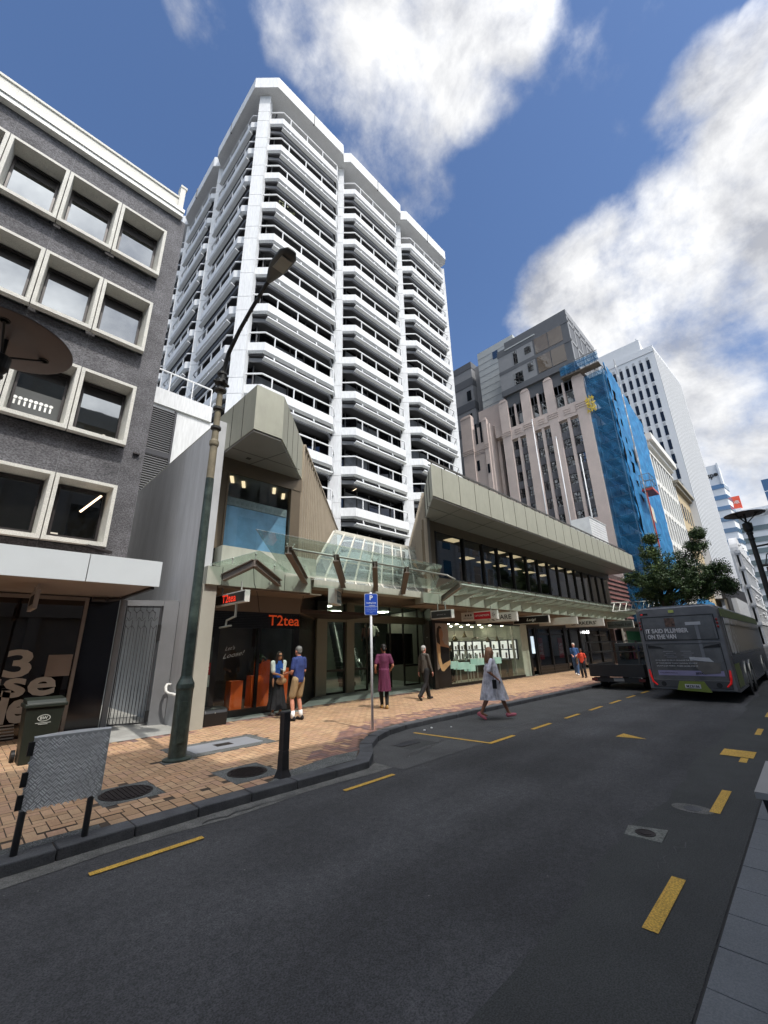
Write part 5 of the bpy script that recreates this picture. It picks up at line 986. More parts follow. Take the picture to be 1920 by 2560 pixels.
t2.links.new(mr_2.outputs[0], ms.inputs[0]); tr.inputs[0].default_value = (.75, .88, .95, 1); t2.links.new(tr.outputs[0], ms.inputs[1]); t2.links.new(bb.outputs[0], ms.inputs[2]); t2.links.new(ms.outputs[0], oo.inputs[0])
random.seed(9)
def netsheet(f, nu, nv, amp):
    mb = MB(); V = []; g = lambda i, j: amp*(random.random()-.5)
    for j in range(nv+1):
        for i in range(nu+1): V.append(f(i/nu, j/nv, g(i, j)))
    mb.add(V, [(j*(nu+1)+i, j*(nu+1)+i+1, (j+1)*(nu+1)+i+1, (j+1)*(nu+1)+i) for j in range(nv) for i in range(nu)]); return mb
def topz(u): return 29.8-1.5*min(u/.08, 1)*0 - (0 if u < .15 else 1.6*((u-.15)/.85)*1.5)
HO = [(44.3, 26.5), (44.4, 24.9), (44.6, 23.3), (44.9, 21.7), (45.1, 20.1), (45.3, 18.5), (45.5, 16.9), (46.0, 15.5)]
random.seed(2)
mb = netsheet(lambda u, v, r: (43.3+u*12.2, 8.7+r, 0.5+v*(topz(u)-.5)), 26, 44, .10)
keep = []
for f_ in mb.f:
    c = sum((Vector(mb.v[i]) for i in f_), Vector())/4
    if not any(abs(c.x-hx) < .36 and abs(c.z-hz) < .42 for hx, hz in HO): keep.append(f_)
mb.f = keep; mb.m = [0]*len(keep)
part('street_netting', mb, m_net, sf, normals=False)
mb = netsheet(lambda u, v, r: (42.6+r, 8.7+u*2.2, 2+v*(29.2-2)), 5, 40, .12); part('end_netting', mb, m_net2, sf, normals=False)
mb = netsheet(lambda u, v, r: (43.2+r, 8.9-.15*u, 2+v*28.2), 2, 40, .5); part('corner_netting', mb, m_net, sf, normals=False)
mb = netsheet(lambda u, v, r: (42.2+r*.3, 9.0+u*4.0, 30.2+v*1.1), 10, 2, .2); part('top_netting', mb, m_net2, sf, normals=False)
m_tube = mat('scaffold_tube', (.17, .18, .19), .5, .4)
mb = MB()
for y in (9.0, 10.6):
    for x in (42.8, 44.6, 46.6, 48.6, 50.6, 52.6, 54.8): mb.tube([(x, y, 0), (x, y, 29.6-(x-42)*.15)], .05, 5)
for k in range(15):
    z = 1.5+k*1.95
    for x in (42.8, 44.6, 46.6, 48.6, 50.6, 52.6): mb.tube([(x, 9, z), (x, 10.6, z)], .04, 5); 
    mb.tube([(42.8, 9, z), (55, 9, z)], .04, 5); mb.tube([(42.8, 9, z+1), (46, 9, z+1)], .04, 5); mb.tube([(42.8, 9, z), (42.8, 10.6, z+1.9)], .035, 5); mb.tube([(42.8, 9.0, z+1), (42.8, 10.6, z+1)], .035, 5)
for y in (9.4, 10.4, 11.4, 12.4): mb.tube([(42.3, y, 29.9), (42.3, y, 31.5)], .04, 5)
for z in (30.5, 31.0, 31.5): mb.tube([(42.3, 9, z), (42.3, 13, z)], .04, 5)
part('tubes', mb, m_tube, sf)
mb = MB()
for k in range(15): z = 1.5+k*1.95; mb.box(42.7, 55, 9.0, 10.6, z-.09, z-.04)
mb.box(42.0, 43, 9, 13, 29.8, 29.9); part('decks', mb, mat('deck_boards', (.12, .10, .08), .8, var=.3), sf)
for (x0, z0, dx, dz, c, nm) in ((46.6, 19.5, .9, 1.9, '9c8468', 'tan_board'), (47.6, 13.4, 1.2, 1.6, 'b9b8a6', 'pale_board')): mb = MB(); mb.extr([(x0, 8.5, z0), (x0+dx, 8.5, z0-.2), (x0+dx, 8.5, z0+dz-.2), (x0, 8.5, z0+dz)], (0, .05, 0)); part(nm, mb, mat(nm, c, .7), sf)
mb = MB(); random.seed(1)
for i in range(60): p = Vector((42.35, 10.3+random.random()*.7, 24.8+random.random()*1.7)); e = Vector((random.gauss(0, .2), random.gauss(0, 1), random.gauss(0, 1))).normalized()*.18; q = e.cross(Vector((1, 0, 0))).normalized()*.05; mb.quad(p-e-q, p+e-q, p+e+q, p-e+q)
part('yellow_ornament', mb, mat('yellow_wrap', (.55, .40, .05), .6), sf, normals=False)
hs = T('mast_hoist', 'slender mast climbing hoist with a work platform against the blue netting', 'hoist', (44.6, 8.3, 0))
mb = MB()
for i in range(42):
    z = 5+i*.62; 
    for a, b_ in (((-.15, 0), (.15, 0)),): mb.tube([(44.8-.15*(-1)**i, 8.1, z), (44.8+.15*(-1)**i, 8.1, z+.62)], .025, 4)
for s in (-.16, .16): mb.tube([(44.8+s, 8.1, 5), (44.8+s, 8.1, 31)], .04, 5)
part('mast', mb, mat('mast_grey', (.30, .31, .32), .4, .5), hs)
mb = MB(); mb.tube([(44.8, 8.02, 10), (44.8, 8.02, 15.5)], .05, 6); part('red_mast_section', mb, mat('mast_red', (.45, .05, .03), .5), hs)
mb = MB(); mb.box(44.9, 47.2, 7.5, 8.35, 15.9, 16.05)
for x in (44.9, 46, 47.2):
    for y in (7.5, 8.35): mb.tube([(x, y, 16), (x, y, 17.4)], .03, 5)
for z in (16.7, 17.4): mb.tube([(44.9, 7.5, z), (47.2, 7.5, z), (47.2, 8.35, z), (44.9, 8.35, z), (44.9, 7.5, z)], .03, 5)
part('platform', mb, m_tube, hs); mb = MB(); mb.box(44.9, 47.25, 7.45, 8.4, 15.7, 15.9); part('platform_base', mb, MATS['mast_red'], hs)
# blue boarding lower down the street
b = T('blue_tarpaulin', 'blue tarpaulin over a hoarding behind the tree', 'tarpaulin', (60, 8, 0)); mb = netsheet(lambda u, v, r: (57+u*14, 8.0+r, 2+v*4.5*(1-.12*abs(u-.5)*2)), 14, 5, .3); part('sheet', mb, m_net, b, normals=False)
# ---------------------------------------------------------------- cream building
m_crm = mat('cream_white_stone', (.62, .61, .57), .8, var=.05); m_w2 = pane_mat('cream_pane', '2a2c2a', .08, wob=.2)
b = T('cream_building', 'cream white building with tall paired windows and a heavy cornice beside the blue netting', 'building', (71, 11, 0))
mb = MB(); mb.box(70.2, 86, 11.3, 26, 0, 30.6); mb.box(69.9, 86.4, 10.6, 26.3, 30.6, 31.3); mb.box(69.5, 86.8, 10.1, 26.6, 31.3, 32.4); mb.box(70, 86.2, 10.9, 11.3, 29.4, 29.8)
for x in [70.2+i*1.97 for i in range(9)]: mb.box(x, x+.55, 11.0, 11.3, 0, 29.4)
for z in (25.0, 20.2, 15.4, 10.6): mb.box(70.2, 86, 11.05, 11.3, z-.5, z+.3)
part('wall', mb, m_crm, b)
for z in (25.5, 20.7, 15.9, 11.1):
    for i in range(8): x = 70.2+i*1.97+.6; mb = MB(); mb.box(x, x+.55, 11.22, 11.29, z, z+3.6); mb.box(x+.68, x+1.25, 11.22, 11.29, z, z+3.6); part('window', mb, m_w2, b)
b = T('tan_building', 'tan rendered building with a projecting cornice and rows of narrow windows', 'building', (88, 11, 0)); m_tan = mat('tan_render', (.42, .33, .20), .8, var=.06)
mb = MB(); mb.box(86, 108, 11.2, 26, 0, 28.6); part('wall', mb, m_tan, b); mb = MB(); mb.box(85.8, 108.3, 10.2, 26.2, 28.6, 29.1); mb.box(85.9, 108.2, 10.6, 26.2, 28.0, 28.6); part('cornice', mb, mat('tan_cornice', (.30, .27, .21), .8), b)
for z in (22.5, 17.2, 12.0):
    for i in range(8): x = 87.2+i*2.6; mb = MB(); mb.box(x, x+1.0, 11.12, 11.19, z, z+3.2); part('window', mb, m_w2, b)
# ---------------------------------------------------------------- ribbed white tower
rt = T('ribbed_white_tower', 'white high-rise with slot windows on one side and fine vertical ribs facing the street', 'building', (108, 11, 0)); XB = 100.0
m_rw = mat('ribbed_white', (.62, .63, .64), .7, var=.03)
C0, C1 = Vector((100.0, 10.1, 0)), Vector((122.5, 8.6, 0)); dd = (C1-C0).normalized(); nn_ = Vector((dd.y, -dd.x, 0)); HT = 66.7
Yb = 10.1+15
mb = MB(); mb.prism([(100, 10.1), (C1.x, C1.y), (124, 30), (100, 30)], 9, HT); mb.box(100.4, 112, 12.4, 30, HT, HT+3.2); mb.box(103, 103.3, 13, 13.3, HT+3.2, HT+5.5)
n = 17; L = (C1-C0).length; mb.cur = 2; mb.extr([C0+Vector((0, 0, 11)), C1+Vector((0, 0, 11)), C1+Vector((0, 0, HT-.8)), C0+Vector((0, 0, HT-.8))], nn_*.012); mb.cur = 0
for i in range(n): p = C0+dd*(L*(i+.5)/n); mb.extr([q_+Vector((0, 0, 11)) for q_ in (p+nn_*.04-dd*.34, p+nn_*.04+dd*.34, p+dd*.34, p-dd*.34)], (0, 0, HT-11.4)); 
mb.cur = 1; mb.box(99.9, 100, 10.1, 30, 65.0, 65.1)
for i in range(14):
    for r_ in range(17): y = 11.3+i*1.42; z = 61.0-r_*3.42; mb.box(99.96, 100, y+.12, y+.62, z+2.35, z+3.1)
part('walls', mb, [m_rw, mat('head_grey', (.34, .35, .36), .7), mat('rib_recess', (.09, .095, .10), .5)], rt)
for r_ in range(12):
    for i in range(8): y = 11.3+i*1.42; z = 61.0-r_*3.42; mb = MB(); mb.box(99.93, 100.0, y, y+.62, z, z+2.3); part('window', mb, pane_mat('slot_pane', '0c0c0e', .03), rt)
mb = MB(); mb.box(101, 122, 9.6, 10, 0, 9)
for i in range(10): mb.box(102+i*2, 102.7+i*2, 8.2, 9, 3.5, 9)
part('base_columns', mb, m_rw, rt); mb = MB(); mb.box(100.2, 122, 9.3, 9.6, 2.8, 9); mb.prism([(100.2, 9.5), (122.3, 8.2), (122.3, 9.0), (100.2, 10)], 8.9, 11.5); part('podium_glazing', mb, MATS['core_dark'], rt)
# ---------------------------------------------------------------- far white and blue tower, its neighbour with a red sign, ornate block
m_bl = pane_mat('blue_band_pane', '5a7590', .15); m_fw = mat('far_white', (.66, .68, .70), .7, var=.03)
b = T('banded_white_tower', 'far white office tower with blue grey window bands and dark lettering near its top', 'building', (200, 12, 0))
mb = MB(); mb.prism([(199, 10.2), (206, 9.4), (216, 14), (216, 24), (199, 24)], 0, 60); mb.prism([(199, 10.6), (205, 10.0), (205, 20), (199, 20)], 60, 67.5); mb.box(198.4, 200, 10.0, 10.6, 59, 67.8); part('walls', mb, m_fw, b)
mb = MB()
for i in range(10): z = 57.5-i*4.4; mb.prism([(198.8, 10.0), (206.2, 9.2), (216.2, 13.9), (216.2, 24), (198.8, 24)], z, z+1.7)
part('window_bands', mb, m_bl, b)
text('asp', 2.2, mbk, (198.8, 15.2, 62.5), YR, ZU, b, width=3.0, bold=.03); mb = MB(); mb.tube([(198.7, 11.5, 63.4), (198.8, 11.5, 63.4)], .7, 10); part('logo_dot', mb, mbk, b)
b = T('red_sign_building', 'far low white block with an orange red rooftop sign', 'building', (215, 4, 0))
mb = MB(); mb.prism([(212, .5), (212, 11), (240, 12), (240, .5)], 0, 47); mb.prism([(207, -.6), (207, 9.5), (213, 10.5), (225, -.6)], 48.2, 49.4); mb.box(211, 230, 1.5, 10, 47, 48.2); part('walls', mb, m_fw, b)
mb = MB()
for i in range(9): z = 41.5-i*4.4; mb.prism([(211.6, .3), (211.6, 11), (213, 11), (213, .3)], z, z+1.9)
part('window_bands', mb, mat('grey_bands', (.13, .17, .18), .4), b)
mb = MB(); mb.box(208, 209, 7.0, 10.6, 50.6, 55.6); part('rooftop_sign', mb, mat('sign_orange_red', (.75, .10, .05), .5), b); text('SILVER', 1.2, mwh, (207.9, 10.2, 52.6), YR, ZU, b, width=2.8, bold=.03)
mb = MB(); mb.box(208, 209, 7.5, 10, 49.2, 50.6); part('sign_frame', mb, m_fw, b)
m_orn = mat('ornate_stone', (.42, .42, .42), .85, var=.15, scale=.6)
b = T('ornate_grey_building', 'ornate grey stone building with scrolled gables at the far end of the street', 'building', (165, 11, 0)); random.seed(6)
mb = MB(); mb.box(166, 300, 11, 30, 0, 27); 
for i in range(9):
    x = 167+i*15; mb.prism([(x, 10), (x+13, 10), (x+13, 12), (x, 12)], 0, 28); 
    for j in range(14):
        t0 = math.pi*j/14; t1 = math.pi*(j+1)/14; mb.extr([(x+6.5-6*math.cos(t0), 9.6, 28), (x+6.5-6*math.cos(t1), 9.6, 28), (x+6.5-6*math.cos(t1), 9.6, 28+5*math.sin(t1)), (x+6.5-6*math.cos(t0), 9.6, 28+5*math.sin(t0))], (0, 2, 0))
    for z in (5.5, 11, 16.5, 22, 27): mb.box(x-.5, x+13.5, 9.2, 10.5, z, z+.8); mb.box(x-.2, x+13.2, 9.5, 10.5, z-.5, z)
    for k in range(5): mb.box(x+k*3, x+.7+k*3, 9.4, 10.5, 0, 28); 
    for j in range(14): mb.ball((x+random.uniform(0, 13), 9.4, random.uniform(6, 32)), random.uniform(.2, .5), 7, 5)
part('facade', mb, m_orn, b)
for i in range(9):
    for k in range(4):
        for z in (2, 7, 12.5, 18, 23): x = 168+i*15+k*3; mb = MB(); mb.box(x, x+1.6, 9.9, 10.0, z, z+3); part('window', mb, m_w2, b) if i < 4 else None
b = T('dark_blue_tower', 'sliver of a dark blue glass tower at the edge of the street gap', 'building', (230, -6, 0)); mb = MB(); mb.box(230, 250, -20, -.6, 0, 66); part('walls', mb, pane_mat('navy_glass', '1f3a55', .2), b)
for i in range(12): mb = MB() if i == 0 else mb; mb.box(229.9, 230, -20, -.6, 10+i*4.6, 10.3+i*4.6)
part('floor_lines', mb, m_fw, b)
# low shops right of the canopy (behind the tree) and the roof truss
b = T('low_shop_building', 'low dark shop building with red and brown fascia behind the tree', 'building', (38, 11, 0))
mb = MB(); mb.box(36.6, 70, 10.9, 20, 0, 7.2); part('wall', mb, mat('shop_maroon', (.07, .045, .04), .7, var=.5, scale=1.5), b)
mb = MB()
for i in range(9): mb.box(36.6, 57, 10.82, 10.9, 3.6+i*.38, 3.75+i*.38)
part('striped_fascia', mb, mat('stripe_red', (.22, .10, .09), .6, var=.4), b)
mb = MB(); mb.box(36.8, 60, 10.84, 10.9, .4, 2.6); part('shop_window', mb, MATS['tower_pane'], b)
mb = MB(); mb.box(37.5, 60, 8.6, 10.9, 3.0, 3.2); part('awning', mb, mat('awning_dark', (.05, .05, .05)), b)
b = T('green_sign', 'green and white information board behind the truck', 'sign', (37.6, 10.6, 0)); mb = MB(); mb.box(37.4, 44, 10.5, 10.6, 1.0, 2.9); part('frame', mb, mat('sign_frame_pale', (.38, .37, .33)), b); mb = MB(); mb.box(38.3, 43.9, 10.46, 10.5, 1.0, 2.5); part('green_panel', mb, mat('sign_green', (.03, .23, .09), .5), b)
mb = MB()
for i in range(4): mb.box(37.6, 37.9, 10.45, 10.49, 1.1+i*.38, 1.3+i*.38)
part('symbols', mb, mwh, b)
b = T('roof_truss', 'pale steel lattice truss crossing behind the bus roof', 'truss', (28, 8, 3.5)); mb = MB(); A0, A1 = Vector((28.0, 8.2, 3.95)), Vector((37, 6.4, 4.55)); up_ = Vector((0, 0, -.5))
mb.tube([A0, A1], .04, 5); mb.tube([A0+up_, A1+up_], .04, 5); nt_ = 12
for i in range(nt_): p, q = A0.lerp(A1, i/nt_), A0.lerp(A1, (i+.5)/nt_); r__ = A0.lerp(A1, (i+1)/nt_); mb.tube([p+up_, q, r__+up_], .03, 5)
part('lattice', mb, m_steel, b)
# ---------------------------------------------------------------- the far side of the street, behind the viewer
random.seed(21)
OPP = [(-40, 2.0, 19.5, 'tan', (.50, .47, .41)), (2.0, 30, 16.2, 'stone', (.58, .56, .52)), (30, 75, 17.0, 'grey', (.45, .45, .45)), (75, 200, 18, 'brown', (.25, .23, .21))]
for k, (x0, x1, h, nm, c) in enumerate(OPP):
    b = T('opposite_building', ['tan office block across the road behind the viewer, left of the stone one', 'pale stone terrace with arched windows directly across the road', 'plain grey block across the road past the pale terrace', 'long brown block farthest along the near side of the road'][k], 'building', (x0, -4, 0), 'buildings on the near side of the road')
    mb = MB(); mb.box(x0+.05, x1-.05, -14, -4.2, 0, h-1); mb.box(x0+.05, x1-.05, -14, -3.7, h-1, h); mb.box(x0+.05, x1-.05, -4.2, -3.9, 3.6, 4.1); x = x0+.5
    while x < min(x1, 60)-1: mb.box(x, x+.5, -4.2, -3.95, 0, h-1); x += 2.8
    part('wall', mb, mat('opposite_'+nm, c, .8, var=.08), b)
    z_ = 4.8
    while z_ < h-3:
        x = x0+1.25
        while x < min(x1, 60)-2: wm = MB(); wm.box(x, x+1.4, -4.22, -4.17, z_, z_+2.1); part('window', wm, m_w2, b); x += 2.8
        z_ += 3.3
# ================================================================ people
def cone(mb, p0, p1, r0, r1, n=10):
    p0, p1 = Vector(p0), Vector(p1); mb.tube([p0, p0.lerp(p1, .5), p1], [r0, (r0+r1)/2, r1], n); mb.ball(p0, r0, n, 6); mb.ball(p1, r1, n, 6)
def melt(mb, vox=.016, it=3, extra=None):
    """join overlapping pieces into one continuous skin"""
    me = bpy.data.meshes.new('tmp'); me.from_pydata(mb.v, [], mb.f); o = bpy.data.objects.new('tmp_melt', me); sc.collection.objects.link(o)
    r = o.modifiers.new('r', 'REMESH'); r.mode = 'VOXEL'; r.voxel_size = vox; s = o.modifiers.new('s', 'SMOOTH'); s.factor = .5; s.iterations = it
    dg = bpy.context.evaluated_depsgraph_get(); m2 = bpy.data.meshes.new_from_object(o.evaluated_get(dg)); bpy.data.objects.remove(o)
    out_ = MB(); out_.add([v.co[:] for v in m2.vertices], [tuple(p.vertices) for p in m2.polygons])
    if extra: out_.add(extra.v, extra.f)
    return out_
def ik(a, b, l1, l2, bend):
    a, b = Vector(a), Vector(b); d = b-a; L = min(d.length, (l1+l2)*.999); dn = d.normalized(); x = (l1*l1-l2*l2+L*L)/(2*L); h = math.sqrt(max(l1*l1-x*x, 0))
    bn = Vector(bend); bn = (bn-dn*bn.dot(dn)).normalized(); return a+dn*x+bn*h, a+dn*L
def person(label, pos, face, h, feet, hands, o_, lean=0.0, head=(0, 0), hunch=0.0):
    """feet / hands: ((forward, side, up), ...) for left and right at 1.75 m; face: compass direction in degrees the person looks (0 = +X, 90 = +Y)"""
    s = h/1.75; t = T('person', label, 'person', pos); t.rotation_euler = (0, 0, R(face))
    m_sk = mat('skin_'+o_['skin'], o_['skin'], .55, var=.05)
    hipz = .92; P = {}
    hip = Vector((0, 0, hipz)); chest = Vector((lean*.35, 0, 1.25)); neck = Vector((lean*.5, 0, 1.46)); hd = Vector((lean*.55+hunch, 0, 1.60-hunch*.25))
    J = []
    for sd, (fx, fy, fz) in zip((1, -1), feet):
        hp = Vector((0, .095*sd, hipz)); an = Vector((fx, fy, fz+.09)); kn, an = ik(hp, an, .43, .42, (1, 0, .1)); J.append((hp, kn, an))
    A = []
    for sd, (hx, hy, hz) in zip((1, -1), hands):
        sh = Vector((lean*.45, .175*sd, 1.40)); el, wr = ik(sh, (hx, hy, hz), .29, .25, (-1, .35*sd, -.3)); A.append((sh, el, wr))
    body = MB()
    cone(body, (0, 0, .92), (0, 0, 1.02), .105, .09); cone(body, (0, 0, 1.05), chest, .09, .105); cone(body, chest, chest+Vector((0, 0, .1)), .105, .09); cone(body, neck-Vector((0, 0, .05)), hd, .055, .05)
    for hp, kn, an in J: cone(body, hp, kn, .085, .055); cone(body, kn, kn.lerp(an, .35), .052, .058); cone(body, kn.lerp(an, .35), an, .056, .036); cone(body, an, an+Vector((.13, 0, -.055)), .036, .028)
    for sh, el, wr in A: cone(body, neck-Vector((0, 0, .06)), sh, .05, .055); cone(body, sh, el, .052, .040); cone(body, el, wr, .040, .026)
    for q in ((hd+Vector((0, 0, .03)), (.092, .074, .10)), (hd+Vector((.03, 0, -.05)), (.06, .055, .065)), (hd+Vector((.10, 0, -.015)), (.018, .014, .024)), (hd+Vector((0, .078, -.01)), (.02, .012, .03)), (hd+Vector((0, -.078, -.01)), (.02, .012, .03)), (hd+Vector((.075, 0, -.062)), (.02, .024, .009))): body.ball(q[0], q[1], 12, 8)
    fing = MB()
    for (sh, el, wr), sd in zip(A, (1, -1)):
        d = (wr-el).normalized(); up = Vector((0, 0, 1)); sdv = d.cross(up).normalized(); nv = sdv.cross(d); pc_ = wr+d*.045
        fing.ball(pc_, (.03, .03, .03), 10, 6); cone(body, wr, wr+d*.07, .027, .030)
        for k in range(4): b0 = wr+d*.085+sdv*(-.026+.0175*k); ln = (.065, .075, .07, .055)[k]; fing.tube([b0-d*.02, b0+d*ln*.5-nv*.008, b0+d*ln*.8-nv*.028, b0+d*ln*.85-nv*.05], [.0095, .009, .008, .006], 6)
        b0 = wr+d*.03+sdv*.03; fing.tube([b0-sdv*.012, b0+d*.03+sdv*.02, b0+d*.055+sdv*.018-nv*.012], [.011, .010, .007], 6)
    bm_ = melt(body, .017, 3, fing); S = Matrix.Scale(s, 4)
    def put(name, mb, m, smooth=True, **k): mb.xf(S); return part(name, mb, m, t, smooth=smooth, local=True, **k)
    put('body', bm_, m_sk)
    # face
    e = MB()
    for sd in (1, -1): e.ball(hd+Vector((.083, .03*sd, .012)), (.010, .014, .008), 8, 5)
    put('eyes', e, m_dark)
    c = lambda n, col, **k: mat('%s_%s' % (n, col), col, .8, **dict(dict(var=.28, scale=7, bump=.9, bscale=13, stretch=(1, 1, .45)), **k))
    # hair
    hm = MB(); hs = o_.get('hair', 'short')
    if hs != 'bald': hm.ball(hd+Vector((-.014, 0, .048)), (.098, .083, .092), 12, 8); hm.ball(hd+Vector((-.05, 0, .0)), (.055, .07, .075), 10, 7)
    else: hm.ball(hd+Vector((-.04, 0, .005)), (.06, .078, .055), 10, 7)
    if hs in ('long', 'wavy'):
        for k in range(14):
            a = -2.2+4.4*k/13+math.pi; x, y = .075*math.cos(a)-.01, .075*math.sin(a); L_ = .26 if hs == 'long' else .24+.1*random.random()
            hm.tube([hd+Vector((x, y, .05)), hd+Vector((x*1.25, y*1.2, -.05)), hd+Vector((x*1.35-.02, y*1.35, -L_*.7)), hd+Vector((x*1.3-.03, y*1.3+random.uniform(-.02, .02), -L_))], [.03, .03, .03, .012], 7)
    if hs == 'bun': hm.ball(hd+Vector((-.10, 0, -.02)), (.04, .045, .05), 9, 6)
    put('hair', melt(hm, .014, 2), mat('hair_'+o_['haircol'], o_['haircol'], .6, var=.3, scale=20, bump=.5, bscale=60))
    if o_.get('glasses'):
        g_ = MB(); g_.box(hd.x+.088, hd.x+.097, -.062, .062, hd.z-.004, hd.z+.03); g_.box(hd.x, hd.x+.09, .07, .076, hd.z+.01, hd.z+.02); g_.box(hd.x, hd.x+.09, -.076, -.07, hd.z+.01, hd.z+.02); put('sunglasses', g_, m_dark, smooth=False)
    # top
    top = MB(); w = .022; ty = o_['top']
    if ty:
        zl = o_.get('hem', .86)
        cone(top, (0, 0, zl+.06), (0, 0, 1.03), .135, .128); cone(top, (0, 0, 1.03), chest, .128, .135); cone(top, (0, .045, zl+.07), (lean*.3, .045, 1.2), .108, .112); cone(top, (0, -.045, zl+.07), (lean*.3, -.045, 1.2), .108, .112); cone(top, chest, chest+Vector((0, 0, .12)), .135+w*.4, .12+w*.3); cone(top, chest+Vector((0, 0, .12)), neck-Vector((0, 0, .03)), .12, .068)
        sl = o_.get('sleeve', 'short')
        for sh, el, wr in A:
            cone(top, neck-Vector((0, 0, .07)), sh, .055, .060); e_ = el if sl == 'long' else sh.lerp(el, .72 if sl == 'short' else .9); cone(top, sh, e_, .060, .060 if sl != 'long' else .052)
            if sl == 'long': cone(top, el, el.lerp(wr, .93), .052, .04)
        if ty == 'hoodie': cone(top, neck+Vector((-.05, .05, -.03)), neck+Vector((-.05, -.05, -.03)), .055, .055)
        tm = melt(top, .018, 3); tm.v = [(x, y, max(z, zl)) for x, y, z in tm.v]; put('top', tm, c('cloth', o_['topcol']))
    if o_.get('sleevecol'):
        sl_ = MB()
        for sh, el, wr in A: cone(sl_, sh, sh.lerp(el, .75), .076, .078)
        put('sleeves', melt(sl_, .016, 2), c('cloth', o_['sleevecol']))
    lg = o_['legs']
    if lg in ('trousers', 'shorts', 'tights'):
        tr_ = MB(); w_ = dict(trousers=.022, shorts=.035, tights=.006)[lg]; cone(tr_, (0, .05, .92), (0, .05, 1.0), .105, .10); cone(tr_, (0, -.05, .92), (0, -.05, 1.0), .105, .10)
        for hp, kn, an in J:
            if lg == 'shorts': cone(tr_, hp, kn.lerp(hp, .16), .10, .092)
            else: cone(tr_, hp, kn, .085+w_, .056+w_); cone(tr_, kn, kn.lerp(an, .35), .056+w_, .06+w_); cone(tr_, kn.lerp(an, .35), an, .058+w_, .04+w_*1.3)
        put('trousers' if lg != 'shorts' else 'shorts', melt(tr_, .017, 2), c('cloth', o_['legcol']))
    if lg == 'dress' or o_.get('skirt'):
        z0, z1, r0, r1, col = o_['skirt']; V = []; n = 64; rings = 12; mb = MB()
        midx = (J[0][2].x+J[1][2].x)/2*.25
        for j in range(rings+1):
            q = j/rings; z = z0+(z1-z0)*q; rr = r0+(r1-r0)*q**1.1
            for i in range(n): a = 2*math.pi*i/n; f = 1+.10*q*math.sin(a*7+q*1.5)+.06*q*math.sin(a*11-q); V.append((rr*1.12*f*math.cos(a)*(1.0+.25*q*(abs(J[0][2].x-J[1][2].x) > .3))+midx*q, rr*f*math.sin(a), z))
        mb.add(V, [(j*n+i, j*n+(i+1) % n, (j+1)*n+(i+1) % n, (j+1)*n+i) for j in range(rings) for i in range(n)]+[tuple(range(n))]); put('skirt', mb, c('cloth', col) if not o_.get('print') else m_print)
    # shoes and socks
    for (hp, kn, an), sd, ft in zip(J, (1, -1), feet):
        sh_ = MB(); pit = o_.get('pitch', (0, 0))[0 if sd == 1 else 1]; M = Matrix.Translation(an) @ Matrix.Rotation(pit, 4, 'Y')
        sh_.ball((.06, 0, -.055), (.135, .048, .045), 12, 7); sh_.ball((-.03, 0, -.04), (.06, .042, .06), 10, 6); sh_.ball((.12, 0, -.062), (.07, .047, .032), 10, 6); q = melt(sh_, .013, 2); q.v = [(x, y, max(z, -.09)) for x, y, z in q.v]; q.xf(M); put('shoe', q, c('shoe', o_['shoe'], bump=.1))
        if o_.get('socks'): k_ = MB(); k_.tube([an+Vector((0, 0, -.03)), an.lerp(kn, .32)], [.045, .052], 12); put('sock', k_, c('sock', o_['socks']))
    return t, A, J, s, put, c
m_print = mat('floral_print', (.42, .42, .47), .8, var=.42, scale=16, bump=.35, bscale=20, stretch=(1, 1, .5))
z = PZ+.008
# woman with phone (faces towards the street, a little left)
t, A, J, s, put, c = person('woman in a blue vest, white tee and long black skirt looking at her phone', (6.38, 10.42, z), -100, 1.60, ((.06, .1, 0), (-.02, -.1, 0)), ((.27, .03, 1.06), (.26, -.07, 1.08)),
    dict(skin='c08a6a', hair='long', haircol='2a1710', glasses=True, top='vest', topcol='1a4fa0', sleevecol='d9dfda', hem=.92, sleeve='short', legs='dress', skirt=(1.0, .16, .14, .27, '0d0f14'), shoe='e6e2d8', pitch=(0, 0)), hunch=.05)
mb = MB(); mb.box(.30, .312, -.06, .02, 1.09, 1.2); put('phone', mb, m_dark, smooth=False)
b = T('handbag', 'tan shoulder bag hanging in front of the woman with the phone', 'bag', (6.38, 10.42, z)); b.rotation_euler = (0, 0, R(-100)); mb = MB(); mb.ball((.20, .03, .90), (.07, .16, .10), 14, 9); mb.xf(Matrix.Scale(.915, 4)); part('pouch', mb, mat('tan_leather', 'a98765', .5, var=.2, scale=8, bump=.4), b, smooth=True, local=True)
mb = MB(); mb.tube([(.17, .13, .93), (.14, .05, 1.2), (.05, -.10, 1.43), (-.12, -.06, 1.35)], .012, 6); mb.xf(Matrix.Scale(.915, 4)); part('strap', mb, mat('pale_strap', 'cfc4b0'), b, smooth=True, local=True)
person('grey haired man in a navy tee, khaki shorts and white socks seen from behind', (6.20, 9.18, z), 100, 1.72, ((.0, .13, 0), (-.02, -.12, 0)), ((.25, .15, 1.08), (.25, -.15, 1.08)),
    dict(skin='c68a72', hair='short', haircol='6f6f6c', top='tee', topcol='2c3c72', hem=.86, sleeve='short', legs='shorts', legcol='9b8462', socks='e8e8e6', shoe='17171a'), hunch=.04)
person('woman in a purple wrap dress, black tights and tan boots walking away', (8.84, 8.84, z), 55, 1.72, ((.10, .06, .0), (-.10, -.05, .0)), ((.16, .22, 1.02), (.16, -.22, 1.02)),
    dict(skin='b07a60', hair='bun', haircol='171210', top='dress', topcol='5a1f3e', hem=.95, sleeve='short', legs='tights', legcol='0b0b0e', skirt=(1.06, .46, .155, .185, '5a1f3e'), shoe='b08a52'))
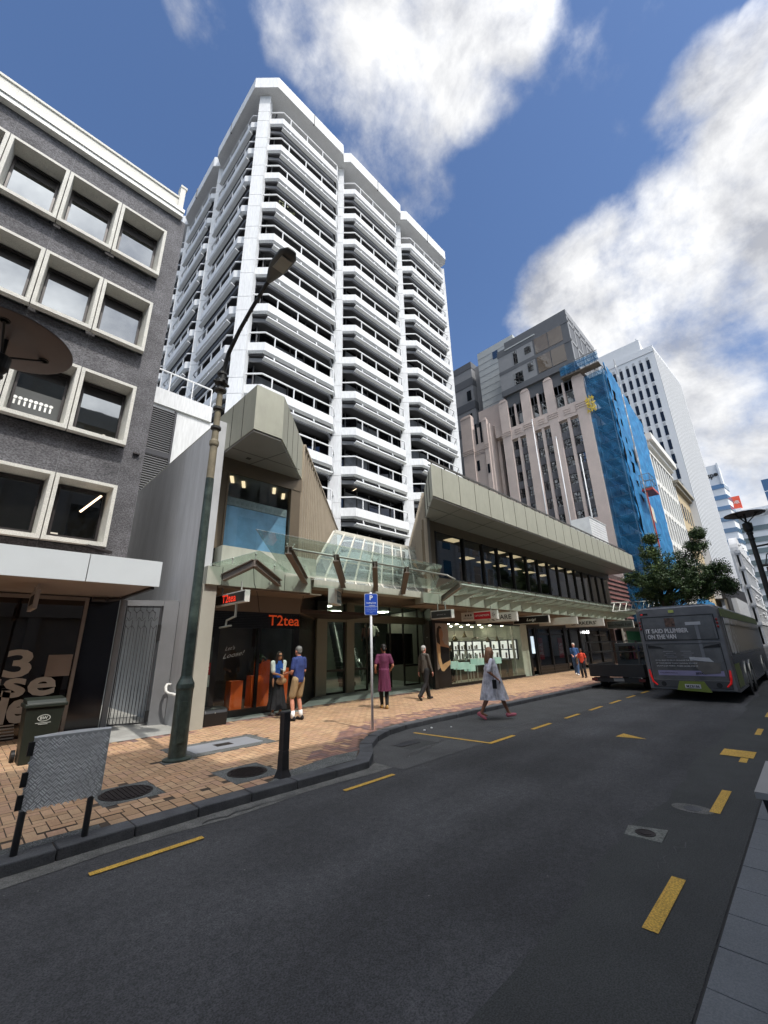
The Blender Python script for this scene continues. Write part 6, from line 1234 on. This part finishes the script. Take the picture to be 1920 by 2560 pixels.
person('white haired man in a grey hooded jacket and black trousers walking away', (11.0, 9.13, z), -8, 1.66, ((.22, .09, .0), (-.32, -.08, .07)), ((-.06, .24, .86), (.12, -.25, .84)),
    dict(skin='c48a78', hair='short', haircol='a8a5a0', top='hoodie', topcol='4b463f', hem=.84, sleeve='long', legs='trousers', legcol='111114', shoe='2a2828', pitch=(0, .9)))
t, A, J, s, put, c = person('woman in a loose white patterned dress and pink shoes striding across the parking bay', (9.55, 5.80, .01), -52, 1.66, ((.36, .05, .0), (-.36, -.05, .05)), ((.02, .2, .95), (.08, -.22, .98)),
    dict(skin='8a5f48', hair='wavy', haircol='6b4a33', top='dress', topcol='c9c9d4', hem=.95, sleeve='elbow', legs='dress', skirt=(1.30, .46, .14, .255, 'c9c9d4'), print=True, shoe='b0606c', pitch=(-.15, .55)))
b = T('crossbody_bag', 'small black phone bag on a strap of the woman in white', 'bag', (9.55, 5.80, .01)); b.rotation_euler = (0, 0, R(-52)); mb = MB(); mb.box(-.04, .06, -.31, -.28, .70, .90); part('pouch', mb, m_shopblk, b, local=True, bevel=.006); mb = MB(); mb.tube([(0, -.295, .9), (-.0, -.2, 1.15), (.0, .1, 1.36)], .006, 5); part('strap', mb, m_dark, b, local=True)
t, A, J, s, put, c = person('white haired man in a denim shirt and jeans holding a jacket', (23.4, 9.1, z), 195, 1.62, ((.20, .08, .0), (-.22, -.08, .03)), ((.20, .12, 1.06), (.22, -.08, 1.04)),
    dict(skin='c08a78', hair='short', haircol='c9c4bb', top='shirt', topcol='34588a', hem=.86, sleeve='elbow', legs='trousers', legcol='3a567c', shoe='dcdcda'))
mb = MB(); cone(mb, (.22, .12, 1.0), (.2, .1, .68), .07, .08); put('held_jacket', melt(mb, .02, 2), c('cloth', '5c584c'))
person('worker in an orange vest half hidden behind the truck', (21.9, 8.2, z), 180, 1.35, ((.0, .1, 0), (.0, -.1, 0)), ((.1, .25, .9), (.1, -.25, .9)),
    dict(skin='7a5040', hair='short', haircol='140d0a', top='tee', topcol='c8432c', hem=.86, sleeve='short', legs='trousers', legcol='1c1e26', shoe='17171a'))
person('woman in black with a pale handbag stepping onto the escalator', (14.3, 15.2, .12), 60, 1.62, ((.1, .08, 0), (-.15, -.08, .03)), ((.1, .2, .95), (.05, -.25, .95)),
    dict(skin='a97a62', hair='long', haircol='1a1210', top='tee', topcol='15161a', hem=.86, sleeve='long', legs='trousers', legcol='1a1c22', shoe='222222'))
person('person in a pale shirt high on the escalator', (15.55, 16.3, 1.45), 60, 1.62, ((.05, .09, 0), (-.05, -.08, 0)), ((.25, .2, 1.0), (.1, -.3, 1.0)),
    dict(skin='b08a70', hair='short', haircol='2a1c16', top='tee', topcol='9a9890', hem=.86, sleeve='long', legs='trousers', legcol='101014', shoe='222222'))
person('person in dark red clothes beside the pale shirt on the escalator', (14.95, 16.2, 1.35), 60, 1.6, ((.05, .09, 0), (-.05, -.08, 0)), ((.1, .2, .9), (.1, -.2, .9)),
    dict(skin='a87c64', hair='bun', haircol='241812', top='tee', topcol='43231c', hem=.86, sleeve='long', legs='trousers', legcol='101014', shoe='222222'))
person('dark haired shop assistant behind the glass cases of the jewellery shop', (16.6, 12.2, .10), -90, 1.62, ((.0, .1, 0), (.0, -.1, 0)), ((.22, .15, 1.05), (.22, -.15, 1.05)),
    dict(skin='8a6450', hair='short', haircol='0f0c0a', top='tee', topcol='121416', hem=.86, sleeve='long', legs='trousers', legcol='101014', shoe='222222'))
# ================================================================ bus
def rbox(mb, x0, x1, prof):
    """extrude a (y,z) profile along x"""
    mb.extr([(x0, y, z) for y, z in prof], (x1-x0, 0, 0))
bx, yl, yr, zb, zt = 15.6, 3.92, 1.74, .28, 2.70          # rear face, left and right sides, underside, roof
bus = T('city_bus', 'city bus seen from behind with a grey advertisement and lime green roof edge', 'bus', (bx, (yl+yr)/2, 0))
m_busg = mat('bus_grey_wrap', (.135, .133, .14), .35, .1, var=.35, scale=1.1); m_busd = mat('bus_dark_side', (.045, .042, .04), .25, .1, var=.5, scale=.8); m_lime = mat('bus_lime', (.15, .19, .025), .4, var=.08); m_busr = mat('bus_rear_panel', (.09, .088, .092), .3, .1, var=.5, scale=1.5)
XB1 = 27.6; r_ = .18
def prof(y0, y1, z0, z1, r=.18):
    o = [(y0, z0), (y1, z0)]
    for k in range(6): a = math.pi/2*k/5; o.append((y1-r+r*math.cos(a), z1-r+r*math.sin(a)))
    for k in range(6): a = math.pi/2*k/5; o.append((y0+r-r*math.sin(a), z1-r+r*math.cos(a)))
    return o
mb = MB(); rbox(mb, bx+.12, XB1, prof(yr, yl, zb, zt)); 
P0_ = [(bx+.12, y, z) for y, z in prof(yr, yl, zb, zt)]; P1_ = [(bx+.0, (y-(yl+yr)/2)*.965+(yl+yr)/2, (z-1.4)*.972+1.4) for y, z in prof(yr, yl, zb, zt, .22)]
n = len(P0_); mb.add(P0_+P1_, [(i, (i+1) % n, n+(i+1) % n, n+i) for i in range(n)]+[tuple(range(n, 2*n))]); part('body', mb, m_busg, bus, smooth=False, bevel=.01)
mb = MB(); mb.box(bx+.4, XB1-.2, yr-.012, yr+.02, 1.25, 2.32); part('side_windows', mb, pane_mat('bus_side_glass', '14120f', .12, wob=.3), bus)
mb = MB(); mb.box(bx+.16, XB1-.1, yr-.008, yr+.02, .36, 1.24); part('side_panel', mb, m_busd, bus)
mb = MB(); mb.box(bx+.14, XB1-.05, yr-.02, yr+.06, 2.34, 2.58); part('roof_edge', mb, m_lime, bus); mb = MB(); mb.box(bx+.18, bx+1.3, yr-.014, yr, .40, 1.02); part('lime_panel', mb, m_lime, bus)
for x in (18.4, 19.7, 24.8):
    mb = MB(); mb.tube([(x, yr-.02, .46), (x, yr+.28, .46)], .44, 24); w_ = part('wheel', mb, mat('tyre_black', (.012, .012, .012), .7), bus); mb = MB(); mb.tube([(x, yr-.03, .46), (x, yr+.0, .46)], .24, 18); part('rim', mb, mat('rim_grey', (.22, .22, .22), .4, .6), w_)
    mb = MB(); mb.tube([(x, yl+.02, .46), (x, yl-.28, .46)], .44, 24); part('wheel', mb, MATS['tyre_black'], bus)
    mb = MB()
    for k in range(13):
        a0, a1 = math.pi*(k-.5)/12, math.pi*(k+.5)/12; mb.extr([(x+.50*math.cos(a0), yr-.026, .46+.50*math.sin(a0)), (x+.50*math.cos(a1), yr-.026, .46+.50*math.sin(a1)), (x+.56*math.cos(a1), yr-.026, .46+.56*math.sin(a1)), (x+.56*math.cos(a0), yr-.026, .46+.56*math.sin(a0))], (0, .03, 0))
    part('wheel_arch', mb, mat('arch_chrome', (.4, .4, .36), .3, .5), bus)
def rear(name, y0, y1, z0, z1, m, d=.006, parent=bus, bev=0): mb = MB(); mb.box(bx-d, bx+.01, min(y0, y1), max(y0, y1), z0, z1); return part(name, mb, m, parent, bevel=bev)
rear('rear_window', 3.72, 1.95, 1.72, 2.40, m_busr, .012)
mb = MB()
for (y0, y1, z0, z1) in ((3.76, 1.91, 2.40, 2.425), (3.76, 1.91, 1.695, 1.72), (3.785, 3.76, 1.70, 2.42), (1.91, 1.885, 1.70, 2.42), (3.78, 3.765, .50, 1.60), (1.91, 1.895, .50, 1.60), (3.78, 1.9, 1.60, 1.612)): mb.box(bx-.016, bx, min(y0, y1), max(y0, y1), z0, z1)
part('panel_seams', mb, m_dark, bus)
rear('engine_cover', 3.74, 1.93, .58, 1.58, m_busr, .010)
mb = MB(); mb.extr([(bx-.02, 3.74, 1.58), (bx-.02, 3.4, 1.52), (bx-.02, 3.3, 1.46), (bx-.02, 3.74, 1.48)], (.03, 0, 0)); mb.extr([(bx-.02, 1.92, 1.58), (bx-.02, 2.25, 1.52), (bx-.02, 2.35, 1.46), (bx-.02, 1.92, 1.48)], (.03, 0, 0)); part('corner_vents', mb, m_dark, bus)
mb = MB()
for k in range(4):
    for y0, w_ in ((3.35, .26), (2.9, .26)): mb.box(bx-.018, bx, y0-w_-.06*(k % 2), y0-.06*(k % 2), 1.38-k*.055, 1.39-k*.055)
part('engine_louvres', mb, mat('vent_pale', (.30, .30, .33), .4), bus)
m_adw = mat('advert_white', (.50, .50, .52), .5)
text('IT SAID PLUMBER', .125, m_adw, (bx-.02, 3.70, 1.93), YR, ZU, bus, width=1.12, bold=.035); text('ON THE VAN', .125, m_adw, (bx-.02, 3.68, 1.76), YR, ZU, bus, width=.76, bold=.035)
rear('shower_head', 2.62, 2.24, 2.13, 2.22, mat('advert_pale', (.42, .43, .46), .4), .02); rear('shower_pipe', 2.40, 2.32, 1.05, 2.13, mat('advert_grey', (.16, .165, .18), .4), .015)
rear('advert_picture', 3.14, 2.88, 2.10, 2.36, mat('advert_photo', (.09, .05, .035), .5, var=.9, scale=14), .02)
mb = MB(); mb.extr([(bx-.02, 2.68, 1.12), (bx-.02, 2.0, 1.05), (bx-.02, 2.06, .78), (bx-.02, 2.44, .74), (bx-.02, 2.6, .92)], (.01, 0, 0)); part('advert_bath', mb, mat('advert_bath', (.11, .10, .09), .4, var=.3), bus)
mb = MB(); mb.extr([(bx-.024, 2.72, 1.22), (bx-.024, 2.25, 1.2), (bx-.024, 2.15, 1.08), (bx-.024, 2.7, 1.13)], (.01, 0, 0)); part('advert_bath_rim', mb, MATS['advert_pale'], bus)
for k, (tx, w_) in enumerate((('IF YOU PLAN TO DO IT, ORGANISE THE TEAM', 1.0), ('IT TAKES MORE THAN TALKING TO HELP', 1.05), ("DON'T JUST THINK, THERE MORE FOR IT", 1.05))): text(tx, .035, m_adw, (bx-.02, 3.60, 1.11-.08*k), YR, ZU, bus, width=w_, bold=.01)
rear('lilac_band', 3.60, 1.98, .70, .84, mat('advert_lilac', (.24, .22, .36), .45), .014); text('www.seekvolunteers.co', .04, m_dark, (bx-.02, 3.55, .76), YR, ZU, bus, width=.45); text('SEEK', .06, m_dark, (bx-.02, 2.65, .74), YR, ZU, bus, width=.2, bold=.02)
rear('bumper', 3.80, 1.86, .36, .58, mat('bumper_grey', (.05, .05, .052), .5), .03, bev=.015)
mb = MB(); mb.extr([(bx-.04, 3.10, .55), (bx-.04, 2.50, .55), (bx-.04, 2.36, .26), (bx-.04, 3.20, .30)], (.03, 0, 0)); part('plate_holder', mb, m_lime, bus)
mb = MB(); mb.box(bx-.05, bx-.04, 2.60, 2.98, .36, .47); part('number_plate', mb, m_adw, bus); text('MZ8186', .07, m_dark, (bx-.052, 2.95, .38), YR, ZU, bus, width=.32, bold=.02)
m_red = mat('tail_lamp_red', (.6, .02, .02), .3, emit=('ff1a14', .08))
for sd, y in ((1, 3.83), (-1, 1.84)):
    mb = MB(); mb.tube([(bx-.025, y, .86), (bx-.03, y-.02*sd, .66), (bx-.03, y-.05*sd, .52), (bx-.03, y-.15*sd, .42)], [.022, .03, .032, .02], 6); part('tail_lamp', mb, m_red, bus)
    mb = MB()
    for k in range(3): mb.ball((bx-.02, y-.0, 2.06+k*.1), (.02, .03, .04), 8, 6)
    part('upper_lamps', mb, mat('lamp_dull_red', (.22, .02, .02), .3), bus)
    mb = MB(); mb.tube([(bx-.035, y-.32*sd, .46), (bx-.03, y-.32*sd, .46)], .07, 14); part('round_cap', mb, m_dark, bus)
rear('roof_lamp', 2.98, 2.84, 2.52, 2.60, mat('lamp_lime', (.45, .5, .12), .4), .03); rear('roof_badge', 3.78, 3.56, 2.48, 2.54, m_dark, .01); rear('roof_badge_mark', 3.76, 3.70, 2.49, 2.53, m_red, .014)
mb = MB(); mb.box(bx+.3, 21, 2.1, 3.6, zt-.02, zt+.05); part('roof_unit', mb, m_busg, bus)
# ================================================================ flat bed truck
tx = 17.7; tk = T('flatbed_truck', 'small dark flatbed truck parked beside the bus', 'truck', (tx, 5.45, 0)); m_tk = mat('truck_black', (.012, .012, .013), .45, var=.2)
mb = MB(); mb.box(tx, tx+.05, 4.52, 6.42, .46, .90); part('tailgate', mb, m_tk, tk, bevel=.01)
mb = MB(); mb.box(tx+.05, tx+2.9, 6.36, 6.42, .5, .9); mb.box(tx+.05, tx+2.9, 4.52, 4.58, .5, .9); mb.box(tx+.05, tx+2.9, 4.58, 6.36, .46, .54); part('bed', mb, m_tk, tk)
mb = MB()
for y in (4.62, 6.38): mb.box(tx+.02, tx+.07, y-.03, y+.03, .9, 1.72); mb.box(tx+2.85, tx+2.9, y-.03, y+.03, .9, 1.72); mb.box(tx+.02, tx+2.9, y-.02, y+.02, 1.69, 1.73); mb.box(tx+.02, tx+2.9, y-.015, y+.015, 1.32, 1.35)
for z_ in (1.70, 1.33): mb.box(tx+.02, tx+.06, 4.62, 6.38, z_, z_+.035)
part('ladder_rack', mb, mat('rack_grey', (.05, .05, .05), .5, .4), tk)
mb = MB(); mb.extr([(tx+3.0, 4.62, .4), (tx+4.5, 4.62, .4), (tx+4.6, 4.62, 1.0), (tx+4.2, 4.62, 1.62), (tx+3.05, 4.62, 1.66)], (0, 1.65, 0)); part('cab', mb, mat('cab_grey', (.03, .033, .035), .35, .2), tk, bevel=.04)
mb = MB(); mb.box(tx+2.985, tx+3.04, 4.80, 6.1, .98, 1.52); part('rear_window', mb, pane_mat('cab_glass', '0a0e0d', .12), tk)
for x in (tx+1.0, tx+3.8):
    for y in (4.72, 6.22): mb = MB(); mb.tube([(x, y-.1, .29), (x, y+.1, .29)], .29, 18); w_ = part('wheel', mb, MATS['tyre_black'], tk); mb = MB(); mb.tube([(x, y-.11, .29), (x, y+.11, .29)], .14, 14); part('rim', mb, MATS['rim_grey'], w_)
mb = MB(); mb.box(tx+.06, tx+.12, 4.7, 6.3, .28, .44); part('bumper', mb, m_tk, tk)
for y in (4.66, 6.28): mb = MB(); mb.box(tx+.03, tx+.06, y-.1, y+.1, .31, .41); part('tail_lamp', mb, mat('lamp_off_red', (.09, .01, .01), .3), tk)
mb = MB(); mb.box(tx+.04, tx+.058, 5.25, 5.6, .31, .42); part('number_plate', mb, mat('plate_grey', (.22, .22, .22)), tk)
# ================================================================ lamps, poles, bollard
m_green = mat('lamp_green', (.05, .07, .06), .4, .2, var=.5, scale=7); m_rust = mat('weathered_pole', (.20, .17, .11), .7, var=.3, scale=5); m_iron2 = mat('dark_iron', (.035, .035, .032), .5, .4, var=.2, scale=8)
lp = T('street_lamp', 'tall old green iron street lamp with a long curved arm reaching over the road', 'street lamp', (2.88, 7.55, PZ)); px_, py_ = 2.88, 7.55
mb = MB(); mb.lathe([(.21, 0), (.21, .03), (.135, .05), (.130, .9), (.133, 1.02), (.142, 1.06), (.138, 1.12), (.10, 1.2), (.088, 1.24)], (px_, py_, PZ), 24); mb.tube([(px_, py_, 1.3), (px_, py_, 3.1)], [.086, .080], 20); mb.tube([(px_, py_, 3.1), (px_, py_, 4.9)], [.080, .075], 20)
mb.box(px_-.08, px_+.02, py_-.145, py_-.125, .35, .95); part('pole', mb, m_green, lp, smooth=False)
mb = MB(); mb.tube([(px_, py_, 4.9), (px_, py_, 5.6)], [.073, .070], 18); mb.lathe([(.08, 5.6), (.09, 5.63), (.09, 5.7), (.07, 5.74)], (px_, py_, 0), 18); mb.tube([(px_, py_, 5.7), (px_, py_, 6.9)], [.066, .055], 16); part('upper_pole', mb, m_rust, lp)
mb = MB()
for zz, rr in ((6.0, .10), (6.45, .10), (6.9, .12), (7.3, .10)): mb = MB(); mb.lathe([(.05, zz-.05), (rr, zz-.02), (rr, zz+.03), (.05, zz+.06)], (px_, py_, 0), 14); part('collar', mb, m_iron2, lp)
mb = MB(); mb.lathe([(.05, 7.0), (.13, 7.05), (.13, 7.12), (.05, 7.16)], (px_, py_, 0), 14)
for a in range(4): mb.ball((px_+.14*math.cos(a*1.57), py_+.14*math.sin(a*1.57), 7.08), .035, 7, 5)
part('knob_collar', mb, m_iron2, lp)
arm = [(px_, py_, 6.9), (px_, py_-.04, 7.3), (px_, py_-.21, 7.73), (px_, py_-.65, 8.05), (px_, py_-1.14, 8.28), (px_, py_-1.74, 8.50)]
mb = MB(); mb.tube(arm, [.055, .05, .045, .04, .038, .04], 10); random.seed(8)
for k in range(10): t__ = .12+k*.085; q = len(arm)-1; i_ = min(int(t__*q), q-1); c_ = Vector(arm[i_]).lerp(Vector(arm[i_+1]), t__*q-i_); mb.ball(c_+Vector((0, .03, -.045)), .04, 6, 4)
part('arm', mb, m_iron2, lp)
mb = MB(); V = [Vector((px_, py_-1.74, 8.50)), Vector((px_, py_-1.94, 8.54)), Vector((px_, py_-2.1, 8.56)), Vector((px_, py_-2.42, 8.58)), Vector((px_, py_-2.55, 8.58))]
for i, (v, wd, th) in enumerate(zip(V, (.05, .13, .17, .17, .10), (.05, .06, .07, .06, .04))):
    pass
rings = []
for v, wd, th in zip(V, (.05, .13, .175, .175, .09), (.05, .06, .07, .06, .03)): rings.append([v+Vector((wd*math.cos(2*math.pi*k/12), 0, th*math.sin(2*math.pi*k/12))) for k in range(12)])
mb.add([p for r__ in rings for p in r__], [(i*12+k, i*12+(k+1) % 12, (i+1)*12+(k+1) % 12, (i+1)*12+k) for i in range(4) for k in range(12)]+[tuple(range(12)), tuple(48+k for k in range(12))]); part('lamp_head', mb, mat('lamp_head_grey', (.10, .10, .09), .5, .3), lp, smooth=True)
mb = MB(); mb.box(px_-.11, px_+.11, py_-2.40, py_-2.08, 8.485, 8.50); part('lens', mb, mat('lamp_lens', (.28, .27, .23), .3), lp)
def disc_lamp(label, cx, cy, cz, rad, tilt, hfoot, arms=False):
    t = T('disc_lamp', label, 'street lamp', (cx, cy, hfoot), 'disc topped street lamps'); M = Matrix.Translation((cx, cy, cz)) @ Matrix.Rotation(tilt, 4, 'X')
    mb = MB(); mb.lathe([(0, .05), (rad*.6, .035), (rad*.97, .004), (rad, -.004), (rad*.97, -.012), (rad*.5, .0), (0, .008)], n=40); mb.xf(M); part('reflector_disc', mb, mat('disc_brown', (.15, .125, .118), .5, .1, var=.08), t, smooth=True)
    mb = MB(); 
    for a in (0.4, 2.5, 4.6): mb.tube([(0, 0, -.22), (rad*.62*math.cos(a), rad*.62*math.sin(a), -.01)], .011, 6); mb.lathe([(.05, -.012), (.05, 0), (.035, 0), (.035, -.012)], (rad*.62*math.cos(a), rad*.62*math.sin(a), 0), 12)
    mb.tube([(0, 0, -.25), (0, 0, 0)], .02, 8); mb.xf(M); part('struts', mb, m_iron2, t)
    mb = MB(); H_ = cz-hfoot; mb.lathe([(.07, 0), (.06, .3), (.045, H_-.62), (.045, H_-.60), (.058, H_-.59), (.058, H_-.56), (.048, H_-.55), (.048, H_-.47), (.062, H_-.46), (.062, H_-.43), (.05, H_-.42), (.085, H_-.36), (.088, H_-.22), (.06, H_-.2)], (cx, cy, hfoot), 20); part('pole', mb, m_iron2, t, smooth=False)
    if arms:
        mb = MB(); z0 = cz-.75
        mb.tube([(cx, cy, z0), (cx, cy-.9, z0+.06)], .022, 6); mb.tube([(cx, cy, z0-.42), (cx, cy-.9, z0-.42)], .03, 6); mb.tube([(cx, cy-.1, z0-.4), (cx, cy-.16, z0-.2), (cx, cy-.35, z0-.06), (cx, cy-.6, z0)], .012, 6); part('bracket', mb, m_iron2, t)
    return t
disc_lamp('dark disc topped street lamp at the left edge in front of the charcoal building', -.26, 5.36, 4.93, .58, .0, PZ)
disc_lamp('slim disc topped street lamp at the right edge with a side bracket', 12.0, .42, 4.36, .37, .0, .02, True)
b = T('banner', 'dark red banner hanging from the right hand disc lamp', 'banner', (12, .2, 1.6)); mb = MB(); mb.box(11.99, 12.01, -.55, .33, 1.9, 3.15); part('sheet', mb, mat('banner_maroon', (.06, .012, .014), .7), b)
bo = T('bollard', 'square black bollard with a flared foot standing at the kerb', 'bollard', (3.47, 5.42, PZ)); M = Matrix.Translation((3.47, 5.42, PZ)) @ Matrix.Rotation(R(4), 4, 'Z')
mb = MB(); Z_ = [(.085, 0), (.078, .02), (.056, .09), (.050, .30), (.050, .315), (.044, .32), (.044, .325), (.050, .33), (.050, .78)]
V = []; 
for r__, z_ in Z_: V += [(-r__, -r__, z_), (r__, -r__, z_), (r__, r__, z_), (-r__, r__, z_)]
mb.add(V, [(i*4+k, i*4+(k+1) % 4, (i+1)*4+(k+1) % 4, (i+1)*4+k) for i in range(len(Z_)-1) for k in range(4)]+[(3, 2, 1, 0)]); mb.xf(M); part('shaft', mb, mat('bollard_black', (.028, .026, .028), .5, .2, var=.25, scale=6), bo)
mb = MB(); mb.box(-.055, .055, -.055, .055, .78, .80); mb.xf(M); part('cap', mb, mat('bollard_cap', (.05, .05, .055), .45), bo)
sg = T('parking_sign', 'blue parking sign with a white P on a slim white pole', 'sign', (6.47, 6.84, PZ)); sx, sy = 6.47, 6.84
mb = MB(); mb.tube([(sx, sy, PZ), (sx, sy, 2.9)], .027, 12); part('pole', mb, mat('pole_white', (.62, .63, .64), .4), sg, smooth=True)
sn = Vector((-.55, -.835, 0)).normalized(); sr = Vector((.835, -.55, 0)).normalized(); C_ = Vector((sx, sy, 2.63))+sn*.035
def srect(w, h, r, z0, d, name, m):
    pts = []
    for cx_, cz_, a0 in ((w-r, h-r, 0), (-w+r, h-r, 90), (-w+r, -h+r, 180), (w-r, -h+r, 270)):
        for k in range(5): a = R(a0+k*22.5); pts.append(C_+sr*(cx_+r*math.cos(a))+Vector((0, 0, cz_+r*math.sin(a)+z0))+sn*d)
    mb = MB(); mb.extr(pts, -sn*.006); return part(name, mb, m, sg)
srect(.150, .235, .03, 0, .0, 'sign_border', mat('sign_pale', (.55, .6, .68), .4)); srect(.140, .225, .025, 0, .004, 'sign_face', mat('sign_blue', (.015, .07, .42), .4))
mb = MB(); a_ = C_+sn*.007; mb.extr([a_-sr*.14+Vector((0, 0, -.055)), a_+sr*.14+Vector((0, 0, -.055)), a_+sr*.14+Vector((0, 0, -.047)), a_-sr*.14+Vector((0, 0, -.047))], -sn*.004); mb.extr([a_-sr*.05+Vector((0, 0, -.022)), a_+sr*.08+Vector((0, 0, -.022)), a_+sr*.10+Vector((0, 0, -.027)), a_+sr*.08+Vector((0, 0, -.032)), a_-sr*.05+Vector((0, 0, -.032))], -sn*.003); part('arrow_and_line', mb, MATS['sign_pale'], sg)
mw2 = mat('sign_text_white', (.8, .83, .88)); q_ = C_+sn*.008
text('P', .11, mw2, q_-sr*.035+Vector((0, 0, .09)), sr, ZU, sg, width=.07, bold=.02); text('Loading Zone', .035, mw2, q_-sr*.11+Vector((0, 0, .015)), sr, ZU, sg, width=.22, bold=.01)
for k, s_ in enumerate(('At All Other Times', 'Goods Vehicles', 'Only Maximum 5', 'Min')): text(s_, .022, mat('sign_text_pale', (.35, .45, .75)), q_-sr*(.11 if k < 3 else .03)+Vector((0, 0, -.09-.035*k)), sr, ZU, sg, width=.22 if k < 3 else .06)
# black litter bin at the right edge
b = T('street_bin', 'black box with a pale metal rim at the right edge of the near pavement', 'bin', (3.6, .2, .02)); mb = MB()
mb.add([(3.30, .30, .02), (3.75, .30, .02), (3.75, -.2, .02), (3.30, -.2, .02), (3.05, .37, .93), (3.75, .37, .93), (3.75, -.3, .93), (3.05, -.3, .93)], [(0, 1, 2, 3), (4, 5, 6, 7), (0, 1, 5, 4), (1, 2, 6, 5), (2, 3, 7, 6), (3, 0, 4, 7)]); part('casing', mb, mat('bin_black', (.016, .014, .016), .5), b)
mb = MB(); mb.box(3.02, 3.78, -.33, .39, .935, .965); part('rim', mb, mat('rim_metal', (.30, .29, .28), .4, .5), b)
# ================================================================ street tree
random.seed(12)
tr = T('street_tree', 'leafy street tree with spreading branches rising behind the bus', 'tree', (31, 6.3, PZ)); mb = MB(); mb.tube([(31.2, 6.5, 0), (31.2, 6.4, 1.5), (31.1, 6.2, 3.0), (31.0, 6.0, 4.2)], [.2, .16, .13, .1], 10)
tips = []
CLP = [((31.0, 5.0, 5.2), 1.25), ((30.8, 6.4, 5.2), 1.15), ((31.2, 4.0, 5.4), 1.0), ((31.0, 7.0, 4.9), .95), ((31.2, 3.2, 4.9), .7), ((30.9, 5.8, 6.2), .95), ((31.4, 4.4, 6.4), .75), ((31.4, 3.75, 7.2), .6), ((31.4, 3.5, 7.95), .4), ((30.6, 6.1, 7.1), .65), ((30.7, 5.9, 7.95), .35), ((31.2, 2.9, 5.7), .5), ((31.2, 5.2, 4.3), 1.0), ((31, 6.4, 4.3), .8), ((30.8, 7.4, 5.6), .5), ((31.2, 4.0, 4.5), .8), ((32.2, 5.4, 5.6), 1.2), ((30.2, 5.6, 5.4), .9), ((30.4, 4.5, 4.7), .8), ((31.3, 2.75, 4.6), .45)]
for c_, r__ in CLP:
    a = Vector((31.1, 6.1, random.uniform(3.0, 4.3))); cc_ = Vector(c_); m_ = a.lerp(cc_, .5)+Vector((0, 0, .25)); mb.tube([a, m_, cc_], [.07, .045, .015], 6)
part('trunk', mb, mat('bark', (.07, .055, .042), .9, var=.3, scale=5, bump=.5), tr)
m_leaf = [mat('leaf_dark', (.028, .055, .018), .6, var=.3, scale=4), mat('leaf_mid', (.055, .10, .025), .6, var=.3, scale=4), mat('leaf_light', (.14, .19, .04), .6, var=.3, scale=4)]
mb = MB()
for c_, r__ in CLP:
    cc_ = Vector(c_); sub = [cc_+Vector((random.gauss(0, 1), random.gauss(0, 1), random.gauss(0, 1)*.75)).normalized()*r__*random.uniform(.35, 1.0) for _ in range(int(15+18*r__))]
    for s_ in sub:
        rs = random.uniform(.18, .36); out_ = (s_-cc_).normalized()
        for _ in range(120):
            d = Vector((random.gauss(0, 1), random.gauss(0, 1), random.gauss(0, .7))).normalized()*rs*random.random()**.4; p = s_+d; e = Vector((random.gauss(0, 1), random.gauss(0, 1), random.gauss(0, .5))).normalized()*random.uniform(.032, .058); q = e.cross(Vector((random.gauss(0, 1), random.gauss(0, 1), random.gauss(0, 1)))).normalized()*.03
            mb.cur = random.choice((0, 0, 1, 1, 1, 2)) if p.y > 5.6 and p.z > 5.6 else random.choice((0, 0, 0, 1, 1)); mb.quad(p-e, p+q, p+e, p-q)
part('crown', mb, m_leaf, tr, normals=False)
